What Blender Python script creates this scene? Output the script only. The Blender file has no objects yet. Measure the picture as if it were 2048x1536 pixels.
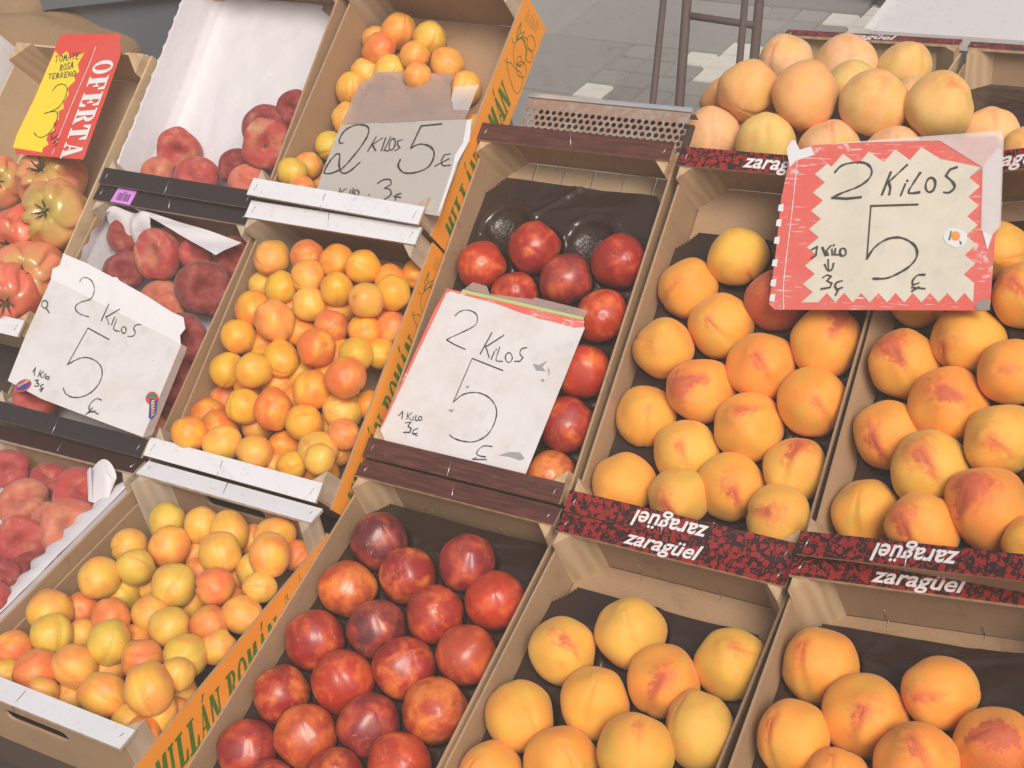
import bpy, bmesh, math, random
from mathutils import Vector, Matrix, Quaternion, noise as mnoise
from mathutils.geometry import tessellate_polygon
random.seed(11)
sc = bpy.context.scene
C = sc.collection
CAM = ([0.0,0.0,1.65],[[0.8699,-0.1851,0.4571],[0.4763,0.5559,-0.6813],[-0.128,0.8104,0.5718]],47.855)
# ---------------------------------------------------------------- camera, sky, sun, exposure
cam_d = bpy.data.cameras.new('camera'); cam = bpy.data.objects.new('camera', cam_d); C.objects.link(cam)
cam_d.sensor_width = 36; cam_d.lens = CAM[2]; cam_d.clip_start = .05; cam_d.clip_end = 200
m3 = Matrix(CAM[1]); cam.matrix_world = Matrix.Translation(CAM[0]) @ m3.to_4x4()
sc.camera = cam
SUN_DIR = Vector((.48, -.46, .75)).normalized()          # from the scene towards the sun
world = bpy.data.worlds.new('World'); sc.world = world; world.use_nodes = True
wn = world.node_tree; bg = wn.nodes['Background']
sky = wn.nodes.new('ShaderNodeTexSky'); sky.sky_type = 'NISHITA'; sky.sun_disc = False
sky.sun_elevation = math.asin(SUN_DIR.z); sky.sun_rotation = math.atan2(SUN_DIR.x, SUN_DIR.y)
sky.air_density = 1.0; sky.dust_density = 6.0; sky.ozone_density = .6; sky.altitude = 20
wn.links.new(sky.outputs[0], bg.inputs[0]); bg.inputs[1].default_value = .09
sun_d = bpy.data.lights.new('sun', 'SUN'); sun = bpy.data.objects.new('sun', sun_d); C.objects.link(sun)
sun_d.energy = 2.75; sun_d.angle = math.radians(26); sun_d.color = (1, .935, .85)
sun.rotation_euler = SUN_DIR.to_track_quat('Z', 'Y').to_euler(); sun.location = (0, 0, 6)
vs = sc.view_settings; vs.view_transform = 'Standard'; vs.look = 'None'; vs.gamma = 1; vs.use_curve_mapping = False
vs.exposure = .08
# ---------------------------------------------------------------- node helpers
class G:
    def __init__(s, name, rough=.6, **kw):
        s.m = bpy.data.materials.new(name); s.m.use_nodes = True; s.t = s.m.node_tree
        s.b = s.t.nodes['Principled BSDF']; s.set(s.b.inputs['Roughness'], rough)
        for k, v in kw.items(): s.set(s.b.inputs[k.replace('_', ' ')], v)
    def set(s, sock, v):
        if isinstance(v, bpy.types.NodeSocket): s.t.links.new(v, sock)
        elif isinstance(v, (tuple, list)) and len(v) == 3 and sock.type == 'RGBA': sock.default_value = (*v, 1)
        else: sock.default_value = v
    def n(s, t, **p):
        x = s.t.nodes.new('ShaderNode' + t)
        for k, v in p.items(): setattr(x, k, v)
        return x
    def co(s, k='Object'): return s.n('TexCoord').outputs[k]
    def cor(s): return s.vm('ADD', s.co(), s.vm('SCALE', (3.1, 5.7, 2.3), s.n('ObjectInfo').outputs['Random']))
    def map(s, v, scale=(1, 1, 1), rot=(0, 0, 0), loc=(0, 0, 0)):
        x = s.n('Mapping'); s.set(x.inputs[0], v); x.inputs[1].default_value = loc; x.inputs[2].default_value = rot; x.inputs[3].default_value = scale
        return x.outputs[0]
    def ma(s, op, a, b=0., c=0., cl=False):
        x = s.n('Math', operation=op, use_clamp=cl); s.set(x.inputs[0], a); s.set(x.inputs[1], b); s.set(x.inputs[2], c); return x.outputs[0]
    def vm(s, op, a, b=(0, 0, 0)):
        x = s.n('VectorMath', operation=op); s.set(x.inputs[0], a)
        if op == 'SCALE': s.set(x.inputs[3], b)
        else: s.set(x.inputs[1], b)
        return x.outputs[1] if op in ('LENGTH', 'DOT_PRODUCT') else x.outputs[0]
    def sep(s, v): x = s.n('SeparateXYZ'); s.set(x.inputs[0], v); return x.outputs
    def mix(s, f, a, b, mode='MIX'):
        x = s.n('MixRGB', blend_type=mode); s.set(x.inputs[0], f); s.set(x.inputs[1], a); s.set(x.inputs[2], b); return x.outputs[0]
    def sm(s, v, a, b):
        x = s.n('MapRange', interpolation_type='SMOOTHSTEP'); s.set(x.inputs[0], v); x.inputs[1].default_value = a; x.inputs[2].default_value = b
        return x.outputs[0]
    def noise(s, v, sc_, det=3., ro=.55, dist=0.):
        x = s.n('TexNoise'); s.set(x.inputs['Vector'], v); x.inputs['Scale'].default_value = sc_; x.inputs['Detail'].default_value = det
        x.inputs['Roughness'].default_value = ro; x.inputs['Distortion'].default_value = dist; return x.outputs[0]
    def vor(s, v, sc_, rnd=1., dim='3D'):
        x = s.n('TexVoronoi', voronoi_dimensions=dim); s.set(x.inputs['Vector'], v); x.inputs['Scale'].default_value = sc_; x.inputs['Randomness'].default_value = rnd; return x
    def bump(s, h, st=.2, d=.01):
        x = s.n('Bump'); x.inputs['Strength'].default_value = st; x.inputs['Distance'].default_value = d; s.set(x.inputs['Height'], h)
        s.t.links.new(x.outputs[0], s.b.inputs['Normal'])
    def col(s, c): s.set(s.b.inputs['Base Color'], c); return s.m
    def obj(s):
        x = s.n('ObjectInfo'); return x.outputs['Color'], x.outputs['Alpha'], x.outputs['Random']
def plain(name, c, rough=.6, var=.10, scale=40, bump=.0, **kw):
    g = G(name, rough, **kw); nz = g.noise(g.co(), scale, 4)
    k = g.ma('MULTIPLY_ADD', nz, 2 * var, 1 - var)
    v = g.vm('SCALE', tuple(c), k)
    if bump: g.bump(nz, bump, .004)
    return g.col(v)
M = {}
# fibreboard and card
def board(name, c, fib=.16):
    g = G(name, .75); P = g.cor(); n1 = g.noise(P, 9, 4); n2 = g.noise(g.map(P, (60, 60, 420)), 4, 3); n3 = g.noise(P, 420, 2)
    k = g.ma('ADD', g.ma('MULTIPLY', n1, .35), g.ma('ADD', g.ma('MULTIPLY', n2, fib), g.ma('MULTIPLY', n3, .3)))
    v = g.vm('SCALE', tuple(c), g.ma('ADD', k, .62)); stn = g.ma('MULTIPLY', g.sm(g.noise(P, 22, 5, .7, .5), .56, .74), .5); v = g.mix(stn, v, tuple(x * .5 for x in c)); g.bump(n3, .12, .002)
    sp = g.sm(g.noise(P, 900, 1), .68, .74); v = g.mix(g.ma('MULTIPLY', sp, .35), v, (.10, .06, .035))
    return g.col(v)
M['board'] = board('fibreboard', (.37, .235, .135))
M['board_pale'] = board('pale_plywood', (.52, .38, .235))
def wood(name, c1, c2, ring=26):
    g = G(name, .65); P = g.cor(); d = g.noise(g.map(P, (9, 9, 2.5)), 2, 2); v = g.vm('ADD', P, g.vm('SCALE', (1, 1, 0), g.ma('MULTIPLY', d, .02)))
    w = g.n('TexWave', wave_type='BANDS', bands_direction='DIAGONAL'); g.set(w.inputs[0], g.map(v, (1, 1, .06))); w.inputs['Scale'].default_value = ring; w.inputs['Distortion'].default_value = 2.2
    w.inputs['Detail'].default_value = 2; f = g.noise(g.map(P, (900, 900, 40)), 1, 3)
    col = g.mix(g.ma('MULTIPLY', w.outputs[1], .75), c1, c2); col = g.mix(g.ma('MULTIPLY', f, .35), col, tuple(x * .6 for x in c1))
    g.bump(f, .15, .002); return g.col(col)
M['wood'] = wood('pale_pine', (.56, .40, .25), (.43, .27, .14))
M['wood_grey'] = wood('raw_poplar', (.52, .42, .31), (.42, .31, .21))
def railmat(name, c, scuff, sc_c, rough=.45, grain=False):
    g = G(name, rough + .1, Specular_IOR_Level=.25); P = g.cor(); n = g.noise(P, 70, 6, .7); v = c
    if grain:
        s = g.noise(g.map(P, (24, 320, 320)), 1, 4, .6, .6); v = g.mix(g.ma('MULTIPLY', g.sm(s, .42, .62), .8), c, (.15, .05, .035))
    m = g.ma('MULTIPLY', g.sm(n, 1 - scuff - .12, 1 - scuff + .05), .7); v = g.mix(m, v, sc_c)
    big = g.noise(P, 14, 3); v = g.mix(g.ma('MULTIPLY', big, .22), v, tuple(x * .55 for x in c)); return g.col(v)
M['rail_white'] = railmat('white_printed_rail', (.70, .71, .75), .34, (.55, .53, .52))
M['rail_black'] = railmat('black_printed_rail', (.030, .024, .026), .30, (.10, .085, .08))
M['rail_brown'] = railmat('mahogany_printed_rail', (.070, .026, .022), .26, (.30, .22, .19), grain=True)
M['rail_darkbrown'] = railmat('dark_brown_printed_rail', (.045, .018, .016), .3, (.09, .04, .035))
def floral():
    g = G('red_floral_print', .42); P = g.map(g.cor(), (1, 1, 0)); dark = (.032, .010, .010); red = (.34, .022, .018); col = dark
    def flowers(sc_, r0, pet, amp, seed, hit):
        q = g.vm('ADD', P, (seed, seed * .7, 0)); vo = g.vor(q, sc_, .85, '2D'); d = g.vm('SUBTRACT', g.vm('SCALE', q, 1.), vo.outputs['Position']); x = g.sep(d)
        an = g.ma('ARCTAN2', x[1], x[0]); rr = g.vm('LENGTH', d); rnd = g.sep(vo.outputs['Color'])
        k = g.ma('MULTIPLY_ADD', g.ma('COSINE', g.ma('MULTIPLY_ADD', an, pet, g.ma('MULTIPLY', rnd[1], 9))), amp, 1.)
        lim = g.ma('MULTIPLY', k, r0); ins = g.ma('LESS_THAN', rr, lim)
        ring = g.ma('GREATER_THAN', g.ma('ABSOLUTE', g.ma('SUBTRACT', g.ma('DIVIDE', rr, lim), .45)), .07)
        spoke = g.ma('GREATER_THAN', g.ma('ABSOLUTE', g.ma('SINE', g.ma('MULTIPLY', an, pet))), .08)
        on = g.ma('GREATER_THAN', rnd[0], hit); a = g.ma('MULTIPLY', g.ma('MULTIPLY', ins, ring), g.ma('MULTIPLY', on, spoke)); return a, g.ma('MULTIPLY', ins, on)
    stem = g.ma('LESS_THAN', g.ma('ABSOLUTE', g.ma('SUBTRACT', g.noise(P, 42, 1, .5), .5)), .012)
    col = g.mix(g.ma('MULTIPLY', stem, .7), col, red)
    for a in ((80, .0034, 1, .6, 9.1, .45), (200, .0012, 1.5, .1, 7.7, .45), (98, .0031, 2.5, .22, 1.3, .40)):
        m_, ins = flowers(*a); col = g.mix(ins, col, (.055, .012, .012)); col = g.mix(m_, col, red)
    sc2 = g.sm(g.noise(P, 60, 5, .7), .66, .72); col = g.mix(g.ma('MULTIPLY', sc2, .35), col, (.25, .14, .12)); return g.col(col)
M['rail_floral'] = floral()
M['orange'] = plain('orange_printed_card', (.90, .33, .03), .55, .06, 120)
M['green_ink'] = plain('green_print', (.055, .17, .022), .6, .2, 160)
M['staple'] = plain('staple_wire', (.55, .55, .56), .3, .1, 60, Metallic=.9)
M['white_ink'] = plain('white_print', (.72, .70, .70), .5, .04, 80)
# paper, card, film, ink
def paper(name, c, dirt, sc_=14, scuff=0.):
    g = G(name, .7); P = g.cor(); n = g.noise(P, sc_, 5, .65); s = g.sm(g.noise(P, sc_ * 2.2, 4), .58, .72); col = g.mix(g.ma('MULTIPLY', g.sm(n, .35, .75), dirt), c, (.46, .42, .34))
    col = g.mix(g.ma('MULTIPLY', s, dirt * .6), col, (.40, .40, .42)); g.bump(g.ma('ADD', g.noise(P, 26, 4), g.ma('MULTIPLY', g.noise(P, 6, 2), 2.)), .2, .006)
    sp = g.sm(g.noise(P, 150, 3, .7), .66, .72); col = g.mix(g.ma('MULTIPLY', sp, dirt * .9), col, (.22, .20, .19))
    if scuff:
        s1 = g.sm(g.noise(g.map(P, (40, 420, 40), (0, 0, .6)), 1, 3, .6), .60, .66); s2 = g.sm(g.noise(P, 38, 5, .75), .60, .70); m_ = g.ma('MULTIPLY', g.ma('ADD', s1, s2, cl=True), g.sm(g.noise(P, 17, 2), .40, .62)); col = g.mix(g.ma('MULTIPLY', m_, scuff), col, (.74, .66, .64))
    return g.col(col)
M['paper_white'] = paper('white_paper', (.72, .71, .735), .14)
M['paper_grey'] = paper('worn_paper', (.65, .635, .65), .42)
M['paper_darkgrey'] = paper('dark_grey_card', (.44, .41, .39), .5)  # darker grey base tone with heavier dirt
M['cream'] = paper('cream_card', (.68, .63, .53), .34)
M['red_card'] = paper('red_printed_card', (.70, .12, .10), .18, 14, .8)
M['red_print'] = paper('red_offer_card', (.62, .06, .04), .08)
M['yellow_print'] = paper('yellow_burst_print', (.78, .60, .03), .06)
M['white_print'] = M['white_ink']; M['green_edge'] = plain('green_card', (.42, .52, .20), .6); M['grey_tape'] = plain('brown_tape', (.30, .25, .22), .4)
for k, c in dict(ink=(.035, .033, .035), ink_grey=(.065, .06, .055), ink_smear=(.30, .30, .31), sticker_red=(.55, .05, .05), sticker_blue=(.04, .06, .30), sticker_yellow=(.8, .5, .08), sticker_green=(.05, .20, .09), sticker_orange=(.85, .30, .07), pink=(.62, .25, .72), bar=(.04, .03, .05)).items():
    M[k] = plain(k + '_colour', c, .5, .12, 200)
def film(name, a, c=(.75, .62, .56)):
    g = G(name, .25); g.col(c); tr = g.n('BsdfTransparent'); mx = g.n('MixShader'); P = g.co()
    f = g.ma('ADD', g.ma('MULTIPLY', g.noise(P, 30, 4), .25), a - .12); g.set(mx.inputs[0], f)
    g.t.links.new(tr.outputs[0], mx.inputs[1]); g.t.links.new(g.b.outputs[0], mx.inputs[2]); out = [x for x in g.t.nodes if x.type == 'OUTPUT_MATERIAL'][0]
    g.t.links.new(mx.outputs[0], out.inputs[0]); return g.m
M['film'] = film('frosted_plastic', .50, (.50, .38, .34)); M['film_clear'] = film('clear_plastic', .38, (.85, .80, .78))
def liner():
    g = G('white_tissue_liner', .6, **{'Sheen_Weight': .2}); P = g.co(); n = g.noise(P, 11, 5, .6, .6); n2 = g.noise(P, 55, 4, .6)
    g.bump(g.ma('ADD', n, g.ma('MULTIPLY', n2, .3)), .35, .012); return g.col(g.mix(g.ma('MULTIPLY', n, .2), (.64, .625, .66), (.52, .49, .52)))
M['liner'] = liner()
def tray():
    g = G('black_tray_plastic', .22, Specular_IOR_Level=.5); P = g.co(); n = g.noise(P, 12, 2, .45, 1.6); n2 = g.noise(P, 160, 3, .7, 1.5)
    cz = g.sm(g.sep(P)[2], .022, .004); wr = g.noise(P, 150, 3, .6, 2.); g.bump(g.ma('ADD', g.ma('ADD', n, g.ma('MULTIPLY', n2, .03)), g.ma('MULTIPLY', g.ma('MULTIPLY', wr, cz), .5)), .5, .010); g.set(g.b.inputs['Roughness'], g.ma('MULTIPLY_ADD', n2, .18, .06))
    return g.col(g.mix(n, (.026, .014, .010), (.038, .021, .015)))
M['tray'] = tray()
# fruit skins: the object's colour is the ground colour, its alpha the amount of blush
def base(g):
    col, al, rnd = g.obj(); P = g.co(); off = g.vm('SCALE', (13.7, 7.3, 3.1), g.ma('MULTIPLY', rnd, 9.)); Q = g.vm('ADD', P, off); return col, g.ma('MULTIPLY', al, 3.), rnd, P, Q
def peach():
    g = G('yellow_peach_skin', .60, Sheen_Weight=.16, Sheen_Roughness=.45, Sheen_Tint=(1, .86, .66)); col, al, rnd, P, Q = base(g); x = g.sep(P)
    n = g.noise(Q, 1.5, 3); n5 = g.noise(Q, 6, 5, .65); fn = g.noise(g.vm('MULTIPLY', Q, (26, 26, 7)), 1, 4, .7)
    c = g.mix(g.ma('MULTIPLY', g.sm(n, .45, .70), .6), col, (.64, .42, .06)); c = g.mix(g.ma('MULTIPLY', g.sm(n, .48, .28), .40), c, (.83, .27, .035))
    nn = g.ma('MULTIPLY_ADD', n5, .7, -.35)
    tip = g.sm(g.ma('ADD', x[2], nn), .80, 1.12)
    seam = g.ma('MULTIPLY', g.sm(g.ma('ABSOLUTE', g.ma('ADD', x[1], g.ma('MULTIPLY', nn, .8))), .30, .0), g.ma('MULTIPLY', g.sm(x[0], -.12, .20), g.sm(g.ma('ADD', x[2], g.ma('MULTIPLY', nn, 1.2)), .42, .85)))
    wide = g.ma('MULTIPLY', g.sm(g.ma('ADD', g.ma('ADD', g.ma('MULTIPLY', x[2], .35), g.ma('MULTIPLY', x[1], .5)), g.noise(Q, 1.1, 2)), .55, 1.0), g.ma('SUBTRACT', al, .7, cl=True))
    side = g.ma('MULTIPLY', g.ma('SUBTRACT', al, 1.8, cl=True), g.sm(n, .25, .45))
    streak = g.ma('MULTIPLY_ADD', fn, .8, .30)
    r = g.ma('ADD', g.ma('MULTIPLY', tip, .62), g.ma('MULTIPLY', seam, .85)); r = g.ma('MULTIPLY', g.ma('MULTIPLY', r, streak), g.ma('MULTIPLY', al, 1.6, cl=False)); r = g.ma('ADD', g.ma('ADD', r, g.ma('MULTIPLY', wide, streak)), side, cl=True)
    warm = g.ma('MULTIPLY', g.sm(x[2], .35, .95), g.ma('MULTIPLY', al, .30, cl=True)); c = g.mix(warm, c, (.84, .25, .045))
    c = g.mix(g.ma('MULTIPLY', g.sm(r, .0, .95), .85), c, (.62, .10, .035)); c = g.mix(g.ma('MULTIPLY', g.sm(r, .70, 1.2), .55), c, (.30, .045, .04))
    line = g.ma('MULTIPLY', g.sm(g.ma('ABSOLUTE', x[1]), .018, .003), g.ma('MULTIPLY', g.sm(x[0], .0, .08), g.sm(x[2], .25, .8))); c = g.mix(g.ma('MULTIPLY', line, g.ma('MULTIPLY', al, .7, cl=True)), c, (.45, .13, .03))
    sp = g.noise(Q, 70, 2, .6); c = g.mix(.34, c, g.vm('SCALE', c, g.ma('MULTIPLY_ADD', sp, 1.6, .24)))
    d = g.ma('LESS_THAN', g.vor(Q, 3.2).outputs['Distance'], .035); c = g.mix(g.ma('MULTIPLY', d, .55), c, (.22, .10, .04)); g.bump(g.ma('ADD', sp, g.ma('MULTIPLY', g.noise(Q, 5, 3), .6)), .22, .012); return g.col(c)
M['p'] = peach()
def nectarine():
    g = G('nectarine_skin', .32, Coat_Weight=.2, Coat_Roughness=.16); col, al, rnd, P, Q = base(g); x = g.sep(P)
    n = g.noise(Q, 1.25, 3, .55, .4); n3 = g.noise(g.vm('MULTIPLY', Q, (3, 3, 2.2)), 1, 4, .55); fine = g.noise(Q, 42, 3, .8)
    c = g.mix(g.sm(g.ma('ADD', n, g.ma('MULTIPLY', n3, .35)), .55, .85), col, g.mix(.5, g.vm('SCALE', col, 1.6), (.55, .07, .02)))
    yel = g.sm(g.ma('ADD', g.ma('ADD', n, g.ma('MULTIPLY', n3, .5)), g.ma('MULTIPLY', al, .22)), .84, 1.26); yel = g.ma('MULTIPLY', yel, g.sm(g.noise(Q, 13, 4, .75), .25, .55)); c = g.mix(g.ma('MULTIPLY', yel, .85), c, (.80, .28, .05))
    top = g.sm(g.ma('ADD', x[2], g.ma('MULTIPLY', n, .8)), .75, 1.35)
    fre = g.ma('MULTIPLY', g.sm(g.noise(Q, 34, 3, .75), .56, .66), g.ma('MULTIPLY', g.ma('MULTIPLY_ADD', top, .8, .12), g.sm(g.noise(Q, 2.3, 2), .40, .6))); c = g.mix(g.ma('MULTIPLY', fre, .75), c, (.66, .34, .13))
    scar = g.ma('MULTIPLY', g.sm(g.ma('ABSOLUTE', g.ma('SUBTRACT', g.noise(Q, 3.1, 3, .6, .8), .5)), .012, .004), g.ma('MULTIPLY', g.sm(g.noise(Q, 1.4, 2), .56, .63), .7)); c = g.mix(scar, c, (.52, .34, .18))
    c = g.mix(.25, c, g.vm('SCALE', c, g.ma('MULTIPLY_ADD', fine, 1.7, .2)))
    g.set(g.b.inputs['Roughness'], g.ma('MULTIPLY_ADD', fine, .22, .26)); g.bump(g.noise(Q, 18, 3), .06, .01); return g.col(c)
M['n'] = nectarine()
def flat():
    g = G('flat_peach_skin', .7, Sheen_Weight=.2, Sheen_Roughness=.5, Sheen_Tint=(1, .82, .78)); col, al, rnd, P, Q = base(g); x = g.sep(P)
    n = g.noise(Q, 1.3, 3, .55, .3); st = g.noise(Q, 7, 6, .8)
    pale = g.sm(g.ma('ADD', g.ma('ADD', n, g.ma('MULTIPLY', st, .55)), g.ma('MULTIPLY', al, .16)), 0.94, 1.24); c = g.mix(g.ma('MULTIPLY', pale, .8), col, (.60, .30, .15))
    gr = g.ma('MULTIPLY', g.sm(g.noise(Q, .9, 2), .6, .75), g.ma('MULTIPLY', al, .4, cl=True)); c = g.mix(gr, c, (.42, .36, .15)); c = g.mix(g.ma('MULTIPLY', g.sm(g.noise(Q, 2.6, 5, .7), .42, .68), .30), c, (.52, .20, .17))
    dim = g.sm(g.vm('LENGTH', g.vm('MULTIPLY', P, (1, 1, 0))), .09, .03); c = g.mix(g.ma('MULTIPLY', dim, .6), c, (.12, .06, .03))
    fz = g.noise(Q, 60, 3, .7); c = g.mix(.25, c, g.vm('SCALE', c, g.ma('MULTIPLY_ADD', fz, 1.6, .25))); g.bump(fz, .1, .006); return g.col(c)
M['f'] = flat()
def apricot():
    g = G('apricot_skin', .46, Sheen_Weight=.06, Sheen_Roughness=.5); col, al, rnd, P, Q = base(g); x = g.sep(P)
    n = g.noise(Q, 1.1, 2, .5); n4 = g.noise(Q, 5, 4, .65)
    c = g.mix(g.ma('MULTIPLY', g.sm(n, .46, .64), .75), col, (.74, .43, .035)); c = g.mix(g.ma('MULTIPLY', g.sm(n, .48, .30), .5), c, (.82, .24, .025))
    red = g.ma('MULTIPLY', g.sm(g.ma('ADD', g.ma('ADD', g.noise(g.vm('ADD', Q, (5, 9, 2)), 1.0, 2), g.ma('MULTIPLY', n4, .25)), g.ma('MULTIPLY', al, .16)), .66, .98), g.ma('MULTIPLY_ADD', al, .4, .3, cl=True)); c = g.mix(g.ma('MULTIPLY', red, .85), c, (.70, .13, .035))
    vo = g.vor(Q, 7.5); rd = g.sep(vo.outputs['Color']); dots = g.ma('MULTIPLY', g.ma('LESS_THAN', vo.outputs['Distance'], g.ma('MULTIPLY_ADD', rd[0], .21, -.02)), g.ma('MULTIPLY', g.sm(g.noise(Q, 1.7, 2), .42, .52), g.ma('GREATER_THAN', rd[1], .45)))
    c = g.mix(g.ma('MULTIPLY', dots, .7), c, (.20, .05, .025))
    seam = g.ma('MULTIPLY', g.sm(g.ma('ABSOLUTE', x[1]), .035, .006), g.sm(x[0], .02, .2)); c = g.mix(g.ma('MULTIPLY', seam, .28), c, (.50, .20, .035))
    st = g.sm(g.vm('LENGTH', g.vm('SUBTRACT', P, (0, 0, -.86))), .16, .05); c = g.mix(g.ma('MULTIPLY', st, .7), c, (.30, .22, .06))
    fz = g.noise(Q, 55, 2, .6); c = g.mix(.2, c, g.vm('SCALE', c, g.ma('MULTIPLY_ADD', fz, 1.5, .3))); g.bump(g.ma('ADD', g.noise(Q, 9, 3), g.ma('MULTIPLY', fz, .3)), .08, .02); return g.col(c)
M['a'] = apricot()
def tomato():
    g = G('pink_tomato_skin', .24, Coat_Weight=.2); col, al, rnd, P, Q = base(g); x = g.sep(P); n = g.noise(Q, 1.6, 3); n6 = g.noise(Q, 3.0, 3)
    gr = g.sm(g.ma('ADD', g.ma('ADD', x[2], g.ma('MULTIPLY', n, .9)), g.ma('MULTIPLY', al, -.45)), .62, 1.15); c = g.mix(g.ma('MULTIPLY', gr, .85), col, (.40, .33, .07))
    c = g.mix(g.ma('MULTIPLY', g.sm(n6, .5, .7), .35), c, (.66, .36, .15)); return g.col(c)
M['t'] = tomato()
M['calyx'] = plain('dry_green_calyx', (.065, .075, .035), .7, .3, 60)
M['scar'] = plain('stem_hollow', (.05, .06, .03), .8, .3, 60)
# ---------------------------------------------------------------- mesh helpers
class MB:
    def __init__(s): s.v = []; s.f = []; s.k = []; s.sm = []
    def face(s, vs_, k=0, smooth=False):
        b = len(s.v); s.v += [tuple(p) for p in vs_]; s.f.append(tuple(range(b, b + len(vs_)))); s.k.append(k); s.sm.append(smooth)
    def box(s, x0, x1, y0, y1, z0, z1, k=0, kt=None, kx1=None):
        b = len(s.v); s.v += [(x, y, z) for z in (z0, z1) for y in (y0, y1) for x in (x0, x1)]
        for q, kk in (((0, 2, 3, 1), k), ((4, 5, 7, 6), kt if kt is not None else k), ((0, 1, 5, 4), k), ((2, 6, 7, 3), k), ((0, 4, 6, 2), k), ((1, 3, 7, 5), kx1 if kx1 is not None else k)):
            s.f.append(tuple(b + i for i in q)); s.k.append(kk); s.sm.append(False)
    def prism(s, pts, h0, h1, ax='z', k=0, kt=None):
        """closed outline in a plane, extruded along ax; concave outlines are tessellated"""
        def P(a, b, c): return {'z': (a, b, c), 'x': (c, a, b), 'y': (a, c, b)}[ax]
        ar = sum(pts[i][0] * pts[(i + 1) % len(pts)][1] - pts[(i + 1) % len(pts)][0] * pts[i][1] for i in range(len(pts)))
        if ar < 0: pts = pts[::-1]
        n = len(pts); b = len(s.v); s.v += [P(a, c, h0) for a, c in pts] + [P(a, c, h1) for a, c in pts]; flip = (ax == 'y')
        for t in tessellate_polygon([[Vector((a, c, 0)) for a, c in pts]]):
            t = list(t); u = [pts[i] for i in t]
            if (u[1][0] - u[0][0]) * (u[2][1] - u[0][1]) - (u[2][0] - u[0][0]) * (u[1][1] - u[0][1]) < 0: t = t[::-1]
            up = tuple(b + n + i for i in t); dn = tuple(b + i for i in t[::-1])
            if flip: up, dn = up[::-1], dn[::-1]
            s.f += [up, dn]; s.k += [k if kt is None else kt, k]; s.sm += [False, False]
        for i in range(n):
            j = (i + 1) % n; q = (b + i, b + j, b + n + j, b + n + i); s.f.append(q[::-1] if flip else q); s.k.append(k); s.sm.append(False)
    def tube(s, pts, r, n=6, k=0, cap=True, rads=None):
        pts = [Vector(p) for p in pts]; b = len(s.v); up = None
        for i, p in enumerate(pts):
            d = (pts[min(i + 1, len(pts) - 1)] - pts[max(i - 1, 0)]).normalized()
            if up is None: up = d.orthogonal().normalized()
            a = (up - d * up.dot(d)); a = a.normalized() if a.length > 1e-6 else d.orthogonal().normalized(); up = a; c = d.cross(a); rr = rads[i] if rads else r
            s.v += [tuple(p + (a * math.cos(2 * math.pi * j / n) + c * math.sin(2 * math.pi * j / n)) * rr) for j in range(n)]
        for i in range(len(pts) - 1):
            for j in range(n):
                j2 = (j + 1) % n; s.f.append((b + i * n + j, b + i * n + j2, b + (i + 1) * n + j2, b + (i + 1) * n + j)); s.k.append(k); s.sm.append(True)
        if cap:
            e = b + (len(pts) - 1) * n; s.f += [tuple(b + j for j in range(n))[::-1], tuple(e + j for j in range(n))]; s.k += [k, k]; s.sm += [False, False]
    def ribbon(s, pts, w, z, to3, k=0, smooth=True, step=.0016):
        """flat marker stroke: pts in 2-D, z the lift, to3 maps (a, b, c) to space"""
        P = [Vector(p) for p in pts]; Q = []
        if smooth and len(P) > 2:
            for i in range(1, len(P) - 1):
                a, c = P[i] - P[i - 1], P[i + 1] - P[i]
                if a.length > 1e-6 and c.length > 1e-6 and a.angle(c) > 1.25:
                    s.ribbon(pts[:i + 1], w, z, to3, k, smooth, step); s.ribbon(pts[i:], w, z + 4e-5, to3, k, smooth, step); return
        if smooth and len(P) > 3:
            for i in range(len(P) - 1):
                p0 = P[max(i - 1, 0)]; p1 = P[i]; p2 = P[i + 1]; p3 = P[min(i + 2, len(P) - 1)]
                sharp = False
                m = max(2, int((p2 - p1).length / step))
                for j in range(m):
                    t = j / m; Q.append(.5 * ((2 * p1) + (-p0 + p2) * t + (2 * p0 - 5 * p1 + 4 * p2 - p3) * t * t + (-p0 + 3 * p1 - 3 * p2 + p3) * t ** 3))
            Q.append(P[-1])
        else: Q = P
        n = len(Q)
        if n < 2: return
        L_, R_ = [], []
        for i, p in enumerate(Q):
            d = Q[min(i + 1, n - 1)] - Q[max(i - 1, 0)]
            if d.length < 1e-9: d = Vector((1, 0))
            d.normalize(); nn = Vector((-d.y, d.x)); ww = w * (.5 + .10 * math.sin(i * .31 + w * 9e3 + P[0].x * 300) + .08 * math.sin(i * .9 + P[0].y * 200)); zz = z + 1.5e-4 * i / n
            e = d * (w * .4 if i == n - 1 else (-w * .4 if i == 0 else 0)); L_.append(to3(*(p + e + nn * ww), zz)); R_.append(to3(*(p + e - nn * ww), zz))
        for i in range(n - 1): s.face([R_[i], R_[i + 1], L_[i + 1], L_[i]], k)
    def grid(s, nx, ny, fn, k=0, smooth=True, keep=None):
        b = len(s.v); s.v += [tuple(fn(i / (nx - 1), j / (ny - 1))) for j in range(ny) for i in range(nx)]
        for j in range(ny - 1):
            for i in range(nx - 1):
                if keep and not keep(i, j): continue
                a = b + j * nx + i; s.f.append((a, a + 1, a + nx + 1, a + nx)); s.k.append(k); s.sm.append(smooth)
    def mesh(s, name, mats, dz=0.):
        me = bpy.data.meshes.new(name); me.from_pydata([(x, y, z + dz) for x, y, z in s.v], [], s.f)
        for m in mats: me.materials.append(M[m] if isinstance(m, str) else m)
        me.polygons.foreach_set('material_index', s.k); me.polygons.foreach_set('use_smooth', s.sm); me.update(); return me
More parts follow.
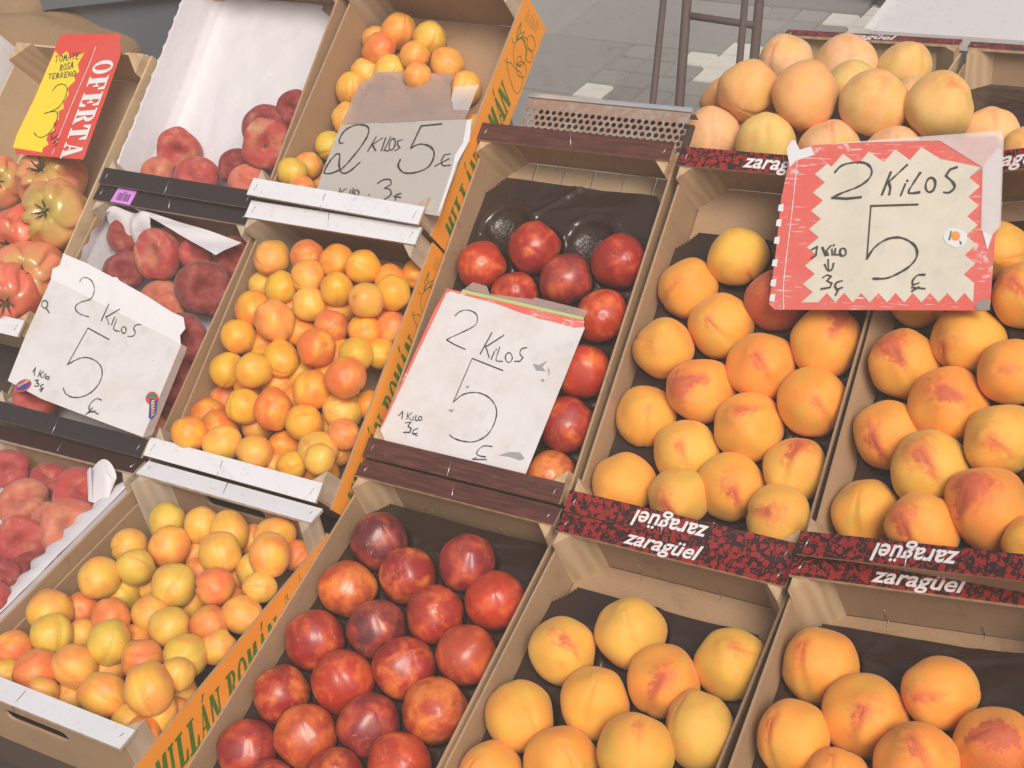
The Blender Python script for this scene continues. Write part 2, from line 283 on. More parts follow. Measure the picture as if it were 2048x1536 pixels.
def link(name, me, parent=None, mw=None, **pr):
    o = bpy.data.objects.new(name, me); C.objects.link(o)
    if parent is not None: o.parent = parent
    if mw is not None: o.matrix_world = mw
    for k, v in pr.items(): o[k] = v
    return o
def thing(name, label, cat, mw, group=None):
    o = link(name, None, None, mw, label=label, category=cat); o.empty_display_size = .05
    if group: o['group'] = group
    return o
def pose(key, z=0.):
    loc, q, L = CR[key]; R = Quaternion(q).to_matrix().to_4x4(); return Matrix.Translation(loc) @ R @ Matrix.Translation((0, 0, z))
W = .30; RW = .0275
# ---------------------------------------------------------------- measured places: crates (rim centre, turn, length), fruit and sign layouts, each in its own crate or card frame
CR = {'A0': ([-1.77,1.3076,0.7621],[-0.95454,-0.29804,0.00409,0.00052],0.5139992264676727),'A1': ([-1.4589,1.4947,0.8824],[-0.94853,-0.31634,-0.0123,-0.00798],0.4076570461870999),'A2': ([-1.1532,1.5007,0.8935],[0.95621,0.29256,0.00789,-0.00358],0.4076570461870999),'A4': ([-0.634,1.952,0.7368],[-0.99977,0.02056,0.00407,-0.00489],0.5139992264676727),'A5': ([-0.3198,1.957,0.7314],[0.99985,-0.01527,0.00215,0.00759],0.5139992264676727),'B1': ([-1.4597,1.165,0.6492],[0.96513,0.26065,0.01905,0.01517],0.4076570461870999),'B2': ([-1.1569,1.1709,0.6546],[0.95721,0.28938,0.00035,0.00109],0.4076570461870999),'B3': ([-0.8519,1.316,0.6926],[0.95348,0.30143,-0.0023,0.0024],0.5139992264676727),'B4': ([-0.54,1.3018,0.7011],[-0.95257,-0.30275,0.02928,0.01004],0.5139992264676727),'B5': ([-0.25,1.2764,0.7665],[0.94721,0.26716,-0.17352,-0.03622],0.5139992264676727),'C1': ([-1.4491,0.7914,0.5239],[0.99971,0.02083,-0.00838,0.009],0.4076570461870999),'C2': ([-1.1446,0.7969,0.5261],[-0.99976,-0.02057,-0.00402,-0.00687],0.4076570461870999),'C3': ([-0.8451,0.8567,0.4756],[0.99212,0.12516,-0.00015,0.00495],0.5139992264676727),'C4': ([-0.5434,0.845,0.4797],[0.9891,0.14317,-0.03203,-0.01288],0.5139992264676727),'C5': ([-0.2307,0.8367,0.5449],[0.9893,0.11743,-0.08642,0.00603],0.5139992264676727)}
FR = [
 ('C4','po',[-0.1074,-0.0693,-0.05],0.0387,[0.514,-0.018,-0.109,-0.851],[0.873,0.332,0.045],0.3,'half cut off yellow peach,first from left,first row,front left peach crate',0),
 ('C4','po',[-0.0325,-0.0307,-0.05],0.0427,[0.955,-0.142,0.108,-0.239],[0.83,0.324,0.038],0.25,'faintly blushed yellow peach,second from left,first row,front left peach crate',0),
 ('C4','p',[-0.1043,0.0072,-0.05],0.042,[-0.349,-0.63,0.029,-0.694],[0.805,0.367,0.047],0.05,'smooth plain yellow peach,first from left,second row,front left peach crate',0),
 ('C4','p',[-0.026,0.0512,-0.05],0.0409,[-0.704,0.199,0.045,0.68],[0.833,0.379,0.047],0.15,'yellow peach with a dark crease,second from left,second row,front left peach crate',0),
 ('C4','p',[0.0502,0.0057,-0.0339],0.0412,[-0.836,0.263,0.088,0.474],[0.773,0.377,0.049],0.45,'dusky tipped yellow peach,third from left,second row,front left peach crate',0),
 ('C4','pg',[0.1055,0.0563,-0.049],0.0407,[-0.543,0.038,0.381,0.747],[0.753,0.416,0.07],0.3,'pointed pale yellow peach,fourth from left,second row,front left peach crate',0),
 ('C4','pg',[-0.0931,0.1004,-0.05],0.04,[-0.99,0.006,-0.095,0.1],[0.823,0.449,0.067],0.75,'yellow peach with a long red streak,first from left,third row,front left peach crate',0),
 ('C4','pg',[-0.0224,0.1479,-0.0535],0.0427,[-0.89,0.087,0.076,0.44],[0.795,0.421,0.066],0.15,'plain golden yellow peach,second from left,third row,front left peach crate',0),
 ('C4','po',[0.041,0.1005,-0.0511],0.0429,[-0.642,0.056,-0.161,0.747],[0.853,0.324,0.042],0.85,'yellow peach with a blurred red patch,third from left,third row,front left peach crate',0),
 ('C4','pg',[0.1053,0.145,-0.0551],0.0409,[0.987,0.007,0.044,0.155],[0.787,0.445,0.062],0.4,'yellow peach with a small red dot,fourth from left,third row,front left peach crate',0),
 ('C5','p',[-0.1021,0.0561,-0.0429],0.0402,[-0.61,-0.075,0.115,0.781],[0.924,0.36,0.047],0.65,'yellow peach with a slanting red streak,first from left,first row,front right peach crate',0),
 ('C5','po',[-0.0437,0.0171,-0.0404],0.0341,[-0.783,0.197,0.173,0.564],[0.893,0.319,0.041],0.4,'orange tipped yellow peach,second from left,first row,front right peach crate',0),
 ('C5','po',[0.031,0.0518,-0.0376],0.0424,[-0.933,0.051,0.074,0.349],[0.861,0.291,0.041],0.75,'yellow peach with a smoky red tip,third from left,first row,front right peach crate',0),
 ('C5','po',[-0.1038,0.1524,-0.0537],0.0425,[0.687,0.024,-0.114,-0.717],[0.827,0.327,0.043],0.55,'yellow peach with a dark creased tip,first from left,second row,front right peach crate',0),
 ('C5','po',[-0.0393,0.1026,-0.053],0.0432,[0.64,-0.032,0.154,-0.752],[0.882,0.35,0.044],0.7,'yellow peach with a short red streak,second from left,second row,front right peach crate',0),
 ('C5','po',[0.0282,0.1423,-0.05],0.0381,[-0.908,-0.337,0.243,-0.047],[0.896,0.329,0.044],0.6,'yellow peach with a crease running across,third from left,second row,front right peach crate',0),
 ('C5','po',[0.0949,0.0944,-0.0547],0.0414,[0.251,-0.103,-0.007,-0.962],[0.826,0.329,0.044],1.6,'broadly red blushed yellow peach,fourth from left,second row,front right peach crate',0),
 ('B4','p',[-0.1062,-0.1979,-0.05],0.04,[-0.845,-0.458,-0.048,0.271],[0.867,0.354,0.047],0.15,'smooth golden yellow peach,first from left,first row,middle left peach crate',0),
 ('B4','pg',[-0.0395,-0.139,-0.0546],0.0415,[0.864,-0.068,0.003,-0.499],[0.819,0.441,0.068],0.5,'yellow peach with a red downward crease,second from left,first row,middle left peach crate',0),
 ('B4','pg',[-0.0209,-0.2003,-0.0333],0.0367,[0.871,0.219,0.025,-0.439],[0.734,0.408,0.064],0.8,'dusky sided yellow peach,third from left,first row,middle left peach crate',0),
 ('B4','p',[0.0313,-0.1707,-0.0539],0.0422,[-0.874,0.021,-0.183,0.449],[0.807,0.375,0.048],0.8,'yellow peach with a red center patch,fourth from left,first row,middle left peach crate',0),
 ('B4','pg',[0.1062,-0.1979,-0.0339],0.04,[0.047,-0.1,0.064,-0.992],[0.801,0.428,0.067],0.8,'green gold red smeared yellow peach,fifth from left,first row,middle left peach crate',0),
 ('B4','p',[-0.1074,-0.1028,-0.0558],0.0387,[-0.779,0.216,-0.084,0.582],[0.867,0.378,0.046],0.3,'orange tipped yellow peach,first from left,second row,middle left peach crate',0),
 ('B4','p',[0.0322,-0.0926,-0.0524],0.0439,[-0.935,0.026,0.04,-0.351],[0.884,0.379,0.049],0.6,'yellow peach with a grey bruise,second from left,second row,middle left peach crate',0),
 ('B4','pg',[0.1044,-0.132,-0.0551],0.0409,[0.619,-0.281,-0.228,-0.697],[0.796,0.402,0.067],0.95,'red crowned pointed yellow peach,third from left,second row,middle left peach crate',0),
 ('B4','p',[-0.1054,-0.0119,-0.0414],0.0408,[0.064,0.116,-0.115,0.984],[0.818,0.357,0.051],0.15,'plain golden yellow peach,first from left,third row,middle left peach crate',0),
 ('B4','po',[-0.0428,-0.0586,-0.0493],0.0425,[-0.951,-0.098,0.16,-0.247],[0.85,0.334,0.044],1.1,'yellow peach with a dark red gash,second from left,third row,middle left peach crate',0),
 ('B4','po',[0.0257,-0.0101,-0.0529],0.0426,[-0.926,0.023,0.001,0.377],[0.917,0.306,0.041],0.6,'yellow peach with a long faint streak,third from left,third row,middle left peach crate',0),
 ('B4','po',[0.1027,-0.0464,-0.0498],0.0419,[0.93,-0.006,0.144,-0.337],[0.884,0.321,0.037],0.55,'yellow peach with a red dimple,fourth from left,third row,middle left peach crate',0),
 ('B4','po',[-0.1066,0.0799,-0.0563],0.0396,[0.372,-0.112,0.054,-0.92],[0.866,0.333,0.043],0.35,'smooth orange yellow peach,first from left,fourth row,middle left peach crate',0),
 ('B4','p',[-0.0438,0.0338,-0.0543],0.0418,[0.938,0.085,-0.071,-0.327],[0.848,0.369,0.048],0.5,'yellow peach with a slight orange tip,second from left,fourth row,middle left peach crate',0),
 ('B4','pr',[0.0191,0.0801,-0.05],0.0393,[-0.811,0.29,-0.184,0.473],[0.42,0.074,0.035],2.6,'wholly red yellow peach,third from left,fourth row,middle left peach crate',0),
 ('B4','p',[0.097,0.0339,-0.0502],0.0431,[-0.651,0.421,0.09,0.626],[0.853,0.36,0.05],1.0,'yellow peach with a dark red crown,fourth from left,fourth row,middle left peach crate',0),
 ('B4','pg',[-0.0484,0.1297,-0.05],0.0397,[-0.778,-0.164,-0.492,0.355],[0.817,0.444,0.058],0.5,'yellow peach with a low orange spot,alone,fifth row,middle left peach crate',0),
 ('B5','p',[-0.1063,-0.1846,-0.0509],0.0399,[-0.724,0.196,0.089,0.655],[0.845,0.373,0.046],0.15,'plain yellow peach,first from left,first row,middle right peach crate',0),
 ('B5','p',[-0.0259,-0.1988,-0.0335],0.0388,[0.823,0.069,-0.033,-0.562],[0.86,0.353,0.05],0.9,'yellow peach with dark red spots,second from left,first row,middle right peach crate',0),
 ('B5','po',[0.0349,-0.1652,-0.0508],0.0457,[-0.549,0.037,0.058,0.833],[0.874,0.323,0.044],1.1,'large red topped yellow peach,third from left,first row,middle right peach crate',0),
 ('B5','p',[0.0918,-0.2025,-0.0421],0.0286,[0.961,0.169,0.201,0.085],[0.856,0.38,0.046],0.3,'cut off yellow peach,fourth from left,first row,middle right peach crate',0),
 ('B5','po',[-0.1051,-0.0873,-0.0517],0.0412,[-0.805,-0.151,-0.109,0.564],[0.879,0.349,0.044],0.9,'red cheeked yellow peach,first from left,second row,middle right peach crate',0),
 ('B5','pg',[-0.0417,-0.1274,-0.0462],0.0438,[-0.911,0.069,-0.06,0.403],[0.749,0.454,0.069],0.75,'red smeared yellow peach,second from left,second row,middle right peach crate',0),
 ('B5','pg',[0.0275,-0.085,-0.0548],0.0413,[-0.923,-0.121,-0.121,0.343],[0.817,0.423,0.061],0.5,'yellow peach with a thin crease,third from left,second row,middle right peach crate',0),
 ('B5','p',[-0.1058,0.0018,-0.0446],0.0404,[0.898,-0.09,-0.051,-0.428],[0.809,0.366,0.049],1.0,'red tipped yellow peach,first from left,third row,middle right peach crate',0),
 ('B5','po',[-0.0416,-0.046,-0.0523],0.0441,[0.993,0.03,0.084,-0.075],[0.879,0.32,0.039],0.9,'yellow peach with a broad red streak,second from left,third row,middle right peach crate',0),
 ('B5','po',[0.025,-0.006,-0.0492],0.0364,[0.984,0.178,0.01,0.029],[0.845,0.312,0.044],0.45,'faintly spotted yellow peach,third from left,third row,middle right peach crate',0),
 ('B5','p',[-0.1137,0.0914,-0.05],0.0323,[-0.924,-0.288,-0.249,-0.034],[0.798,0.382,0.05],0.1,'mostly hidden yellow peach,first from left,fourth row,middle right peach crate',0),
 ('B5','p',[-0.0377,0.0362,-0.0543],0.0419,[0.564,0.19,0.118,-0.795],[0.806,0.39,0.048],0.7,'yellow peach with a red flank spot,second from left,fourth row,middle right peach crate',0),
 ('B5','po',[0.0194,0.0903,-0.05],0.0372,[0.924,-0.009,-0.015,-0.383],[0.831,0.317,0.042],0.7,'orange edge yellow peach,third from left,fourth row,middle right peach crate',0),
 ('B5','pg',[-0.0241,0.1527,-0.05],0.0337,[0.89,0.396,0.226,-0.004],[0.823,0.396,0.066],0.1,'shaded greenish yellow peach,alone,fifth row,middle right peach crate',0),
 ('A4','ph',[-0.1201,-0.1879,-0.0096],0.0441,[0.822,-0.012,0.036,-0.568],[0.808,0.447,0.228],0.15,'smooth yellow peach,first from left,first row,back heaped crate',0),
 ('A4','p',[-0.0787,-0.1341,0.0446],0.0476,[-0.622,-0.734,-0.196,0.189],[0.821,0.421,0.146],0.1,'bright golden yellow peach,second from left,first row,back heaped crate',0),
 ('A4','pg',[-0.0288,-0.1992,-0.0087],0.0445,[0.81,0.023,0.07,-0.582],[0.75,0.507,0.162],0.1,'greenish yellow peach,third from left,first row,back heaped crate',0),
 ('A4','p',[0.0131,-0.1459,0.0488],0.0494,[-0.272,-0.222,-0.822,0.448],[0.802,0.39,0.142],0.4,'yellow peach with a brown dimple,fourth from left,first row,back heaped crate',0),
 ('A4','ph',[0.0669,-0.1957,-0.01],0.0443,[0.801,-0.0,0.02,-0.598],[0.8,0.475,0.236],0.35,'pink tipped yellow peach,fifth from left,first row,back heaped crate',0),
 ('A4','pg',[0.1173,-0.1529,0.0494],0.0481,[0.76,-0.108,0.173,-0.618],[0.839,0.468,0.162],0.35,'orange tipped pear shaped yellow peach,sixth from left,first row,back heaped crate',0),
 ('A4','ph',[0.1599,-0.1961,-0.0095],0.0412,[-0.788,-0.038,-0.054,0.613],[0.8,0.455,0.244],0.1,'mostly covered yellow peach,seventh from left,first row,back heaped crate',0),
 ('A4','pg',[0.2088,-0.1488,0.0502],0.0485,[0.985,0.147,0.086,0.002],[0.775,0.468,0.154],0.4,'creased crown yellow peach,eighth from left,first row,back heaped crate',0),
 ('A4','p',[0.3312,-0.157,-0.0035],0.0346,[-0.761,-0.083,-0.076,0.639],[0.834,0.433,0.141],0.2,'cut off yellow peach,ninth from left,first row,back heaped crate',0),
 ('A4','po',[-0.1367,-0.0805,-0.0],0.041,[-0.818,-0.546,-0.123,-0.129],[0.801,0.39,0.132],0.5,'hidden reddish yellow peach,first from left,second row,back heaped crate',0),
 ('A4','po',[-0.0248,-0.0746,-0.03],0.042,[0.825,0.543,0.101,0.118],[0.828,0.388,0.138],0.6,'shaded reddish yellow peach,second from left,second row,back heaped crate',0),
 ('A4','pg',[0.0597,-0.0585,0.034],0.0392,[-0.98,-0.121,-0.081,-0.138],[0.707,0.503,0.162],0.1,'half hidden pale yellow peach,third from left,second row,back heaped crate',0),
 ('A4','ph',[0.2732,-0.1119,-0.0114],0.0436,[0.803,-0.0,0.025,-0.595],[0.878,0.509,0.221],0.3,'creased pale yellow peach,fourth from left,second row,back heaped crate',0),
 ('A4','ph',[-0.0679,0.0012,0.04],0.0451,[0.574,0.169,0.101,-0.795],[0.796,0.467,0.238],0.3,'pink tinged yellow peach,first from left,third row,back heaped crate',0),
 ('A4','ph',[0.025,0.0151,0.0363],0.0468,[-0.833,0.028,-0.032,0.551],[0.797,0.456,0.24],0.3,'pale pointed yellow peach,second from left,third row,back heaped crate',0),
 ('A4','pg',[0.1103,0.0308,0.0308],0.0416,[-0.904,0.046,-0.292,0.31],[0.752,0.474,0.163],0.2,'pale lopsided yellow peach,third from left,third row,back heaped crate',0),
 ('A4','ph',[0.1434,-0.0329,0.0044],0.0392,[0.825,0.554,0.07,0.094],[0.805,0.476,0.228],0.5,'mostly hidden pinkish yellow peach,fourth from left,third row,back heaped crate',0),
 ('B3','ny',[0.1032,-0.2133,-0.052],0.0327,[0.777,-0.019,0.198,-0.597],[0.411,0.054,0.02],1.6,'yellow orange nectarine,alone,first row,upper nectarine crate',0),
 ('B3','nr',[0.1013,-0.1421,-0.052],0.0377,[0.918,0.137,0.353,-0.115],[0.305,0.019,0.016],0.5,'freckled scarlet nectarine,alone,second row,upper nectarine crate',0),
 ('B3','nb',[0.101,-0.066,-0.052],0.0374,[0.753,-0.236,0.13,-0.6],[0.424,0.032,0.014],0.4,'smooth scarlet nectarine,alone,third row,upper nectarine crate',0),
 ('B3','nb',[-0.103,0.0587,-0.052],0.0363,[-0.953,0.011,-0.229,0.198],[0.415,0.031,0.014],0.5,'bright orange red nectarine,first from left,fourth row,upper nectarine crate',0),
 ('B3','nr',[-0.0355,0.0227,-0.052],0.0349,[-0.792,0.118,-0.168,0.575],[0.326,0.017,0.016],0.5,'half hidden freckled nectarine,second from left,fourth row,upper nectarine crate',0),
 ('B3','nd',[0.0323,0.0589,-0.052],0.0372,[-0.898,-0.083,-0.072,0.425],[0.223,0.021,0.025],0.2,'dark maroon nectarine,third from left,fourth row,upper nectarine crate',0),
 ('B3','nb',[0.1024,0.0156,-0.052],0.0371,[-0.918,-0.081,-0.249,0.299],[0.413,0.034,0.013],0.7,'nectarine with its stem end up,fourth from left,fourth row,upper nectarine crate',0),
 ('B3','nr',[-0.0311,0.0986,-0.052],0.0387,[-0.968,-0.16,-0.059,0.186],[0.305,0.018,0.016],0.5,'freckled red nectarine,first from left,fifth row,upper nectarine crate',0),
 ('B3','nr',[0.1006,0.0968,-0.052],0.0388,[0.778,-0.165,0.285,-0.534],[0.304,0.019,0.016],0.4,'large crimson nectarine,second from left,fifth row,upper nectarine crate',0),
 ('C3','nd',[-0.1096,-0.1468,-0.0546],0.0365,[-0.853,0.184,-0.09,0.48],[0.249,0.022,0.024],0.1,'plain dark red nectarine,first from left,first row,front nectarine crate',0),
 ('C3','nd',[-0.0553,-0.1738,-0.0494],0.0278,[0.948,0.027,0.21,0.239],[0.235,0.021,0.022],0.3,'barely showing nectarine,second from left,first row,front nectarine crate',0),
 ('C3','nr',[0.0186,-0.1403,-0.052],0.034,[0.85,-0.167,0.065,-0.495],[0.294,0.019,0.015],0.8,'freckled half cut off nectarine,third from left,first row,front nectarine crate',0),
 ('C3','nr',[-0.1068,-0.0695,-0.052],0.0366,[-0.98,0.148,-0.133,0.017],[0.315,0.019,0.015],0.9,'glossy yellow streaked nectarine,first from left,second row,front nectarine crate',0),
 ('C3','ny',[-0.0454,-0.1076,-0.052],0.0386,[-0.962,0.094,-0.027,0.257],[0.426,0.056,0.02],0.9,'orange freckled nectarine,second from left,second row,front nectarine crate',0),
 ('C3','nd',[0.0244,-0.0685,-0.0531],0.0378,[0.953,-0.153,0.152,-0.215],[0.24,0.023,0.026],0.25,'dusky crimson nectarine,third from left,second row,front nectarine crate',0),
 ('C3','nb',[0.0875,-0.1033,-0.0509],0.0384,[0.953,-0.031,0.283,-0.101],[0.395,0.033,0.013],0.4,'bright red orange nectarine,fourth from left,second row,front nectarine crate',0),
 ('C3','nr',[-0.1041,0.0112,-0.052],0.0382,[0.899,-0.166,-0.012,-0.405],[0.291,0.018,0.017],0.4,'red with freckled crown nectarine,first from left,third row,front nectarine crate',0),
 ('C3','nb',[-0.0369,-0.0287,-0.052],0.0383,[-0.944,0.03,0.084,0.319],[0.413,0.031,0.015],0.5,'shiny with a brown scar nectarine,second from left,third row,front nectarine crate',0),
 ('C3','nr',[0.0305,0.0132,-0.052],0.0387,[0.904,-0.231,0.12,-0.339],[0.315,0.019,0.017],0.7,'nectarine with a pale scar line,third from left,third row,front nectarine crate',0),
 ('C3','ny',[0.095,-0.0264,-0.052],0.0405,[-0.301,0.318,-0.204,0.876],[0.448,0.053,0.019],1.2,'nectarine with a tan stem end,fourth from left,third row,front nectarine crate',0),
 ('C3','ny',[-0.1003,0.0915,-0.052],0.0378,[-0.753,0.237,-0.13,0.6],[0.432,0.055,0.021],1.2,'yellow crowned nectarine,first from left,fourth row,front nectarine crate',0),
 ('C3','nk',[-0.0318,0.0512,-0.052],0.0379,[-0.927,0.077,-0.004,0.368],[0.124,0.018,0.023],0.1,'dark plum coloured nectarine,second from left,fourth row,front nectarine crate',0),
 ('C3','nr',[0.0327,0.0923,-0.052],0.0377,[-0.979,-0.092,-0.131,-0.128],[0.322,0.019,0.015],0.5,'creased red nectarine,third from left,fourth row,front nectarine crate',0),
 ('C3','ny',[0.0992,0.0524,-0.052],0.0385,[-0.791,-0.194,0.03,0.579],[0.418,0.055,0.02],0.6,'orange and red nectarine,fourth from left,fourth row,front nectarine crate',0),
 ('C3','nk',[-0.0959,0.1707,-0.052],0.0393,[-0.964,0.111,-0.116,0.214],[0.124,0.017,0.026],0.1,'blackish purple nectarine,first from left,fifth row,front nectarine crate',0),
 ('C3','nr',[-0.0309,0.1345,-0.052],0.0369,[0.867,-0.046,-0.024,-0.496],[0.287,0.019,0.017],0.8,'yellow cheeked red nectarine,second from left,fifth row,front nectarine crate',0),
 ('C3','nd',[0.0386,0.174,-0.052],0.038,[-0.795,0.146,-0.119,0.576],[0.25,0.021,0.025],0.35,'dusky red nectarine,third from left,fifth row,front nectarine crate',0),
 ('C3','nb',[0.1001,0.1334,-0.052],0.0375,[-0.895,0.01,-0.109,0.433],[0.44,0.033,0.013],0.3,'bright scarlet nectarine,fourth from left,fifth row,front nectarine crate',0),
 ('C1','fd',[0.0939,-0.0409,-0.0141],0.0295,[-0.859,-0.314,-0.321,-0.248],[0.234,0.019,0.02],0.3,'edge flat peach,first from left,first row,front flat peach crate',0),
 ('C1','fr',[0.119,-0.0774,-0.008],0.0268,[-0.906,-0.123,-0.262,-0.307],[0.363,0.044,0.039],0.5,'cut off flat peach,second from left,first row,front flat peach crate',0),
 ('C1','fr',[0.0565,0.0317,-0.0273],0.0382,[0.834,0.422,0.299,0.191],[0.387,0.043,0.04],0.7,'bright red dimpled flat peach,first from left,second row,front flat peach crate',0),
 ('C1','fd',[0.1038,0.0008,-0.0431],0.0355,[-0.828,-0.035,-0.358,-0.43],[0.231,0.02,0.02],0.3,'dark red flat peach,second from left,second row,front flat peach crate',0),
 ('C1','fp',[-0.0095,0.1014,-0.0327],0.0398,[0.939,0.147,0.072,0.303],[0.467,0.116,0.069],1.5,'pale cheeked flat peach,first from left,third row,front flat peach crate',0),
 ('C1','fp',[0.0422,0.0935,-0.047],0.0282,[-0.855,-0.336,-0.31,-0.243],[0.46,0.122,0.076],1.5,'greenish buried flat peach,second from left,third row,front flat peach crate',0),
 ('C1','fp',[0.1025,0.0786,-0.0326],0.0438,[-0.801,-0.194,-0.336,-0.455],[0.489,0.117,0.069],1.4,'lopsided pale flat peach,third from left,third row,front flat peach crate',0),
 ('C1','fr',[-0.0815,0.1494,-0.028],0.0316,[-0.82,-0.444,-0.307,-0.191],[0.363,0.041,0.042],0.7,'glowing red flat peach,first from left,fourth row,front flat peach crate',0),
 ('C1','fr',[-0.0172,0.1606,-0.045],0.0322,[0.919,-0.03,0.184,0.348],[0.387,0.041,0.04],0.4,'shaded flat peach,second from left,fourth row,front flat peach crate',0),
 ('C1','fr',[0.0716,0.1398,-0.0302],0.0424,[-0.896,-0.088,-0.298,-0.317],[0.415,0.046,0.041],0.8,'mottled red flat peach,third from left,fourth row,front flat peach crate',0),
 ('B1','fr',[-0.1074,-0.1489,-0.035],0.0341,[-0.923,-0.019,-0.317,-0.216],[0.382,0.043,0.038],0.6,'rosy flat peach,first from left,first row,middle flat peach crate',0),
 ('B1','fd',[0.113,-0.1276,-0.0635],0.033,[-0.939,0.035,-0.264,-0.217],[0.212,0.02,0.02],0.2,'dark red flat peach,second from left,first row,middle flat peach crate',0),
 ('B1','fp',[0.12,-0.1551,-0.0264],0.0257,[0.938,-0.04,0.267,0.218],[0.472,0.128,0.072],1.0,'tan flat peach,third from left,first row,middle flat peach crate',0),
 ('B1','fd',[0.1124,-0.0735,-0.04],0.0336,[0.941,0.029,0.273,0.2],[0.227,0.02,0.019],0.2,'shaded crimson flat peach,alone,second row,middle flat peach crate',0),
 ('B1','fp',[0.0455,0.036,-0.0442],0.028,[-0.938,-0.006,-0.27,-0.215],[0.5,0.123,0.073],0.9,'rosy tan flat peach,first from left,third row,middle flat peach crate',0),
 ('B1','fd',[0.108,-0.0103,-0.03],0.0381,[-0.789,0.017,-0.383,0.48],[0.216,0.019,0.021],0.2,'crimson flat peach,second from left,third row,middle flat peach crate',0),
 ('B1','fd',[-0.0709,0.0861,-0.05],0.0337,[-0.909,-0.106,-0.352,-0.195],[0.2,0.02,0.02],0.3,'dusky red flat peach,first from left,fourth row,middle flat peach crate',0),
 ('B1','fp',[0.008,0.0587,-0.0607],0.0309,[0.932,-0.099,0.246,0.246],[0.464,0.124,0.072],1.0,'pale topped flat peach,second from left,fourth row,middle flat peach crate',0),
 ('B1','fd',[0.1029,0.0759,-0.03],0.0434,[-0.764,0.108,-0.359,0.525],[0.201,0.021,0.018],0.25,'large deep red flat peach,third from left,fourth row,middle flat peach crate',0),
 ('B1','fd',[-0.0973,0.1484,-0.05],0.0326,[-0.918,0.034,-0.318,-0.234],[0.226,0.02,0.019],0.3,'dark back corner flat peach,first from left,fifth row,middle flat peach crate',0),
 ('B1','fp',[-0.0163,0.1632,-0.065],0.0284,[-0.938,-0.032,-0.27,-0.213],[0.449,0.113,0.07],0.7,'brownish flat peach,second from left,fifth row,middle flat peach crate',0),
 ('B1','fr',[-0.0144,0.118,-0.035],0.0394,[-0.742,-0.15,-0.206,0.62],[0.394,0.046,0.04],1.1,'upright tan striped flat peach,third from left,fifth row,middle flat peach crate',0),
 ('B1','fr',[0.0431,0.1373,-0.05],0.0278,[0.89,-0.016,0.402,0.213],[0.396,0.046,0.043],1.0,'orange red flat peach,fourth from left,fifth row,middle flat peach crate',0),
 ('B1','fd',[0.1106,0.1455,-0.055],0.0321,[0.886,0.203,0.38,0.17],[0.224,0.019,0.02],0.1,'blackish red flat peach,fifth from left,fifth row,middle flat peach crate',0),
 ('A1','fp',[-0.0857,-0.1549,-0.0442],0.0271,[0.932,-0.051,0.287,0.217],[0.445,0.118,0.069],1.3,'pale half hidden flat peach,first from left,first row,upper flat peach crate',0),
 ('A1','fr',[-0.0748,-0.1079,-0.0606],0.037,[0.745,0.416,0.072,0.517],[0.39,0.046,0.04],0.9,'rosy deeply dimpled flat peach,second from left,first row,upper flat peach crate',0),
 ('A1','fr',[0.0026,-0.1555,-0.035],0.0359,[-0.9,0.138,-0.353,-0.216],[0.386,0.044,0.039],0.9,'bright rosy flat peach,third from left,first row,upper flat peach crate',0),
 ('A1','fd',[0.0533,-0.1224,-0.055],0.032,[-0.956,0.089,-0.154,-0.232],[0.198,0.019,0.02],0.2,'deep red flat peach,fourth from left,first row,upper flat peach crate',0),
 ('A1','fp',[0.0935,-0.1476,-0.04],0.0292,[0.937,-0.109,0.248,0.219],[0.507,0.113,0.07],1.2,'tan flat peach,fifth from left,first row,upper flat peach crate',0),
 ('A1','fd',[0.0736,-0.0463,-0.0571],0.036,[0.977,0.012,0.076,-0.199],[0.217,0.019,0.02],0.3,'dark red tilted flat peach,first from left,second row,upper flat peach crate',0),
 ('A1','fr',[0.1079,-0.0879,-0.0328],0.0383,[-0.915,-0.228,-0.309,-0.121],[0.38,0.042,0.036],1.1,'flat peach with its stem hole showing,second from left,second row,upper flat peach crate',1),
 ('A1','fd',[0.1164,-0.0132,-0.055],0.0295,[-0.967,-0.244,-0.04,-0.061],[0.219,0.019,0.021],0.2,'upright maroon flat peach,alone,third row,upper flat peach crate',0),
 ('A0','tr',[0.0833,-0.1927,-0.0078],0.0539,[-0.862,-0.341,-0.371,-0.054],[0.632,0.133,0.084],0.9,'smooth red beef tomato,first from left,first row,tomato crate',0),
 ('A0','tg',[0.0901,-0.1508,-0.025],0.0566,[0.95,0.169,0.226,0.136],[0.701,0.226,0.117],0.5,'pleated beef tomato,second from left,first row,tomato crate',0),
 ('A0','tr',[0.0248,-0.0941,-0.034],0.0575,[-0.931,-0.322,-0.171,-0.011],[0.643,0.125,0.08],0.9,'pinkest beef tomato,first from left,second row,tomato crate',0),
 ('A0','ty',[0.0903,-0.0421,-0.025],0.0564,[-0.971,-0.155,-0.111,-0.145],[0.627,0.303,0.107],0.3,'yellow green shouldered beef tomato,second from left,second row,tomato crate',0),
 ('A0','tg',[-0.092,0.0079,-0.05],0.043,[-0.919,-0.214,-0.303,-0.131],[0.726,0.219,0.112],0.5,'left edge beef tomato,first from left,third row,tomato crate',0),
 ('A0','tg',[0.0284,0.0184,-0.0395],0.0582,[-0.951,0.052,-0.104,-0.286],[0.662,0.209,0.115],0.45,'ribbed beef tomato,second from left,third row,tomato crate',0),
 ('B2','ao',[-0.0927,-0.1555,-0.0079],0.0251,[-0.972,0.024,0.197,0.127],[0.852,0.3,0.029],0.5,'front corner apricot,first from left,first row,middle apricot crate',0),
 ('B2','ar',[-0.0791,-0.1326,-0.0459],0.0292,[-0.944,0.027,-0.132,-0.301],[0.789,0.22,0.033],1.3,'spotted creased apricot,second from left,first row,middle apricot crate',0),
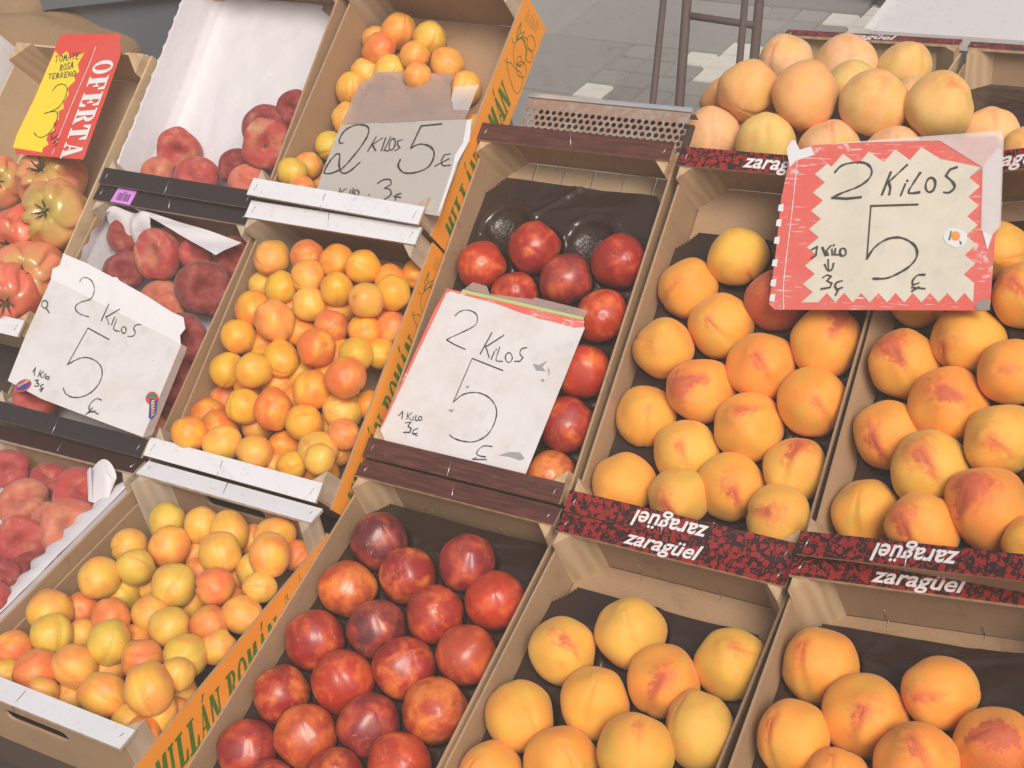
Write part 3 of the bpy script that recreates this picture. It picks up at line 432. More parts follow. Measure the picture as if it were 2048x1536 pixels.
 ('B2','ay',[-0.0449,-0.1556,-0.0207],0.025,[0.321,-0.711,-0.279,-0.56],[0.842,0.433,0.077],0.2,'half hidden yellow apricot,third from left,first row,middle apricot crate',0),
 ('B2','ao',[0.0096,-0.1558,-0.0251],0.0248,[0.766,0.346,0.52,-0.151],[0.819,0.377,0.077],0.5,'black spotted apricot,fourth from left,first row,middle apricot crate',0),
 ('B2','ao',[0.0232,-0.1279,-0.0671],0.0239,[0.92,0.296,-0.235,-0.105],[0.825,0.265,0.031],0.5,'dull orange apricot,fifth from left,first row,middle apricot crate',0),
 ('B2','ao',[0.0272,-0.161,-0.0559],0.021,[-0.172,0.408,-0.884,-0.149],[0.832,0.353,0.08],0.5,'low apricot,sixth from left,first row,middle apricot crate',0),
 ('B2','ay',[0.0714,-0.1595,-0.031],0.0197,[0.452,-0.679,0.081,-0.572],[0.829,0.388,0.03],0.2,'low yellow apricot,seventh from left,first row,middle apricot crate',0),
 ('B2','ao',[0.0872,-0.1517,-0.0737],0.029,[0.652,-0.608,-0.287,-0.351],[0.831,0.28,0.032],0.5,'big pink orange apricot,eighth from left,first row,middle apricot crate',0),
 ('B2','ay',[0.1008,-0.1298,-0.0339],0.0264,[-0.784,0.114,0.566,0.228],[0.75,0.432,0.081],0.2,'yellow freckled apricot,ninth from left,first row,middle apricot crate',0),
 ('B2','ay',[0.1259,-0.1447,-0.0074],0.0197,[0.266,0.174,-0.767,0.557],[0.79,0.433,0.073],0.2,'corner yellow apricot,tenth from left,first row,middle apricot crate',0),
 ('B2','ar',[-0.1214,-0.0793,-0.0875],0.0244,[0.917,-0.244,0.224,-0.221],[0.858,0.272,0.074],1.3,'clefted red apricot,first from left,second row,middle apricot crate',0),
 ('B2','ar',[-0.1196,-0.1147,-0.0629],0.0262,[-0.932,0.306,-0.12,0.155],[0.786,0.176,0.034],1.3,'rosy clefted apricot,second from left,second row,middle apricot crate',0),
 ('B2','ay',[-0.0378,-0.0963,-0.0268],0.0253,[0.658,0.021,-0.109,-0.745],[0.762,0.401,0.031],0.2,'oval yellow apricot,third from left,second row,middle apricot crate',0),
 ('B2','ao',[-0.0339,-0.1103,-0.0653],0.0228,[0.142,0.271,0.61,0.731],[0.812,0.384,0.072],0.5,'sunken plain apricot,fourth from left,second row,middle apricot crate',0),
 ('B2','ar',[0.008,-0.0898,-0.0308],0.0272,[0.667,-0.38,-0.405,-0.497],[0.771,0.218,0.035],1.3,'redness brightest apricot,fifth from left,second row,middle apricot crate',0),
 ('B2','ay',[0.063,-0.0966,-0.0339],0.0254,[0.939,0.013,-0.062,0.338],[0.837,0.379,0.032],0.2,'golden creased apricot,sixth from left,second row,middle apricot crate',0),
 ('B2','ay',[0.074,-0.0813,-0.0809],0.021,[0.001,0.781,0.046,0.622],[0.806,0.36,0.032],0.2,'wedged yellow apricot,seventh from left,second row,middle apricot crate',0),
 ('B2','ao',[0.1071,-0.1135,-0.0721],0.021,[-0.029,0.9,0.132,0.415],[0.811,0.38,0.077],0.5,'shaded apricot,eighth from left,second row,middle apricot crate',0),
 ('B2','ar',[0.1233,-0.0966,-0.0453],0.0224,[0.196,0.885,0.34,0.25],[0.811,0.285,0.082],1.3,'rosy apricot,ninth from left,second row,middle apricot crate',0),
 ('B2','ay',[-0.1,-0.0469,-0.036],0.0245,[0.628,0.747,-0.16,0.149],[0.736,0.391,0.029],0.2,'smooth apricot,first from left,third row,middle apricot crate',0),
 ('B2','ao',[-0.0682,-0.0574,-0.0587],0.021,[0.895,0.363,-0.257,-0.001],[0.841,0.329,0.032],0.5,'peeping apricot,second from left,third row,middle apricot crate',0),
 ('B2','ag',[-0.0349,-0.0449,-0.0116],0.0253,[0.945,0.185,-0.241,0.118],[0.728,0.378,0.035],0.12,'lime yellow apricot,third from left,third row,middle apricot crate',0),
 ('B2','ao',[-0.0273,-0.0454,-0.0642],0.0244,[0.93,-0.105,0.349,-0.04],[0.812,0.33,0.068],0.5,'sunken seamed apricot,fourth from left,third row,middle apricot crate',0),
 ('B2','ao',[0.0118,-0.062,-0.0612],0.0212,[-0.069,0.892,-0.035,-0.445],[0.833,0.285,0.03],0.5,'wedged apricot,fifth from left,third row,middle apricot crate',0),
 ('B2','ao',[0.0575,-0.0496,-0.028],0.0276,[0.561,-0.479,-0.558,-0.38],[0.814,0.298,0.03],0.5,'big peachy apricot,sixth from left,third row,middle apricot crate',0),
 ('B2','ao',[0.0781,-0.0267,-0.0539],0.021,[-0.015,-0.226,-0.97,0.087],[0.806,0.268,0.029],0.5,'peeping apricot,seventh from left,third row,middle apricot crate',0),
 ('B2','ay',[0.0999,-0.0617,-0.0559],0.0283,[-0.922,-0.076,0.018,-0.38],[0.763,0.433,0.078],0.2,'big creased dotted apricot,eighth from left,third row,middle apricot crate',0),
 ('B2','ar',[0.1176,-0.0271,-0.0077],0.0282,[-0.051,0.937,-0.196,-0.286],[0.817,0.219,0.034],1.3,'red topped large apricot,ninth from left,third row,middle apricot crate',0),
 ('B2','ao',[0.1246,-0.0404,-0.0784],0.021,[0.481,0.408,-0.334,-0.701],[0.874,0.292,0.03],0.5,'dark orange apricot,tenth from left,third row,middle apricot crate',0),
 ('B2','ay',[-0.0966,0.0024,-0.0289],0.0245,[0.261,-0.307,0.103,0.909],[0.827,0.373,0.031],0.2,'yellow apricot,first from left,fourth row,middle apricot crate',0),
 ('B2','ao',[-0.0759,0.0086,-0.0636],0.0234,[0.803,0.32,-0.494,-0.093],[0.901,0.29,0.028],0.5,'sunken orange apricot,second from left,fourth row,middle apricot crate',0),
 ('B2','ay',[-0.0178,-0.014,-0.0368],0.0255,[-0.045,0.478,-0.48,0.734],[0.816,0.39,0.029],0.2,'golden seamed apricot,third from left,fourth row,middle apricot crate',0),
 ('B2','ag',[0.0034,-0.0192,-0.0691],0.021,[-0.299,0.852,0.077,0.422],[0.692,0.393,0.032],0.12,'wedged greenish apricot,fourth from left,fourth row,middle apricot crate',0),
 ('B2','ar',[0.041,0.0098,-0.0242],0.0272,[-0.409,-0.632,0.559,0.348],[0.831,0.203,0.034],1.3,'black dotted apricot,fifth from left,fourth row,middle apricot crate',0),
 ('B2','ao',[0.0503,-0.0131,-0.0631],0.021,[-0.334,0.596,0.179,0.708],[0.802,0.299,0.029],0.5,'peeping apricot,sixth from left,fourth row,middle apricot crate',0),
 ('B2','ag',[0.1066,0.0126,-0.0265],0.0248,[0.389,-0.312,0.24,-0.833],[0.664,0.376,0.033],0.12,'pale yellow apricot,seventh from left,fourth row,middle apricot crate',0),
 ('B2','ao',[-0.0971,0.0509,-0.0366],0.027,[-0.848,-0.305,-0.413,-0.126],[0.897,0.295,0.031],0.5,'ringed orange apricot,first from left,fifth row,middle apricot crate',0),
 ('B2','ao',[-0.0444,0.0356,-0.0245],0.0286,[0.313,0.914,-0.028,0.257],[0.817,0.327,0.078],0.5,'bruised apricot,second from left,fifth row,middle apricot crate',0),
 ('B2','ao',[-0.0236,0.0395,-0.0641],0.0239,[0.837,0.069,-0.345,0.42],[0.875,0.319,0.03],0.5,'shaded orange apricot,third from left,fifth row,middle apricot crate',0),
 ('B2','ar',[0.0377,0.0496,-0.0437],0.0248,[0.49,-0.361,0.19,-0.771],[0.82,0.265,0.076],1.3,'rosy pale apricot,fourth from left,fifth row,middle apricot crate',0),
 ('B2','ao',[0.0552,0.0191,-0.0633],0.021,[-0.21,0.029,-0.685,0.697],[0.835,0.3,0.03],0.5,'shaded apricot,fifth from left,fifth row,middle apricot crate',0),
 ('B2','ao',[0.0988,0.0513,-0.0364],0.023,[-0.294,0.81,0.003,0.508],[0.813,0.273,0.03],0.5,'speckled apricot,sixth from left,fifth row,middle apricot crate',0),
 ('B2','ay',[0.1234,0.0303,-0.0585],0.0223,[0.975,0.201,-0.049,0.079],[0.753,0.386,0.029],0.2,'seamed yellow apricot,seventh from left,fifth row,middle apricot crate',0),
 ('B2','ag',[-0.1162,0.0953,-0.056],0.021,[0.174,-0.235,-0.523,-0.801],[0.686,0.44,0.072],0.12,'buried greenish apricot,first from left,sixth row,middle apricot crate',0),
 ('B2','ag',[-0.0617,0.0893,-0.031],0.0239,[0.522,-0.043,0.606,-0.599],[0.713,0.4,0.034],0.12,'stem ended apricot,second from left,sixth row,middle apricot crate',0),
 ('B2','ao',[-0.0525,0.0696,-0.0636],0.0219,[-0.147,0.944,0.012,-0.296],[0.841,0.306,0.031],0.5,'tucked apricot,third from left,sixth row,middle apricot crate',0),
 ('B2','ay',[-0.0059,0.0747,-0.036],0.025,[-0.832,0.322,0.148,0.427],[0.834,0.464,0.076],0.2,'split seamed apricot,fourth from left,sixth row,middle apricot crate',0),
 ('B2','ao',[0.0265,0.0832,-0.0629],0.0216,[0.752,-0.325,-0.47,-0.328],[0.852,0.351,0.074],0.5,'sunken apricot,fifth from left,sixth row,middle apricot crate',0),
 ('B2','ay',[0.034,0.1014,-0.0292],0.0241,[0.797,-0.151,0.212,-0.545],[0.794,0.389,0.03],0.2,'brown topped seamed apricot,sixth from left,sixth row,middle apricot crate',0),
 ('B2','ao',[0.0975,0.0949,-0.0765],0.0214,[0.064,0.782,-0.09,0.613],[0.917,0.304,0.028],0.5,'tucked apricot,seventh from left,sixth row,middle apricot crate',0),
 ('B2','ao',[0.1031,0.0868,-0.0077],0.0248,[0.179,-0.167,0.962,0.119],[0.778,0.36,0.071],0.5,'round orange apricot,eighth from left,sixth row,middle apricot crate',0),
 ('B2','ar',[0.1226,0.0715,-0.0604],0.0231,[0.56,-0.605,0.561,-0.068],[0.858,0.298,0.078],1.3,'rosy cheeked apricot,ninth from left,sixth row,middle apricot crate',0),
 ('B2','ao',[-0.102,0.1334,-0.036],0.0265,[-0.13,-0.284,0.4,-0.861],[0.801,0.348,0.08],0.5,'green bottomed apricot,first from left,seventh row,middle apricot crate',0),
 ('B2','ar',[-0.0473,0.1479,-0.0409],0.0248,[-0.078,0.897,-0.075,-0.428],[0.764,0.284,0.081],1.3,'dotted red apricot,second from left,seventh row,middle apricot crate',0),
 ('B2','ao',[-0.0239,0.1134,-0.0311],0.0252,[-0.006,0.249,-0.462,0.851],[0.862,0.358,0.069],0.5,'orange topped apricot,third from left,seventh row,middle apricot crate',0),
 ('B2','ao',[0.0094,0.1463,-0.036],0.0245,[-0.509,0.717,0.037,0.475],[0.858,0.312,0.028],0.5,'plain orange apricot,fourth from left,seventh row,middle apricot crate',0),
 ('B2','ay',[0.0575,0.1445,-0.036],0.0249,[-0.989,-0.088,0.049,0.105],[0.851,0.395,0.032],0.2,'yellow deep seamed apricot,fifth from left,seventh row,middle apricot crate',0),
 ('B2','ao',[0.0941,0.1372,-0.0611],0.0242,[-0.776,0.312,0.113,0.537],[0.874,0.283,0.028],0.5,'upright seamed apricot,sixth from left,seventh row,middle apricot crate',0),
 ('B2','ay',[0.1201,0.115,-0.0355],0.0257,[0.895,-0.247,0.029,0.371],[0.803,0.382,0.031],0.2,'large golden apricot,seventh from left,seventh row,middle apricot crate',0),
 ('B2','ao',[0.1246,0.1587,-0.0676],0.021,[-0.445,0.881,0.089,-0.132],[0.839,0.296,0.028],0.5,'corner apricot,alone,eighth row,middle apricot crate',0),
 ('C2','ay',[-0.0978,-0.1541,-0.036],0.0184,[0.594,-0.639,-0.081,-0.482],[0.801,0.448,0.077],0.2,'edge apricot,first from left,first row,front apricot crate',0),
 ('C2','ar',[-0.0611,-0.1335,-0.0369],0.0282,[-0.797,-0.413,0.369,-0.241],[0.779,0.267,0.081],1.3,'big red apricot,second from left,first row,front apricot crate',0),
 ('C2','ao',[-0.0283,-0.159,-0.0343],0.0204,[0.221,-0.925,-0.043,-0.304],[0.798,0.351,0.077],0.5,'front left apricot,third from left,first row,front apricot crate',0),
 ('C2','ay',[-0.016,-0.1378,-0.0623],0.021,[-0.402,-0.682,0.566,-0.23],[0.793,0.418,0.084],0.2,'sunken buff apricot,fourth from left,first row,front apricot crate',0),
 ('C2','ao',[0.0466,-0.1326,-0.036],0.028,[0.105,-0.833,0.094,-0.534],[0.841,0.366,0.072],0.5,'large orange apricot,fifth from left,first row,front apricot crate',0),
 ('C2','ay',[0.0922,-0.1442,-0.049],0.02,[-0.232,-0.796,0.229,-0.51],[0.835,0.429,0.074],0.2,'pale front apricot,sixth from left,first row,front apricot crate',0),
 ('C2','ao',[0.1246,-0.1239,-0.0442],0.021,[-0.734,0.395,0.384,0.397],[0.804,0.386,0.074],0.5,'sunken apricot,seventh from left,first row,front apricot crate',0),
 ('C2','ar',[0.1249,-0.1553,-0.0448],0.0208,[0.506,0.806,0.255,-0.172],[0.818,0.295,0.08],1.3,'front corner red apricot,eighth from left,first row,front apricot crate',0),
 ('C2','ar',[-0.1158,-0.1183,-0.036],0.0238,[0.886,0.237,-0.268,-0.296],[0.788,0.28,0.082],1.3,'red left edge apricot,first from left,second row,front apricot crate',0),
 ('C2','ao',[-0.013,-0.1135,-0.0306],0.0262,[0.769,0.156,-0.452,-0.423],[0.792,0.365,0.077],0.5,'peachy apricot,second from left,second row,front apricot crate',0),
 ('C2','ay',[0.1016,-0.1227,-0.0683],0.021,[-0.427,0.718,-0.122,0.536],[0.786,0.452,0.082],0.2,'green wedged apricot,third from left,second row,front apricot crate',0),
 ('C2','ao',[0.1174,-0.1193,-0.0079],0.0285,[0.18,0.742,-0.4,0.507],[0.798,0.357,0.075],0.5,'largest apricot,fourth from left,second row,front apricot crate',0),
 ('C2','ao',[0.1252,-0.1041,-0.0664],0.0197,[-0.723,-0.032,-0.687,0.074],[0.804,0.356,0.072],0.5,'front right apricot,fifth from left,second row,front apricot crate',0),
 ('C2','ag',[-0.0816,-0.0825,-0.0326],0.027,[0.37,0.87,-0.094,0.311],[0.682,0.473,0.072],0.12,'pale with a black spot apricot,first from left,third row,front apricot crate',0),
 ('C2','ay',[-0.0655,-0.0544,-0.056],0.021,[-0.554,0.028,0.327,-0.765],[0.772,0.449,0.082],0.2,'wedged apricot,second from left,third row,front apricot crate',0),
 ('C2','ao',[0.0039,-0.0863,-0.063],0.021,[0.677,0.551,-0.364,0.323],[0.779,0.367,0.074],0.5,'sunken apricot,third from left,third row,front apricot crate',0),
 ('C2','ag',[0.0048,-0.0691,-0.0274],0.0277,[0.766,-0.186,0.297,-0.539],[0.669,0.464,0.069],0.12,'large lime apricot,fourth from left,third row,front apricot crate',0),
 ('C2','ar',[0.0553,-0.0694,-0.036],0.025,[-0.314,0.827,0.146,0.444],[0.727,0.282,0.076],1.3,'red dotted apricot,fifth from left,third row,front apricot crate',0),
 ('C2','ao',[0.1088,-0.0752,-0.0689],0.021,[0.363,0.776,0.435,0.277],[0.806,0.369,0.074],0.5,'shaded apricot,sixth from left,third row,front apricot crate',0),
 ('C2','ay',[0.1245,-0.0804,-0.0231],0.0211,[0.837,-0.186,0.193,-0.476],[0.784,0.442,0.081],0.2,'seamed wall side apricot,seventh from left,third row,front apricot crate',0),
 ('C2','ao',[-0.1169,-0.0504,-0.036],0.0289,[0.602,0.179,-0.519,0.58],[0.782,0.35,0.076],0.5,'bright orange oval apricot,first from left,fourth row,front apricot crate',0),
 ('C2','ar',[-0.1022,-0.0164,-0.0593],0.0222,[-0.089,-0.464,0.761,0.445],[0.85,0.28,0.083],1.3,'sunken crimson apricot,second from left,fourth row,front apricot crate',0),
 ('C2','ar',[-0.0304,-0.0305,-0.0365],0.0253,[0.267,0.924,-0.062,0.268],[0.775,0.28,0.08],1.3,'red topped black spotted apricot,third from left,fourth row,front apricot crate',0),
 ('C2','ar',[0.0082,-0.0364,-0.0572],0.021,[0.158,-0.728,-0.051,-0.666],[0.757,0.279,0.079],1.3,'sunken red apricot,fourth from left,fourth row,front apricot crate',0),
 ('C2','ay',[0.0573,-0.017,-0.0335],0.0255,[0.449,0.645,-0.106,-0.609],[0.717,0.437,0.081],0.2,'yellow freckled apricot,fifth from left,fourth row,front apricot crate',0),
 ('C2','ag',[0.1058,-0.0461,-0.0352],0.0267,[0.786,0.554,-0.136,0.24],[0.685,0.465,0.067],0.12,'lime seamed apricot,sixth from left,fourth row,front apricot crate',0),
 ('C2','ay',[-0.0823,0.0123,-0.0234],0.0279,[0.164,0.297,-0.689,0.64],[0.774,0.435,0.077],0.2,'round buff apricot,first from left,fifth row,front apricot crate',0),
 ('C2','ag',[-0.0668,0.0228,-0.0622],0.0224,[0.993,0.015,-0.114,-0.042],[0.665,0.481,0.067],0.12,'ringed olive apricot,second from left,fifth row,front apricot crate',0),
 ('C2','ao',[0.0161,-0.0056,-0.0371],0.0246,[-0.407,-0.869,-0.176,0.219],[0.796,0.385,0.074],0.5,'plain apricot,third from left,fifth row,front apricot crate',0),
 ('C2','ar',[0.0942,0.011,-0.0438],0.0244,[0.773,-0.073,0.448,-0.443],[0.766,0.282,0.08],1.3,'red deep seamed apricot,fourth from left,fifth row,front apricot crate',0),
 ('C2','ao',[0.1248,-0.0122,-0.0469],0.0208,[-0.583,-0.614,0.504,-0.171],[0.812,0.335,0.076],0.5,'wall side orange apricot,fifth from left,fifth row,front apricot crate',0),
 ('C2','ao',[-0.0576,0.0603,-0.0713],0.024,[-0.272,-0.207,0.582,-0.738],[0.821,0.389,0.077],0.5,'hidden orange apricot,first from left,sixth row,front apricot crate',0),
 ('C2','ag',[-0.0511,0.0476,-0.0274],0.0248,[-0.983,-0.109,-0.073,-0.129],[0.667,0.465,0.072],0.12,'green wrinkled apricot,second from left,sixth row,front apricot crate',0),
 ('C2','ag',[0.0218,0.0383,-0.0258],0.0288,[0.563,0.703,-0.305,0.311],[0.676,0.459,0.074],0.12,'large yellow red topped apricot,third from left,sixth row,front apricot crate',0),
 ('C2','ay',[0.026,0.049,-0.0677],0.0221,[-0.321,-0.363,0.334,0.809],[0.815,0.449,0.077],0.2,'sunken golden apricot,fourth from left,sixth row,front apricot crate',0),
 ('C2','ar',[0.0749,0.0562,-0.0264],0.0254,[0.218,-0.259,0.369,-0.866],[0.814,0.259,0.084],1.3,'half green half rosy apricot,fifth from left,sixth row,front apricot crate',0),
 ('C2','ar',[0.0795,0.0666,-0.0658],0.0226,[-0.849,-0.42,-0.278,-0.162],[0.786,0.287,0.085],1.3,'sunken red apricot,sixth from left,sixth row,front apricot crate',0),
 ('C2','ao',[0.1206,0.0436,-0.049],0.0252,[0.779,0.186,-0.594,0.074],[0.777,0.377,0.076],0.5,'squarish apricot,seventh from left,sixth row,front apricot crate',0),
 ('C2','ay',[-0.0948,0.0823,-0.036],0.0242,[0.297,-0.068,0.335,-0.892],[0.838,0.435,0.078],0.2,'yellow shouldered apricot,first from left,seventh row,front apricot crate',0),
 ('C2','ao',[-0.0372,0.0984,-0.032],0.0279,[0.301,0.069,0.058,0.949],[0.854,0.367,0.075],0.5,'scabbed apricot,second from left,seventh row,front apricot crate',0),
 ('C2','ar',[0.0121,0.0909,-0.0568],0.0211,[0.727,0.546,-0.414,0.042],[0.766,0.295,0.079],1.3,'sunken red apricot,third from left,seventh row,front apricot crate',0),
 ('C2','ay',[0.0451,0.1065,-0.0243],0.028,[0.234,0.76,-0.288,0.533],[0.795,0.429,0.08],0.2,'oval apricot,fourth from left,seventh row,front apricot crate',0),
 ('C2','ao',[0.0537,0.1108,-0.0682],0.0212,[-0.67,-0.518,-0.515,0.136],[0.831,0.36,0.075],0.5,'shaded apricot,fifth from left,seventh row,front apricot crate',0),
 ('C2','ag',[0.0879,0.1154,-0.0496],0.0248,[0.936,0.014,0.079,-0.342],[0.667,0.488,0.075],0.12,'green clefted apricot,sixth from left,seventh row,front apricot crate',0),
 ('C2','ay',[0.1254,0.0823,-0.0354],0.0202,[0.86,0.353,-0.359,0.088],[0.793,0.426,0.081],0.2,'wall side apricot,seventh from left,seventh row,front apricot crate',0),
 ('C2','ag',[-0.0761,0.1398,-0.036],0.0259,[0.711,-0.229,0.503,-0.435],[0.638,0.466,0.071],0.12,'green streaked apricot,first from left,eighth row,front apricot crate',0),
 ('C2','ao',[-0.0248,0.1247,-0.066],0.0217,[-0.692,0.579,-0.375,-0.211],[0.817,0.383,0.081],0.5,'sunken orange apricot,second from left,eighth row,front apricot crate',0),
 ('C2','ay',[-0.0189,0.1467,-0.0327],0.0256,[-0.844,0.217,0.102,0.479],[0.816,0.435,0.083],0.2,'round golden apricot,third from left,eighth row,front apricot crate',0),
 ('C2','ay',[0.0258,0.1485,-0.0312],0.0267,[0.21,0.788,-0.269,0.512],[0.838,0.42,0.078],0.2,'long golden apricot,fourth from left,eighth row,front apricot crate',0),
 ('C2','ao',[0.1184,0.1203,-0.0175],0.0274,[0.83,-0.184,-0.336,-0.405],[0.803,0.337,0.072],0.5,'big peach pink apricot,fifth from left,eighth row,front apricot crate',0),
 ('C2','ao',[0.0407,0.1693,-0.0625],0.021,[-0.943,0.237,-0.042,0.231],[0.864,0.343,0.078],0.5,'tucked apricot,first from left,ninth row,front apricot crate',0),
 ('C2','ao',[0.0866,0.168,-0.036],0.0246,[0.029,0.467,0.501,0.728],[0.786,0.375,0.076],0.5,'orange apricot,second from left,ninth row,front apricot crate',0),
 ('C2','ar',[0.1227,0.1637,-0.0563],0.021,[0.645,0.698,-0.203,0.236],[0.83,0.265,0.081],1.3,'back corner red apricot,third from left,ninth row,front apricot crate',0),
 ('A2','ag',[-0.1225,-0.1392,-0.043],0.0232,[-0.915,-0.041,-0.371,0.156],[0.666,0.475,0.072],0.12,'yellow creased apricot,first from left,first row,upper apricot crate',0),
 ('A2','ar',[-0.0941,-0.1619,-0.0445],0.0193,[-0.001,0.007,0.249,-0.969],[0.807,0.279,0.08],1.3,'low rosy apricot,second from left,first row,upper apricot crate',0),
 ('A2','ao',[-0.1236,-0.1121,-0.0705],0.0221,[0.531,-0.04,-0.729,0.43],[0.82,0.354,0.074],0.5,'orange apricot,first from left,second row,upper apricot crate',0),
 ('A2','ao',[-0.1232,-0.1168,-0.1031],0.021,[-0.101,-0.929,0.093,-0.343],[0.791,0.346,0.078],0.5,'tucked apricot,second from left,second row,upper apricot crate',0),
 ('A2','ag',[-0.1225,-0.0602,-0.098],0.0232,[-0.351,0.295,-0.399,0.794],[0.646,0.484,0.072],0.12,'greenish seamed apricot,alone,third row,upper apricot crate',0),
 ('A2','ay',[-0.1129,-0.0099,-0.098],0.0233,[0.614,0.709,-0.26,0.229],[0.748,0.409,0.08],0.2,'smooth apricot,first from left,fourth row,upper apricot crate',0),
 ('A2','ao',[0.1152,0.0078,-0.098],0.0178,[0.765,0.341,-0.451,0.309],[0.778,0.363,0.078],0.5,'wall side apricot,second from left,fourth row,upper apricot crate',0),
 ('A2','ay',[-0.1207,0.0378,-0.0921],0.025,[-0.847,0.308,-0.046,0.43],[0.813,0.437,0.08],0.2,'clefted apricot,first from left,fifth row,upper apricot crate',0),
 ('A2','ay',[-0.0353,0.0422,-0.0998],0.0246,[-0.613,-0.691,0.38,0.045],[0.848,0.435,0.086],0.2,'veiled apricot,second from left,fifth row,upper apricot crate',0),
 ('A2','ao',[0.0083,0.058,-0.0636],0.0211,[-0.553,-0.714,0.43,0.021],[0.877,0.356,0.076],0.5,'half hidden apricot,third from left,fifth row,upper apricot crate',0),
 ('A2','ay',[0.0155,0.0557,-0.1],0.0244,[-0.021,-0.787,0.438,0.434],[0.856,0.429,0.082],0.2,'veiled apricot,fourth from left,fifth row,upper apricot crate',0),
 ('A2','ay',[0.0735,0.0666,-0.098],0.0256,[-0.582,0.561,0.333,0.485],[0.835,0.423,0.081],0.2,'plastic covered apricot,fifth from left,fifth row,upper apricot crate',0),
 ('A2','ay',[-0.1136,0.0752,-0.1022],0.022,[0.057,0.849,-0.124,0.511],[0.807,0.432,0.085],0.2,'freckled apricot,first from left,sixth row,upper apricot crate',0),
 ('A2','ay',[-0.068,0.0777,-0.098],0.0256,[0.655,-0.345,0.243,-0.627],[0.799,0.481,0.083],0.2,'seamed pale apricot,second from left,sixth row,upper apricot crate',0),
 ('A2','ao',[-0.0282,0.1048,-0.0884],0.0239,[0.964,-0.087,0.244,0.064],[0.791,0.365,0.073],0.5,'creased apricot,third from left,sixth row,upper apricot crate',0),
 ('A2','ao',[0.0258,0.1036,-0.098],0.0252,[0.222,-0.374,0.57,-0.697],[0.839,0.371,0.072],0.5,'round apricot,fourth from left,sixth row,upper apricot crate',0),
 ('A2','ao',[-0.1242,0.1362,-0.1027],0.0214,[-0.335,0.312,0.887,-0.059],[0.8,0.368,0.075],0.5,'hidden apricot,first from left,seventh row,upper apricot crate',0),
 ('A2','ar',[-0.0971,0.1112,-0.0886],0.0258,[0.309,0.782,0.125,-0.526],[0.772,0.293,0.085],1.3,'red dotted apricot,second from left,seventh row,upper apricot crate',0),
 ('A2','ay',[-0.0231,0.1441,-0.0989],0.0256,[0.727,-0.33,0.233,-0.555],[0.756,0.467,0.074],0.2,'seamed golden apricot,third from left,seventh row,upper apricot crate',0),
 ('A2','ao',[-0.0836,0.152,-0.0979],0.0267,[0.838,-0.392,0.114,-0.364],[0.808,0.352,0.074],0.5,'bright orange apricot,alone,eighth row,upper apricot crate',0),
]
SG = {'S1': ([-1.4596,1.104,0.6301],[-0.95136,-0.29119,-0.03966,0.09242]),'S3': ([-0.8638,1.225,0.6189],[0.95067,0.30978,0.00322,-0.01586]),'S2': ([-1.0985,1.4273,0.8082],[-0.97869,-0.18281,0.0294,-0.08877]),'S4': ([-0.3862,1.4089,0.8269],[0.94715,0.30685,-0.09356,0.0009]),'S5': ([-1.7164,1.4173,0.8535],[0.96325,0.26399,-0.01943,0.0456])}
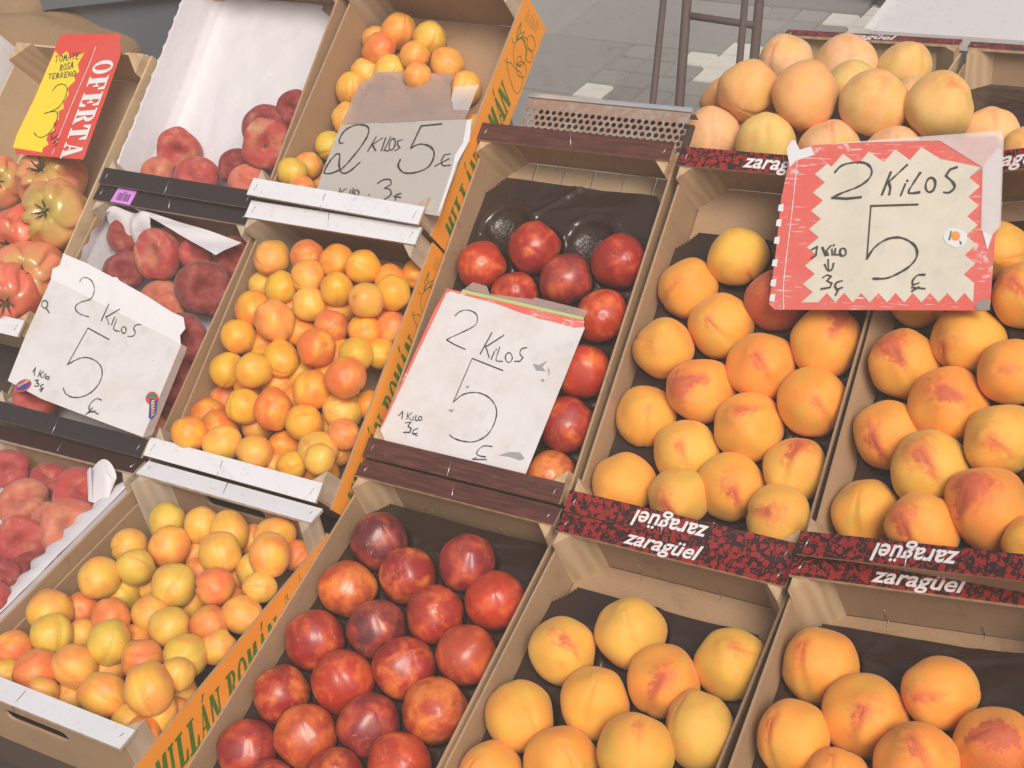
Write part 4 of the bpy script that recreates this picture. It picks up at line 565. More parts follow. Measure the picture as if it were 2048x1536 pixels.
SH = {
 'S1': [
  ('price_card','poly','paper_grey',[(-0.15,0.0569),(0.1398,0.0602),(0.1694,-0.0804),(0.0983,-0.0899),(-0.0341,-0.1067),(-0.1111,-0.1092),(-0.1304,-0.0376)],0,0),
  ('paper_strip','poly','paper_white',[(-0.157,0.0991),(-0.1064,0.1017),(-0.0423,0.1009),(-0.0349,0.1038),(-0.0268,0.101),(0.0358,0.099),(0.091,0.0949),(0.1177,0.0956),(0.1315,0.0825),(0.13,0.0704),(0.1396,0.0595),(-0.15,0.056),(-0.1578,0.0709),(-0.1478,0.081)],0,0.0006),
  ('plastic_sleeve','poly','film',[(0.1398,0.0602),(0.1526,0.0598),(0.1815,-0.0708),(0.1699,-0.0811)],0,-0.0005),
  ('writing','stroke','ink',[(0.0186,0.0168),(-0.0291,0.0169),(-0.0248,-0.0446),(-0.0104,-0.0277),(0.0068,-0.0204),(0.0287,-0.0213),(0.0436,-0.0324),(0.0474,-0.0509),(0.0394,-0.0688),(0.0223,-0.0806),(0.0045,-0.0826),(-0.0067,-0.0773)],0.0011,0.0012),
  ('writing','stroke','ink',[(-0.0943,0.0728),(-0.0941,0.0774),(-0.0879,0.082),(-0.0761,0.0821),(-0.0637,0.0758),(-0.0562,0.0652),(-0.0565,0.056),(-0.0685,0.0467),(-0.0742,0.0383),(-0.0704,0.0323),(-0.0583,0.0297),(-0.0396,0.0319)],0.001,0.0012),
  ('writing','stroke','ink',[(-0.019,0.0627),(-0.0143,0.0357)],0.001,0.0012),
  ('writing','stroke','ink',[(0.0045,0.0633),(-0.0067,0.0478),(-0.0107,0.0441),(-0.0045,0.0412),(0.0033,0.0355)],0.001,0.0012),
  ('writing','stroke','ink',[(0.005,0.0466),(0.0076,0.0373)],0.001,0.0012),
  ('writing','stroke','ink',[(0.0042,0.049),(0.0058,0.0484)],0.001,0.0012),
  ('writing','stroke','ink',[(0.0104,0.0479),(0.014,0.0355),(0.0178,0.0327),(0.0273,0.0342)],0.001,0.0012),
  ('writing','stroke','ink',[(0.0375,0.0408),(0.0386,0.0388),(0.0386,0.0369),(0.0377,0.0355),(0.0359,0.0347),(0.0337,0.0349),(0.0314,0.0359),(0.0295,0.0375),(0.0285,0.0395),(0.0284,0.0414),(0.0293,0.0429),(0.0311,0.0436),(0.0334,0.0435),(0.0356,0.0425),(0.0375,0.0408)],0.001,0.0012),
  ('writing','stroke','ink',[(0.0568,0.0576),(0.0489,0.0543),(0.0482,0.0482),(0.0554,0.0438),(0.0547,0.0377),(0.0468,0.0335)],0.001,0.0012),
  ('writing','stroke','ink',[(0.0689,-0.0646),(0.0586,-0.0668),(0.0546,-0.078),(0.0584,-0.0849),(0.0666,-0.0856),(0.069,-0.0817)],0.001,0.0012),
  ('writing','stroke','ink',[(0.0622,-0.0803),(0.058,-0.0936)],0.001,0.0012),
  ('writing','stroke','ink',[(0.0605,-0.0897),(0.0657,-0.0845),(0.0778,-0.084)],0.001,0.0012),
  ('writing','stroke','ink',[(-0.076,-0.0792),(-0.0762,-0.0719),(-0.0698,-0.0825)],0.001,0.0012),
  ('writing','stroke','ink',[(-0.0645,-0.0713),(-0.0615,-0.0819)],0.001,0.0012),
  ('writing','stroke','ink',[(-0.058,-0.0706),(-0.0608,-0.0771),(-0.0538,-0.0801)],0.001,0.0012),
  ('writing','stroke','ink',[(-0.0535,-0.0734),(-0.0513,-0.0784)],0.001,0.0012),
  ('writing','stroke','ink',[(-0.0517,-0.0709),(-0.0479,-0.0781),(-0.045,-0.0768)],0.001,0.0012),
  ('writing','stroke','ink',[(-0.0413,-0.0747),(-0.0408,-0.0756),(-0.0409,-0.0765),(-0.0415,-0.0773),(-0.0425,-0.0778),(-0.0438,-0.0778),(-0.045,-0.0774),(-0.0459,-0.0767),(-0.0464,-0.0757),(-0.0464,-0.0748),(-0.0457,-0.074),(-0.0447,-0.0735),(-0.0435,-0.0735),(-0.0422,-0.0739),(-0.0413,-0.0747)],0.001,0.0012),
  ('writing','stroke','ink',[(-0.0628,-0.0883),(-0.0579,-0.0856),(-0.0571,-0.0903),(-0.0517,-0.09),(-0.0513,-0.0937),(-0.0574,-0.0955)],0.001,0.0012),
  ('writing','stroke','ink',[(-0.0442,-0.0871),(-0.0473,-0.0914),(-0.0424,-0.0943),(-0.0402,-0.0913)],0.001,0.0012),
  ('writing','stroke','ink',[(-0.0452,-0.0975),(-0.0407,-0.0935),(-0.0405,-0.0984)],0.001,0.0012),
  ('writing','stroke','ink',[(-0.1249,0.0194),(-0.1236,0.017),(-0.1236,0.0146),(-0.125,0.0128),(-0.1274,0.0118),(-0.1304,0.0119),(-0.1335,0.013),(-0.1359,0.0149),(-0.1372,0.0173),(-0.1371,0.0197),(-0.1358,0.0215),(-0.1333,0.0225),(-0.1303,0.0224),(-0.1273,0.0213),(-0.1249,0.0194)],0.001,0.0012),
  ('writing','stroke','ink',[(-0.1225,0.0127),(-0.1125,0.0092)],0.001,0.0012),
  ('sticker','poly','sticker_red',[(-0.069,-0.0925),(-0.0661,-0.0946),(-0.0646,-0.0978),(-0.0647,-0.1017),(-0.0664,-0.1059),(-0.0694,-0.1098),(-0.0735,-0.1129),(-0.0781,-0.115),(-0.0826,-0.1157),(-0.0866,-0.1149),(-0.0896,-0.1128),(-0.0911,-0.1096),(-0.091,-0.1057),(-0.0893,-0.1015),(-0.0862,-0.0976),(-0.0822,-0.0945),(-0.0775,-0.0924),(-0.073,-0.0918)],0,0.001),
  ('sticker','poly','sticker_blue',[(-0.0704,-0.0942),(-0.0683,-0.0959),(-0.0674,-0.0984),(-0.0677,-0.1016),(-0.0693,-0.1051),(-0.0719,-0.1083),(-0.0752,-0.1111),(-0.0788,-0.1129),(-0.0823,-0.1136),(-0.0853,-0.1132),(-0.0873,-0.1116),(-0.0883,-0.109),(-0.0879,-0.1058),(-0.0863,-0.1023),(-0.0838,-0.099),(-0.0804,-0.0963),(-0.0768,-0.0945),(-0.0733,-0.0938)],0,0.0013),
  ('sticker','stroke','sticker_yellow',[(-0.0846,-0.1099),(-0.0861,-0.1058),(-0.0828,-0.1082)],0.0008,0.0016),
  ('sticker','stroke','sticker_yellow',[(-0.0825,-0.1072),(-0.084,-0.1031),(-0.0807,-0.1055)],0.0008,0.0016),
  ('sticker','stroke','sticker_yellow',[(-0.0804,-0.1045),(-0.0819,-0.1004),(-0.0786,-0.1028)],0.0008,0.0016),
  ('sticker','stroke','sticker_yellow',[(-0.0782,-0.1018),(-0.0798,-0.0977),(-0.0764,-0.1001)],0.0008,0.0016),
  ('sticker','stroke','sticker_yellow',[(-0.0761,-0.0991),(-0.0776,-0.095),(-0.0743,-0.0975)],0.0008,0.0016),
  ('sticker','stroke','sticker_yellow',[(-0.074,-0.0964),(-0.0755,-0.0923),(-0.0722,-0.0948)],0.0008,0.0016),
  ('fruit_sticker','poly','sticker_red',[(0.1579,-0.0228),(0.1596,-0.0263),(0.1595,-0.03),(0.1577,-0.0332),(0.1543,-0.0356),(0.1499,-0.0366),(0.1452,-0.0363),(0.1408,-0.0346),(0.1375,-0.0317),(0.1357,-0.0281),(0.1358,-0.0245),(0.1376,-0.0212),(0.1411,-0.0188),(0.1455,-0.0178),(0.1502,-0.0182),(0.1546,-0.0199)],0,0.001),
  ('fruit_sticker','poly','sticker_green',[(0.1395,-0.0297),(0.1387,-0.0285),(0.1383,-0.0272),(0.1382,-0.0259),(0.1384,-0.0246),(0.139,-0.0233),(0.1399,-0.0222),(0.141,-0.0213),(0.1424,-0.0205),(0.1439,-0.02),(0.1456,-0.0197),(0.1474,-0.0197),(0.1491,-0.0199),(0.1507,-0.0204),(0.1522,-0.0211),(0.1535,-0.022),(0.1545,-0.0231)],0,0.0013),
  ('fruit_sticker','poly','sticker_blue',[(0.1445,-0.0286),(0.1582,-0.0254),(0.1686,-0.0432),(0.1672,-0.0528),(0.1613,-0.0535)],0,0.0014),
  ('fruit_sticker','stroke','sticker_yellow',[(0.1504,-0.0302),(0.154,-0.0279),(0.1513,-0.0327)],0.0009,0.0017),
  ('fruit_sticker','stroke','sticker_yellow',[(0.1531,-0.0336),(0.1566,-0.0312),(0.1539,-0.036)],0.0009,0.0017),
  ('fruit_sticker','stroke','sticker_yellow',[(0.1557,-0.0369),(0.1592,-0.0345),(0.1566,-0.0393)],0.0009,0.0017),
  ('fruit_sticker','stroke','sticker_yellow',[(0.1583,-0.0402),(0.1619,-0.0378),(0.1592,-0.0427)],0.0009,0.0017),
  ('fruit_sticker','stroke','sticker_yellow',[(0.161,-0.0435),(0.1645,-0.0412),(0.1618,-0.046)],0.0009,0.0017),
  ('fruit_sticker','stroke','sticker_yellow',[(0.1636,-0.0469),(0.1671,-0.0445),(0.1644,-0.0493)],0.0009,0.0017),
 ],
 'S3': [
  ('red_card','poly','red_card',[(-0.1079,0.1136),(0.1092,0.11),(0.1124,0.1001),(0.1025,-0.115),(-0.1282,-0.1197),(-0.1288,-0.1085),(-0.1145,0.0817)],0,0),
  ('green_edge','poly','green_edge',[(-0.0826,0.1173),(0.107,0.1145),(0.1085,0.1104),(-0.0848,0.1125)],0,0.0004),
  ('price_card','poly','paper_grey',[(-0.1055,0.1065),(-0.0997,0.1108),(-0.0777,0.1087),(-0.0384,0.1076),(-0.0102,0.1052),(0.0098,0.1022),(0.0455,0.0991),(0.0717,0.0989),(0.0982,0.0971),(0.114,0.1012),(0.1048,-0.1144),(-0.1285,-0.119),(-0.1241,-0.0898)],0,0.0009),
  ('plastic_sleeve','poly','film',[(-0.0816,0.1183),(-0.0725,0.1303),(-0.0498,0.1291),(-0.0402,0.1188),(0.0252,0.1244),(0.028,0.1275),(0.1082,0.1251),(0.1077,0.1139)],0,-0.0006),
  ('writing','stroke','ink',[(0.021,0.0182),(-0.0295,0.0244),(-0.0331,-0.0403),(-0.0224,-0.0265),(-0.0035,-0.0196),(0.0163,-0.0223),(0.0314,-0.0334),(0.0368,-0.0504),(0.0331,-0.0707),(0.0197,-0.0838),(0.0028,-0.088),(-0.0137,-0.0873),(-0.0208,-0.0846)],0.0011,0.0016),
  ('writing','stroke','ink',[(-0.0788,0.0774),(-0.0736,0.0849),(-0.0628,0.0892),(-0.0494,0.0869),(-0.0432,0.0785),(-0.0457,0.0677),(-0.0739,0.045),(-0.0773,0.0412),(-0.0654,0.0379),(-0.0445,0.0344)],0.001,0.0016),
  ('writing','stroke','ink',[(-0.0147,0.0654),(-0.02,0.0333)],0.001,0.0016),
  ('writing','stroke','ink',[(0.004,0.0657),(-0.0129,0.0474),(-0.0165,0.0449),(-0.0117,0.0396),(-0.0051,0.0311)],0.001,0.0016),
  ('writing','stroke','ink',[(-0.0008,0.0408),(-0.0012,0.0294)],0.001,0.0016),
  ('writing','stroke','ink',[(0.0003,0.0448),(0.0012,0.0437)],0.001,0.0016),
  ('writing','stroke','ink',[(0.0046,0.0487),(0.0057,0.031),(0.0086,0.0291),(0.0162,0.0303)],0.001,0.0016),
  ('writing','stroke','ink',[(0.0281,0.0385),(0.0287,0.0356),(0.0283,0.0331),(0.0268,0.0314),(0.0246,0.0309),(0.0222,0.0317),(0.0199,0.0336),(0.0183,0.0363),(0.0177,0.0392),(0.0182,0.0417),(0.0197,0.0434),(0.0219,0.0439),(0.0243,0.0431),(0.0265,0.0411),(0.0281,0.0385)],0.001,0.0016),
  ('writing','stroke','ink',[(0.0436,0.0563),(0.037,0.0529),(0.0371,0.0459),(0.0434,0.0419),(0.041,0.0359),(0.0333,0.0342)],0.001,0.0016),
  ('writing','stroke','ink',[(0.0452,-0.0846),(0.0331,-0.0872),(0.0275,-0.0963),(0.0306,-0.1008),(0.0423,-0.1002)],0.001,0.0016),
  ('writing','stroke','ink',[(0.0294,-0.1043),(0.0247,-0.1079),(0.0448,-0.1032)],0.001,0.0016),
  ('writing','stroke','ink',[(-0.1064,-0.0779),(-0.1025,-0.0706),(-0.0995,-0.0807)],0.001,0.0016),
  ('writing','stroke','ink',[(-0.0943,-0.0699),(-0.092,-0.0799)],0.001,0.0016),
  ('writing','stroke','ink',[(-0.0881,-0.0692),(-0.0927,-0.0751),(-0.0846,-0.0794)],0.001,0.0016),
  ('writing','stroke','ink',[(-0.0834,-0.0736),(-0.0823,-0.0788)],0.001,0.0016),
  ('writing','stroke','ink',[(-0.0803,-0.0711),(-0.0786,-0.0776),(-0.0749,-0.0777)],0.001,0.0016),
  ('writing','stroke','ink',[(-0.07,-0.073),(-0.0697,-0.0743),(-0.07,-0.0754),(-0.0708,-0.0762),(-0.0719,-0.0764),(-0.0732,-0.0762),(-0.0743,-0.0754),(-0.075,-0.0743),(-0.0753,-0.073),(-0.075,-0.0719),(-0.0742,-0.0711),(-0.0731,-0.0709),(-0.0718,-0.0711),(-0.0707,-0.0719),(-0.07,-0.073)],0.001,0.0016),
  ('writing','stroke','ink',[(-0.0921,-0.0849),(-0.0843,-0.082),(-0.0863,-0.0885),(-0.08,-0.0902),(-0.0803,-0.096),(-0.0892,-0.0982)],0.001,0.0016),
  ('writing','stroke','ink',[(-0.0706,-0.0879),(-0.076,-0.0917),(-0.0759,-0.0966),(-0.0684,-0.0945)],0.001,0.0016),
  ('writing','stroke','ink',[(-0.0735,-0.0968),(-0.067,-0.0977)],0.001,0.0016),
  ('ink_smudge','poly','ink_smear',[(0.0603,0.037),(0.0695,0.0367),(0.0791,0.0454),(0.0751,0.0355),(0.082,0.0309),(0.0685,0.0291)],0,0.0018),
  ('ink_smudge','poly','ink_smear',[(0.0835,0.0374),(0.0882,0.0323),(0.0881,0.0257)],0,0.0018),
  ('ink_smudge','poly','ink_smear',[(0.0849,0.0187),(0.0847,0.0171),(0.0831,0.0161),(0.081,0.0162),(0.0797,0.0175),(0.0799,0.0191),(0.0816,0.0201),(0.0836,0.0199)],0,0.0018),
  ('ink_smudge','poly','ink_smear',[(-0.0182,-0.0149),(-0.0185,-0.0162),(-0.02,-0.017),(-0.022,-0.017),(-0.0231,-0.016),(-0.0229,-0.0147),(-0.0213,-0.0138),(-0.0194,-0.0139)],0,0.0018),
  ('ink_smudge','poly','ink_smear',[(-0.0369,-0.0523),(-0.028,-0.0494),(-0.0298,-0.0548)],0,0.0018),
  ('ink_smudge','poly','ink_smear',[(0.0592,-0.0935),(0.0728,-0.0852),(0.0872,-0.0823),(0.0966,-0.0882),(0.0911,-0.0925),(0.0752,-0.0913)],0,0.0018),
 ],
 'S2': [
  ('price_card','poly','paper_darkgrey',[(-0.1191,0.0875),(-0.0356,0.089),(0.0892,0.0831),(0.1001,0.0771),(0.103,0.0478),(0.1003,-0.0017),(0.101,-0.0188),(0.0991,-0.062),(0.0999,-0.0856),(0.0999,-0.0996),(-0.1152,-0.0519),(-0.1184,0.0012)],0,0),
  ('torn_edge','poly','paper_white',[(0.092,0.0803),(0.0993,0.0823),(0.1071,0.04),(0.102,0.0105),(0.0986,-0.0028),(0.0998,-0.0573),(0.0988,-0.0856),(0.0952,-0.0971),(0.0948,-0.0112),(0.092,0.0136),(0.0981,0.0356)],0,0.0006),
  ('plastic_sleeve','poly','film',[(-0.1152,0.1744),(-0.1012,0.18),(-0.0962,0.1963),(-0.0271,0.1902),(0.0238,0.1808),(0.0447,0.1755),(0.044,0.1567),(0.0542,0.1264),(0.0649,0.1032),(0.0898,0.0998),(0.0881,0.0832),(-0.1184,0.0887)],0,0.001),
  ('sleeve_flap','poly','film_clear',[(0.0519,0.1511),(0.0917,0.1508),(0.0898,0.0998),(0.0649,0.1032),(0.0542,0.1264)],0,0.001),
  ('writing','stroke','ink',[(-0.1017,0.0492),(-0.1062,0.0482),(-0.1103,0.0564),(-0.1076,0.0733),(-0.0954,0.0835),(-0.08,0.084),(-0.0678,0.077),(-0.0642,0.0623),(-0.0671,0.0443),(-0.0735,0.0241),(-0.0848,-0.0007),(-0.0991,-0.0101),(-0.111,-0.0107),(-0.1144,-0.0041),(-0.1117,0.0136),(-0.1053,0.0274),(-0.0993,0.0257),(-0.0942,0.0074),(-0.0851,-0.0096),(-0.0729,-0.0103),(-0.0595,0.0079)],0.0017,0.0012),
  ('writing','stroke','ink',[(0.0528,0.0757),(0.0205,0.0742),(0.0165,0.031),(0.0292,0.0377),(0.0478,0.0314),(0.0586,0.0157),(0.0568,-0.0065),(0.0412,-0.0167),(0.0205,-0.0168),(0.007,-0.0036),(0.0063,0.009)],0.0017,0.0012),
  ('writing','stroke','ink',[(-0.0484,0.0572),(-0.0535,0.0292)],0.0013,0.0012),
  ('writing','stroke','ink',[(-0.0369,0.0551),(-0.0499,0.0418),(-0.0406,0.0297)],0.0013,0.0012),
  ('writing','stroke','ink',[(-0.0318,0.0548),(-0.0308,0.029)],0.0013,0.0012),
  ('writing','stroke','ink',[(-0.024,0.0555),(-0.0265,0.0292),(-0.0186,0.0277)],0.0013,0.0012),
  ('writing','stroke','ink',[(-0.0114,0.0386),(-0.0115,0.0339),(-0.0125,0.0305),(-0.0143,0.029),(-0.0166,0.0298),(-0.0188,0.0326),(-0.0206,0.037),(-0.0216,0.0421),(-0.0216,0.0468),(-0.0206,0.0502),(-0.0188,0.0517),(-0.0165,0.0509),(-0.0142,0.0481),(-0.0124,0.0436),(-0.0114,0.0386)],0.0013,0.0012),
  ('writing','stroke','ink',[(-0.0025,0.0481),(-0.0091,0.0468),(-0.0076,0.039),(-0.0014,0.0327),(-0.0077,0.027)],0.0013,0.0012),
  ('writing','stroke','ink',[(0.0844,0.0153),(0.0755,0.0141),(0.0737,0.0024),(0.0793,-0.0066),(0.0899,-0.0065)],0.0013,0.0012),
  ('writing','stroke','ink',[(0.0849,0.0061),(0.0662,-0.0071)],0.0013,0.0012),
  ('writing','stroke','ink',[(-0.0754,-0.0414),(-0.0742,-0.0538)],0.0013,0.0012),
  ('writing','stroke','ink',[(-0.0654,-0.0424),(-0.0724,-0.049),(-0.0642,-0.0555)],0.0013,0.0012),
  ('writing','stroke','ink',[(-0.057,-0.0453),(-0.0564,-0.0559)],0.0013,0.0012),
  ('writing','stroke','ink',[(-0.0532,-0.0425),(-0.0519,-0.0573)],0.0013,0.0012),
  ('writing','stroke','ink',[(-0.0414,-0.0517),(-0.041,-0.0541),(-0.0415,-0.0559),(-0.0427,-0.0569),(-0.0444,-0.0568),(-0.0463,-0.0557),(-0.048,-0.0537),(-0.0492,-0.0513),(-0.0496,-0.049),(-0.0492,-0.0471),(-0.0479,-0.0461),(-0.0462,-0.0462),(-0.0443,-0.0473),(-0.0426,-0.0493),(-0.0414,-0.0517)],0.0013,0.0012),
  ('writing','stroke','ink',[(-0.0237,-0.0562),(-0.0229,-0.0572)],0.0013,0.0012),
  ('writing','stroke','ink',[(-0.0166,-0.0357),(-0.0093,-0.0287),(0.002,-0.0293),(0.0062,-0.0381),(-0.0021,-0.045),(0.0072,-0.0479),(0.012,-0.0579),(0.0045,-0.066)],0.0013,0.0012),
  ('writing','stroke','ink',[(0.0274,-0.0562),(0.0208,-0.0583),(0.0221,-0.068)],0.0013,0.0012),
  ('writing','stroke','ink',[(0.0175,-0.061),(0.0296,-0.0635)],0.0013,0.0012),
  ('writing','stroke','ink_smear',[(-0.0517,0.0881),(-0.0486,0.0852),(-0.0459,0.0871)],0.0012,0.0011),
  ('writing','stroke','ink_smear',[(-0.0424,0.0879),(-0.0394,0.0851),(-0.0367,0.087)],0.0012,0.0011),
  ('writing','stroke','ink_smear',[(-0.0332,0.0877),(-0.0302,0.0849),(-0.0275,0.0868)],0.0012,0.0011),
  ('writing','stroke','ink_smear',[(-0.0241,0.0876),(-0.021,0.0847),(-0.0184,0.0866)],0.0012,0.0011),
  ('writing','stroke','ink_smear',[(-0.0149,0.0874),(-0.0119,0.0845),(-0.0093,0.0864)],0.0012,0.0011),
  ('writing','stroke','ink_smear',[(-0.0058,0.0872),(-0.0028,0.0843),(-0.0002,0.0862)],0.0012,0.0011),
  ('writing','stroke','ink_smear',[(0.0032,0.087),(0.0062,0.0842),(0.0089,0.086)],0.0012,0.0011),
 ],
 'S4': [
  ('red_card','poly','red_card',[(-0.1428,0.0891),(-0.1284,0.0914),(-0.1159,0.1107),(-0.0908,0.1111),(0.1115,0.1135),(0.1246,0.0629),(0.1341,-0.0031),(0.1301,-0.0124),(0.1397,-0.1005),(0.1349,-0.1043),(-0.1164,-0.1131),(-0.1246,-0.1062),(-0.1321,-0.0341),(-0.1411,0.0345)],0,0),
  ('price_star','poly','cream',[(-0.1064,0.0949),(-0.0839,0.0791),(-0.0726,0.0968),(-0.0506,0.0812),(-0.0396,0.0987),(-0.0182,0.0832),(-0.0072,0.1005),(0.0136,0.0852),(0.0244,0.1023),(0.0497,0.0858),(0.1032,0.0724),(0.0996,0.0738),(0.0887,0.0604),(0.1026,0.0489),(0.0918,0.0355),(0.1056,0.0243),(0.0948,0.0109),(0.1086,-0.0001),(0.0979,-0.0135),(0.1115,-0.0242),(0.1009,-0.0376),(0.1144,-0.0481),(0.1038,-0.0615),(0.1173,-0.0718),(0.1202,-0.0953),(0.1086,-0.0841),(0.1011,-0.096),(0.0894,-0.0847),(0.0818,-0.0967),(0.0699,-0.0854),(0.0622,-0.0974),(0.05,-0.086),(0.0423,-0.0981),(0.0299,-0.0866),(0.0221,-0.0988),(0.0095,-0.0873),(0.0016,-0.0996),(-0.0112,-0.088),(-0.0192,-0.1003),(-0.0323,-0.0886),(-0.0404,-0.1011),(-0.0537,-0.0893),(-0.0618,-0.1019),(-0.0836,-0.1027),(-0.0713,-0.089),(-0.0864,-0.0788),(-0.074,-0.0651),(-0.0892,-0.0547),(-0.0767,-0.041),(-0.092,-0.0303),(-0.0794,-0.0166),(-0.0948,-0.0057),(-0.0822,0.008),(-0.0977,0.0191),(-0.085,0.0328),(-0.1006,0.0441),(-0.0878,0.0578),(-0.1035,0.0694),(-0.0907,0.0831)],0,0.0005),
  ('torn_edge','poly','paper_white',[(-0.1491,0.1049),(-0.1463,0.1168),(-0.1413,0.1188),(-0.1313,0.1042),(-0.1173,0.1079),(-0.1094,0.0964),(-0.1332,0.0888),(-0.1393,0.0798)],0,0.001),
  ('tape','poly','film_clear',[(-0.0928,0.1112),(0.1161,0.1198),(0.1198,0.108),(0.1352,-0.0031),(0.1274,-0.0124),(0.1137,-0.0075),(0.1014,0.0731),(0.0453,0.1097)],0,0.0013),
  ('torn_edge','poly','paper_white',[(0.1026,0.0763),(0.1148,0.0978),(0.1197,0.0951),(0.133,-0.0031),(0.1282,-0.0075),(0.125,-0.031),(0.1154,-0.0075)],0,0.0009),
  ('torn_edge','poly','paper_white',[(-0.1423,0.0276),(-0.1358,0.0289),(-0.1346,0.0179),(-0.1417,0.0193)],0,0.0008),
  ('torn_edge','poly','paper_white',[(-0.1402,0.0069),(-0.1338,0.0082),(-0.1326,-0.0027),(-0.1396,-0.0014)],0,0.0008),
  ('torn_edge','poly','paper_white',[(-0.1373,-0.0171),(-0.1309,-0.0157),(-0.1298,-0.0266),(-0.1368,-0.0253)],0,0.0008),
  ('torn_edge','poly','paper_white',[(-0.1329,-0.0476),(-0.1266,-0.0461),(-0.1255,-0.0569),(-0.1324,-0.0557)],0,0.0008),
  ('torn_edge','poly','paper_white',[(-0.1287,-0.0744),(-0.1224,-0.0729),(-0.1213,-0.0835),(-0.1282,-0.0824)],0,0.0008),
  ('torn_edge','poly','paper_white',[(-0.1254,-0.0943),(-0.1191,-0.0927),(-0.118,-0.1033),(-0.1249,-0.1022)],0,0.0008),
  ('white_line','stroke','paper_white',[(-0.1318,0.0917),(-0.1226,0.0205),(-0.1124,-0.0719),(-0.1036,-0.112)],0.0007,0.0008),
  ('tape_corner','poly','grey_tape',[(0.1231,-0.0994),(0.1297,-0.0901),(0.1393,-0.0916),(0.1403,-0.1041),(0.1268,-0.1047)],0,0.001),
  ('writing','stroke','ink_grey',[(-0.0772,0.0711),(-0.0708,0.0797),(-0.0575,0.0836),(-0.041,0.0826),(-0.0311,0.0737),(-0.0311,0.0626),(-0.0416,0.0517),(-0.0628,0.0422),(-0.0733,0.0362),(-0.0542,0.0347),(-0.0366,0.0365)],0.0018,0.0012),
  ('writing','stroke','ink_grey',[(-0.0063,0.0694),(-0.0112,0.0395)],0.0018,0.0012),
  ('writing','stroke','ink_grey',[(0.012,0.0786),(-0.0024,0.0607),(-0.0059,0.0559),(-0.0027,0.0486),(-0.0022,0.0394)],0.0018,0.0012),
  ('writing','stroke','ink_grey',[(0.0147,0.0531),(0.0121,0.0382)],0.0018,0.0012),
  ('writing','stroke','ink_grey',[(0.016,0.0579),(0.0168,0.0569)],0.0018,0.0012),
  ('writing','stroke','ink_grey',[(0.03,0.0677),(0.0208,0.0446),(0.0237,0.0409),(0.034,0.042)],0.0018,0.0012),
  ('writing','stroke','ink_grey',[(0.051,0.05),(0.0505,0.0461),(0.0489,0.0432),(0.0466,0.0419),(0.044,0.0425),(0.0417,0.0448),(0.0401,0.0485),(0.0395,0.0527),(0.0401,0.0566),(0.0417,0.0595),(0.044,0.0607),(0.0465,0.0601),(0.0489,0.0578),(0.0505,0.0542),(0.051,0.05)],0.0018,0.0012),
  ('writing','stroke','ink_grey',[(0.0721,0.0738),(0.0647,0.0711),(0.0612,0.0629),(0.0709,0.0544),(0.0743,0.0472),(0.0691,0.041),(0.063,0.0415)],0.0018,0.0012),
  ('writing','stroke','ink_grey',[(0.0349,0.026),(-0.0218,0.0246),(-0.0126,-0.0447),(-0.0066,-0.0304),(0.0067,-0.019),(0.024,-0.0172),(0.041,-0.0264),(0.0466,-0.0391),(0.0424,-0.0507),(0.0323,-0.0602),(0.0166,-0.0687),(0.0003,-0.0698)],0.0018,0.0012),
  ('writing','stroke','ink_grey',[(-0.0847,-0.0336),(-0.0785,-0.0296),(-0.0773,-0.0415),(-0.082,-0.0445)],0.0017,0.0012),
  ('writing','stroke','ink_grey',[(-0.0716,-0.0305),(-0.0648,-0.041)],0.0017,0.0012),
  ('writing','stroke','ink_grey',[(-0.0613,-0.0282),(-0.0655,-0.0348),(-0.0618,-0.0405)],0.0017,0.0012),
  ('writing','stroke','ink_grey',[(-0.0588,-0.0329),(-0.0567,-0.04)],0.0017,0.0012),
  ('writing','stroke','ink_grey',[(-0.0579,-0.0271),(-0.0572,-0.0279)],0.0017,0.0012),
  ('writing','stroke','ink_grey',[(-0.0545,-0.0322),(-0.0539,-0.04),(-0.0477,-0.0399)],0.0017,0.0012),
  ('writing','stroke','ink_grey',[(-0.0402,-0.0364),(-0.0401,-0.0386),(-0.0408,-0.0404),(-0.0421,-0.0414),(-0.0438,-0.0414),(-0.0456,-0.0405),(-0.047,-0.0387),(-0.0479,-0.0365),(-0.048,-0.0342),(-0.0473,-0.0324),(-0.046,-0.0314),(-0.0443,-0.0314),(-0.0425,-0.0324),(-0.0411,-0.0341),(-0.0402,-0.0364)],0.0017,0.0012),
  ('writing','stroke','ink_grey',[(-0.0605,-0.0467),(-0.0571,-0.0606)],0.0017,0.0012),
  ('writing','stroke','ink_grey',[(-0.0633,-0.0531),(-0.0595,-0.0592),(-0.0556,-0.061),(-0.0528,-0.0583),(-0.0526,-0.0515)],0.0017,0.0012),
  ('writing','stroke','ink_grey',[(-0.062,-0.07),(-0.0573,-0.0663),(-0.052,-0.0683),(-0.056,-0.0741),(-0.0494,-0.0771),(-0.0501,-0.0825),(-0.0609,-0.0849)],0.0017,0.0012),
  ('writing','stroke','ink_grey',[(-0.0371,-0.0736),(-0.0432,-0.0759),(-0.0445,-0.0809),(-0.0409,-0.085),(-0.0353,-0.0823)],0.0017,0.0012),
  ('writing','stroke','ink_grey',[(-0.0396,-0.0864),(-0.0414,-0.0921)],0.0017,0.0012),
  ('writing','stroke','ink_grey',[(0.0602,-0.0635),(0.0521,-0.0644),(0.0477,-0.0714),(0.0491,-0.0768),(0.0552,-0.0739)],0.0017,0.0012),
  ('writing','stroke','ink_grey',[(0.0495,-0.0843),(0.0562,-0.0791)],0.0017,0.0012),
  ('writing','stroke','ink_grey',[(0.0484,-0.0798),(0.0635,-0.0807)],0.0017,0.0012),
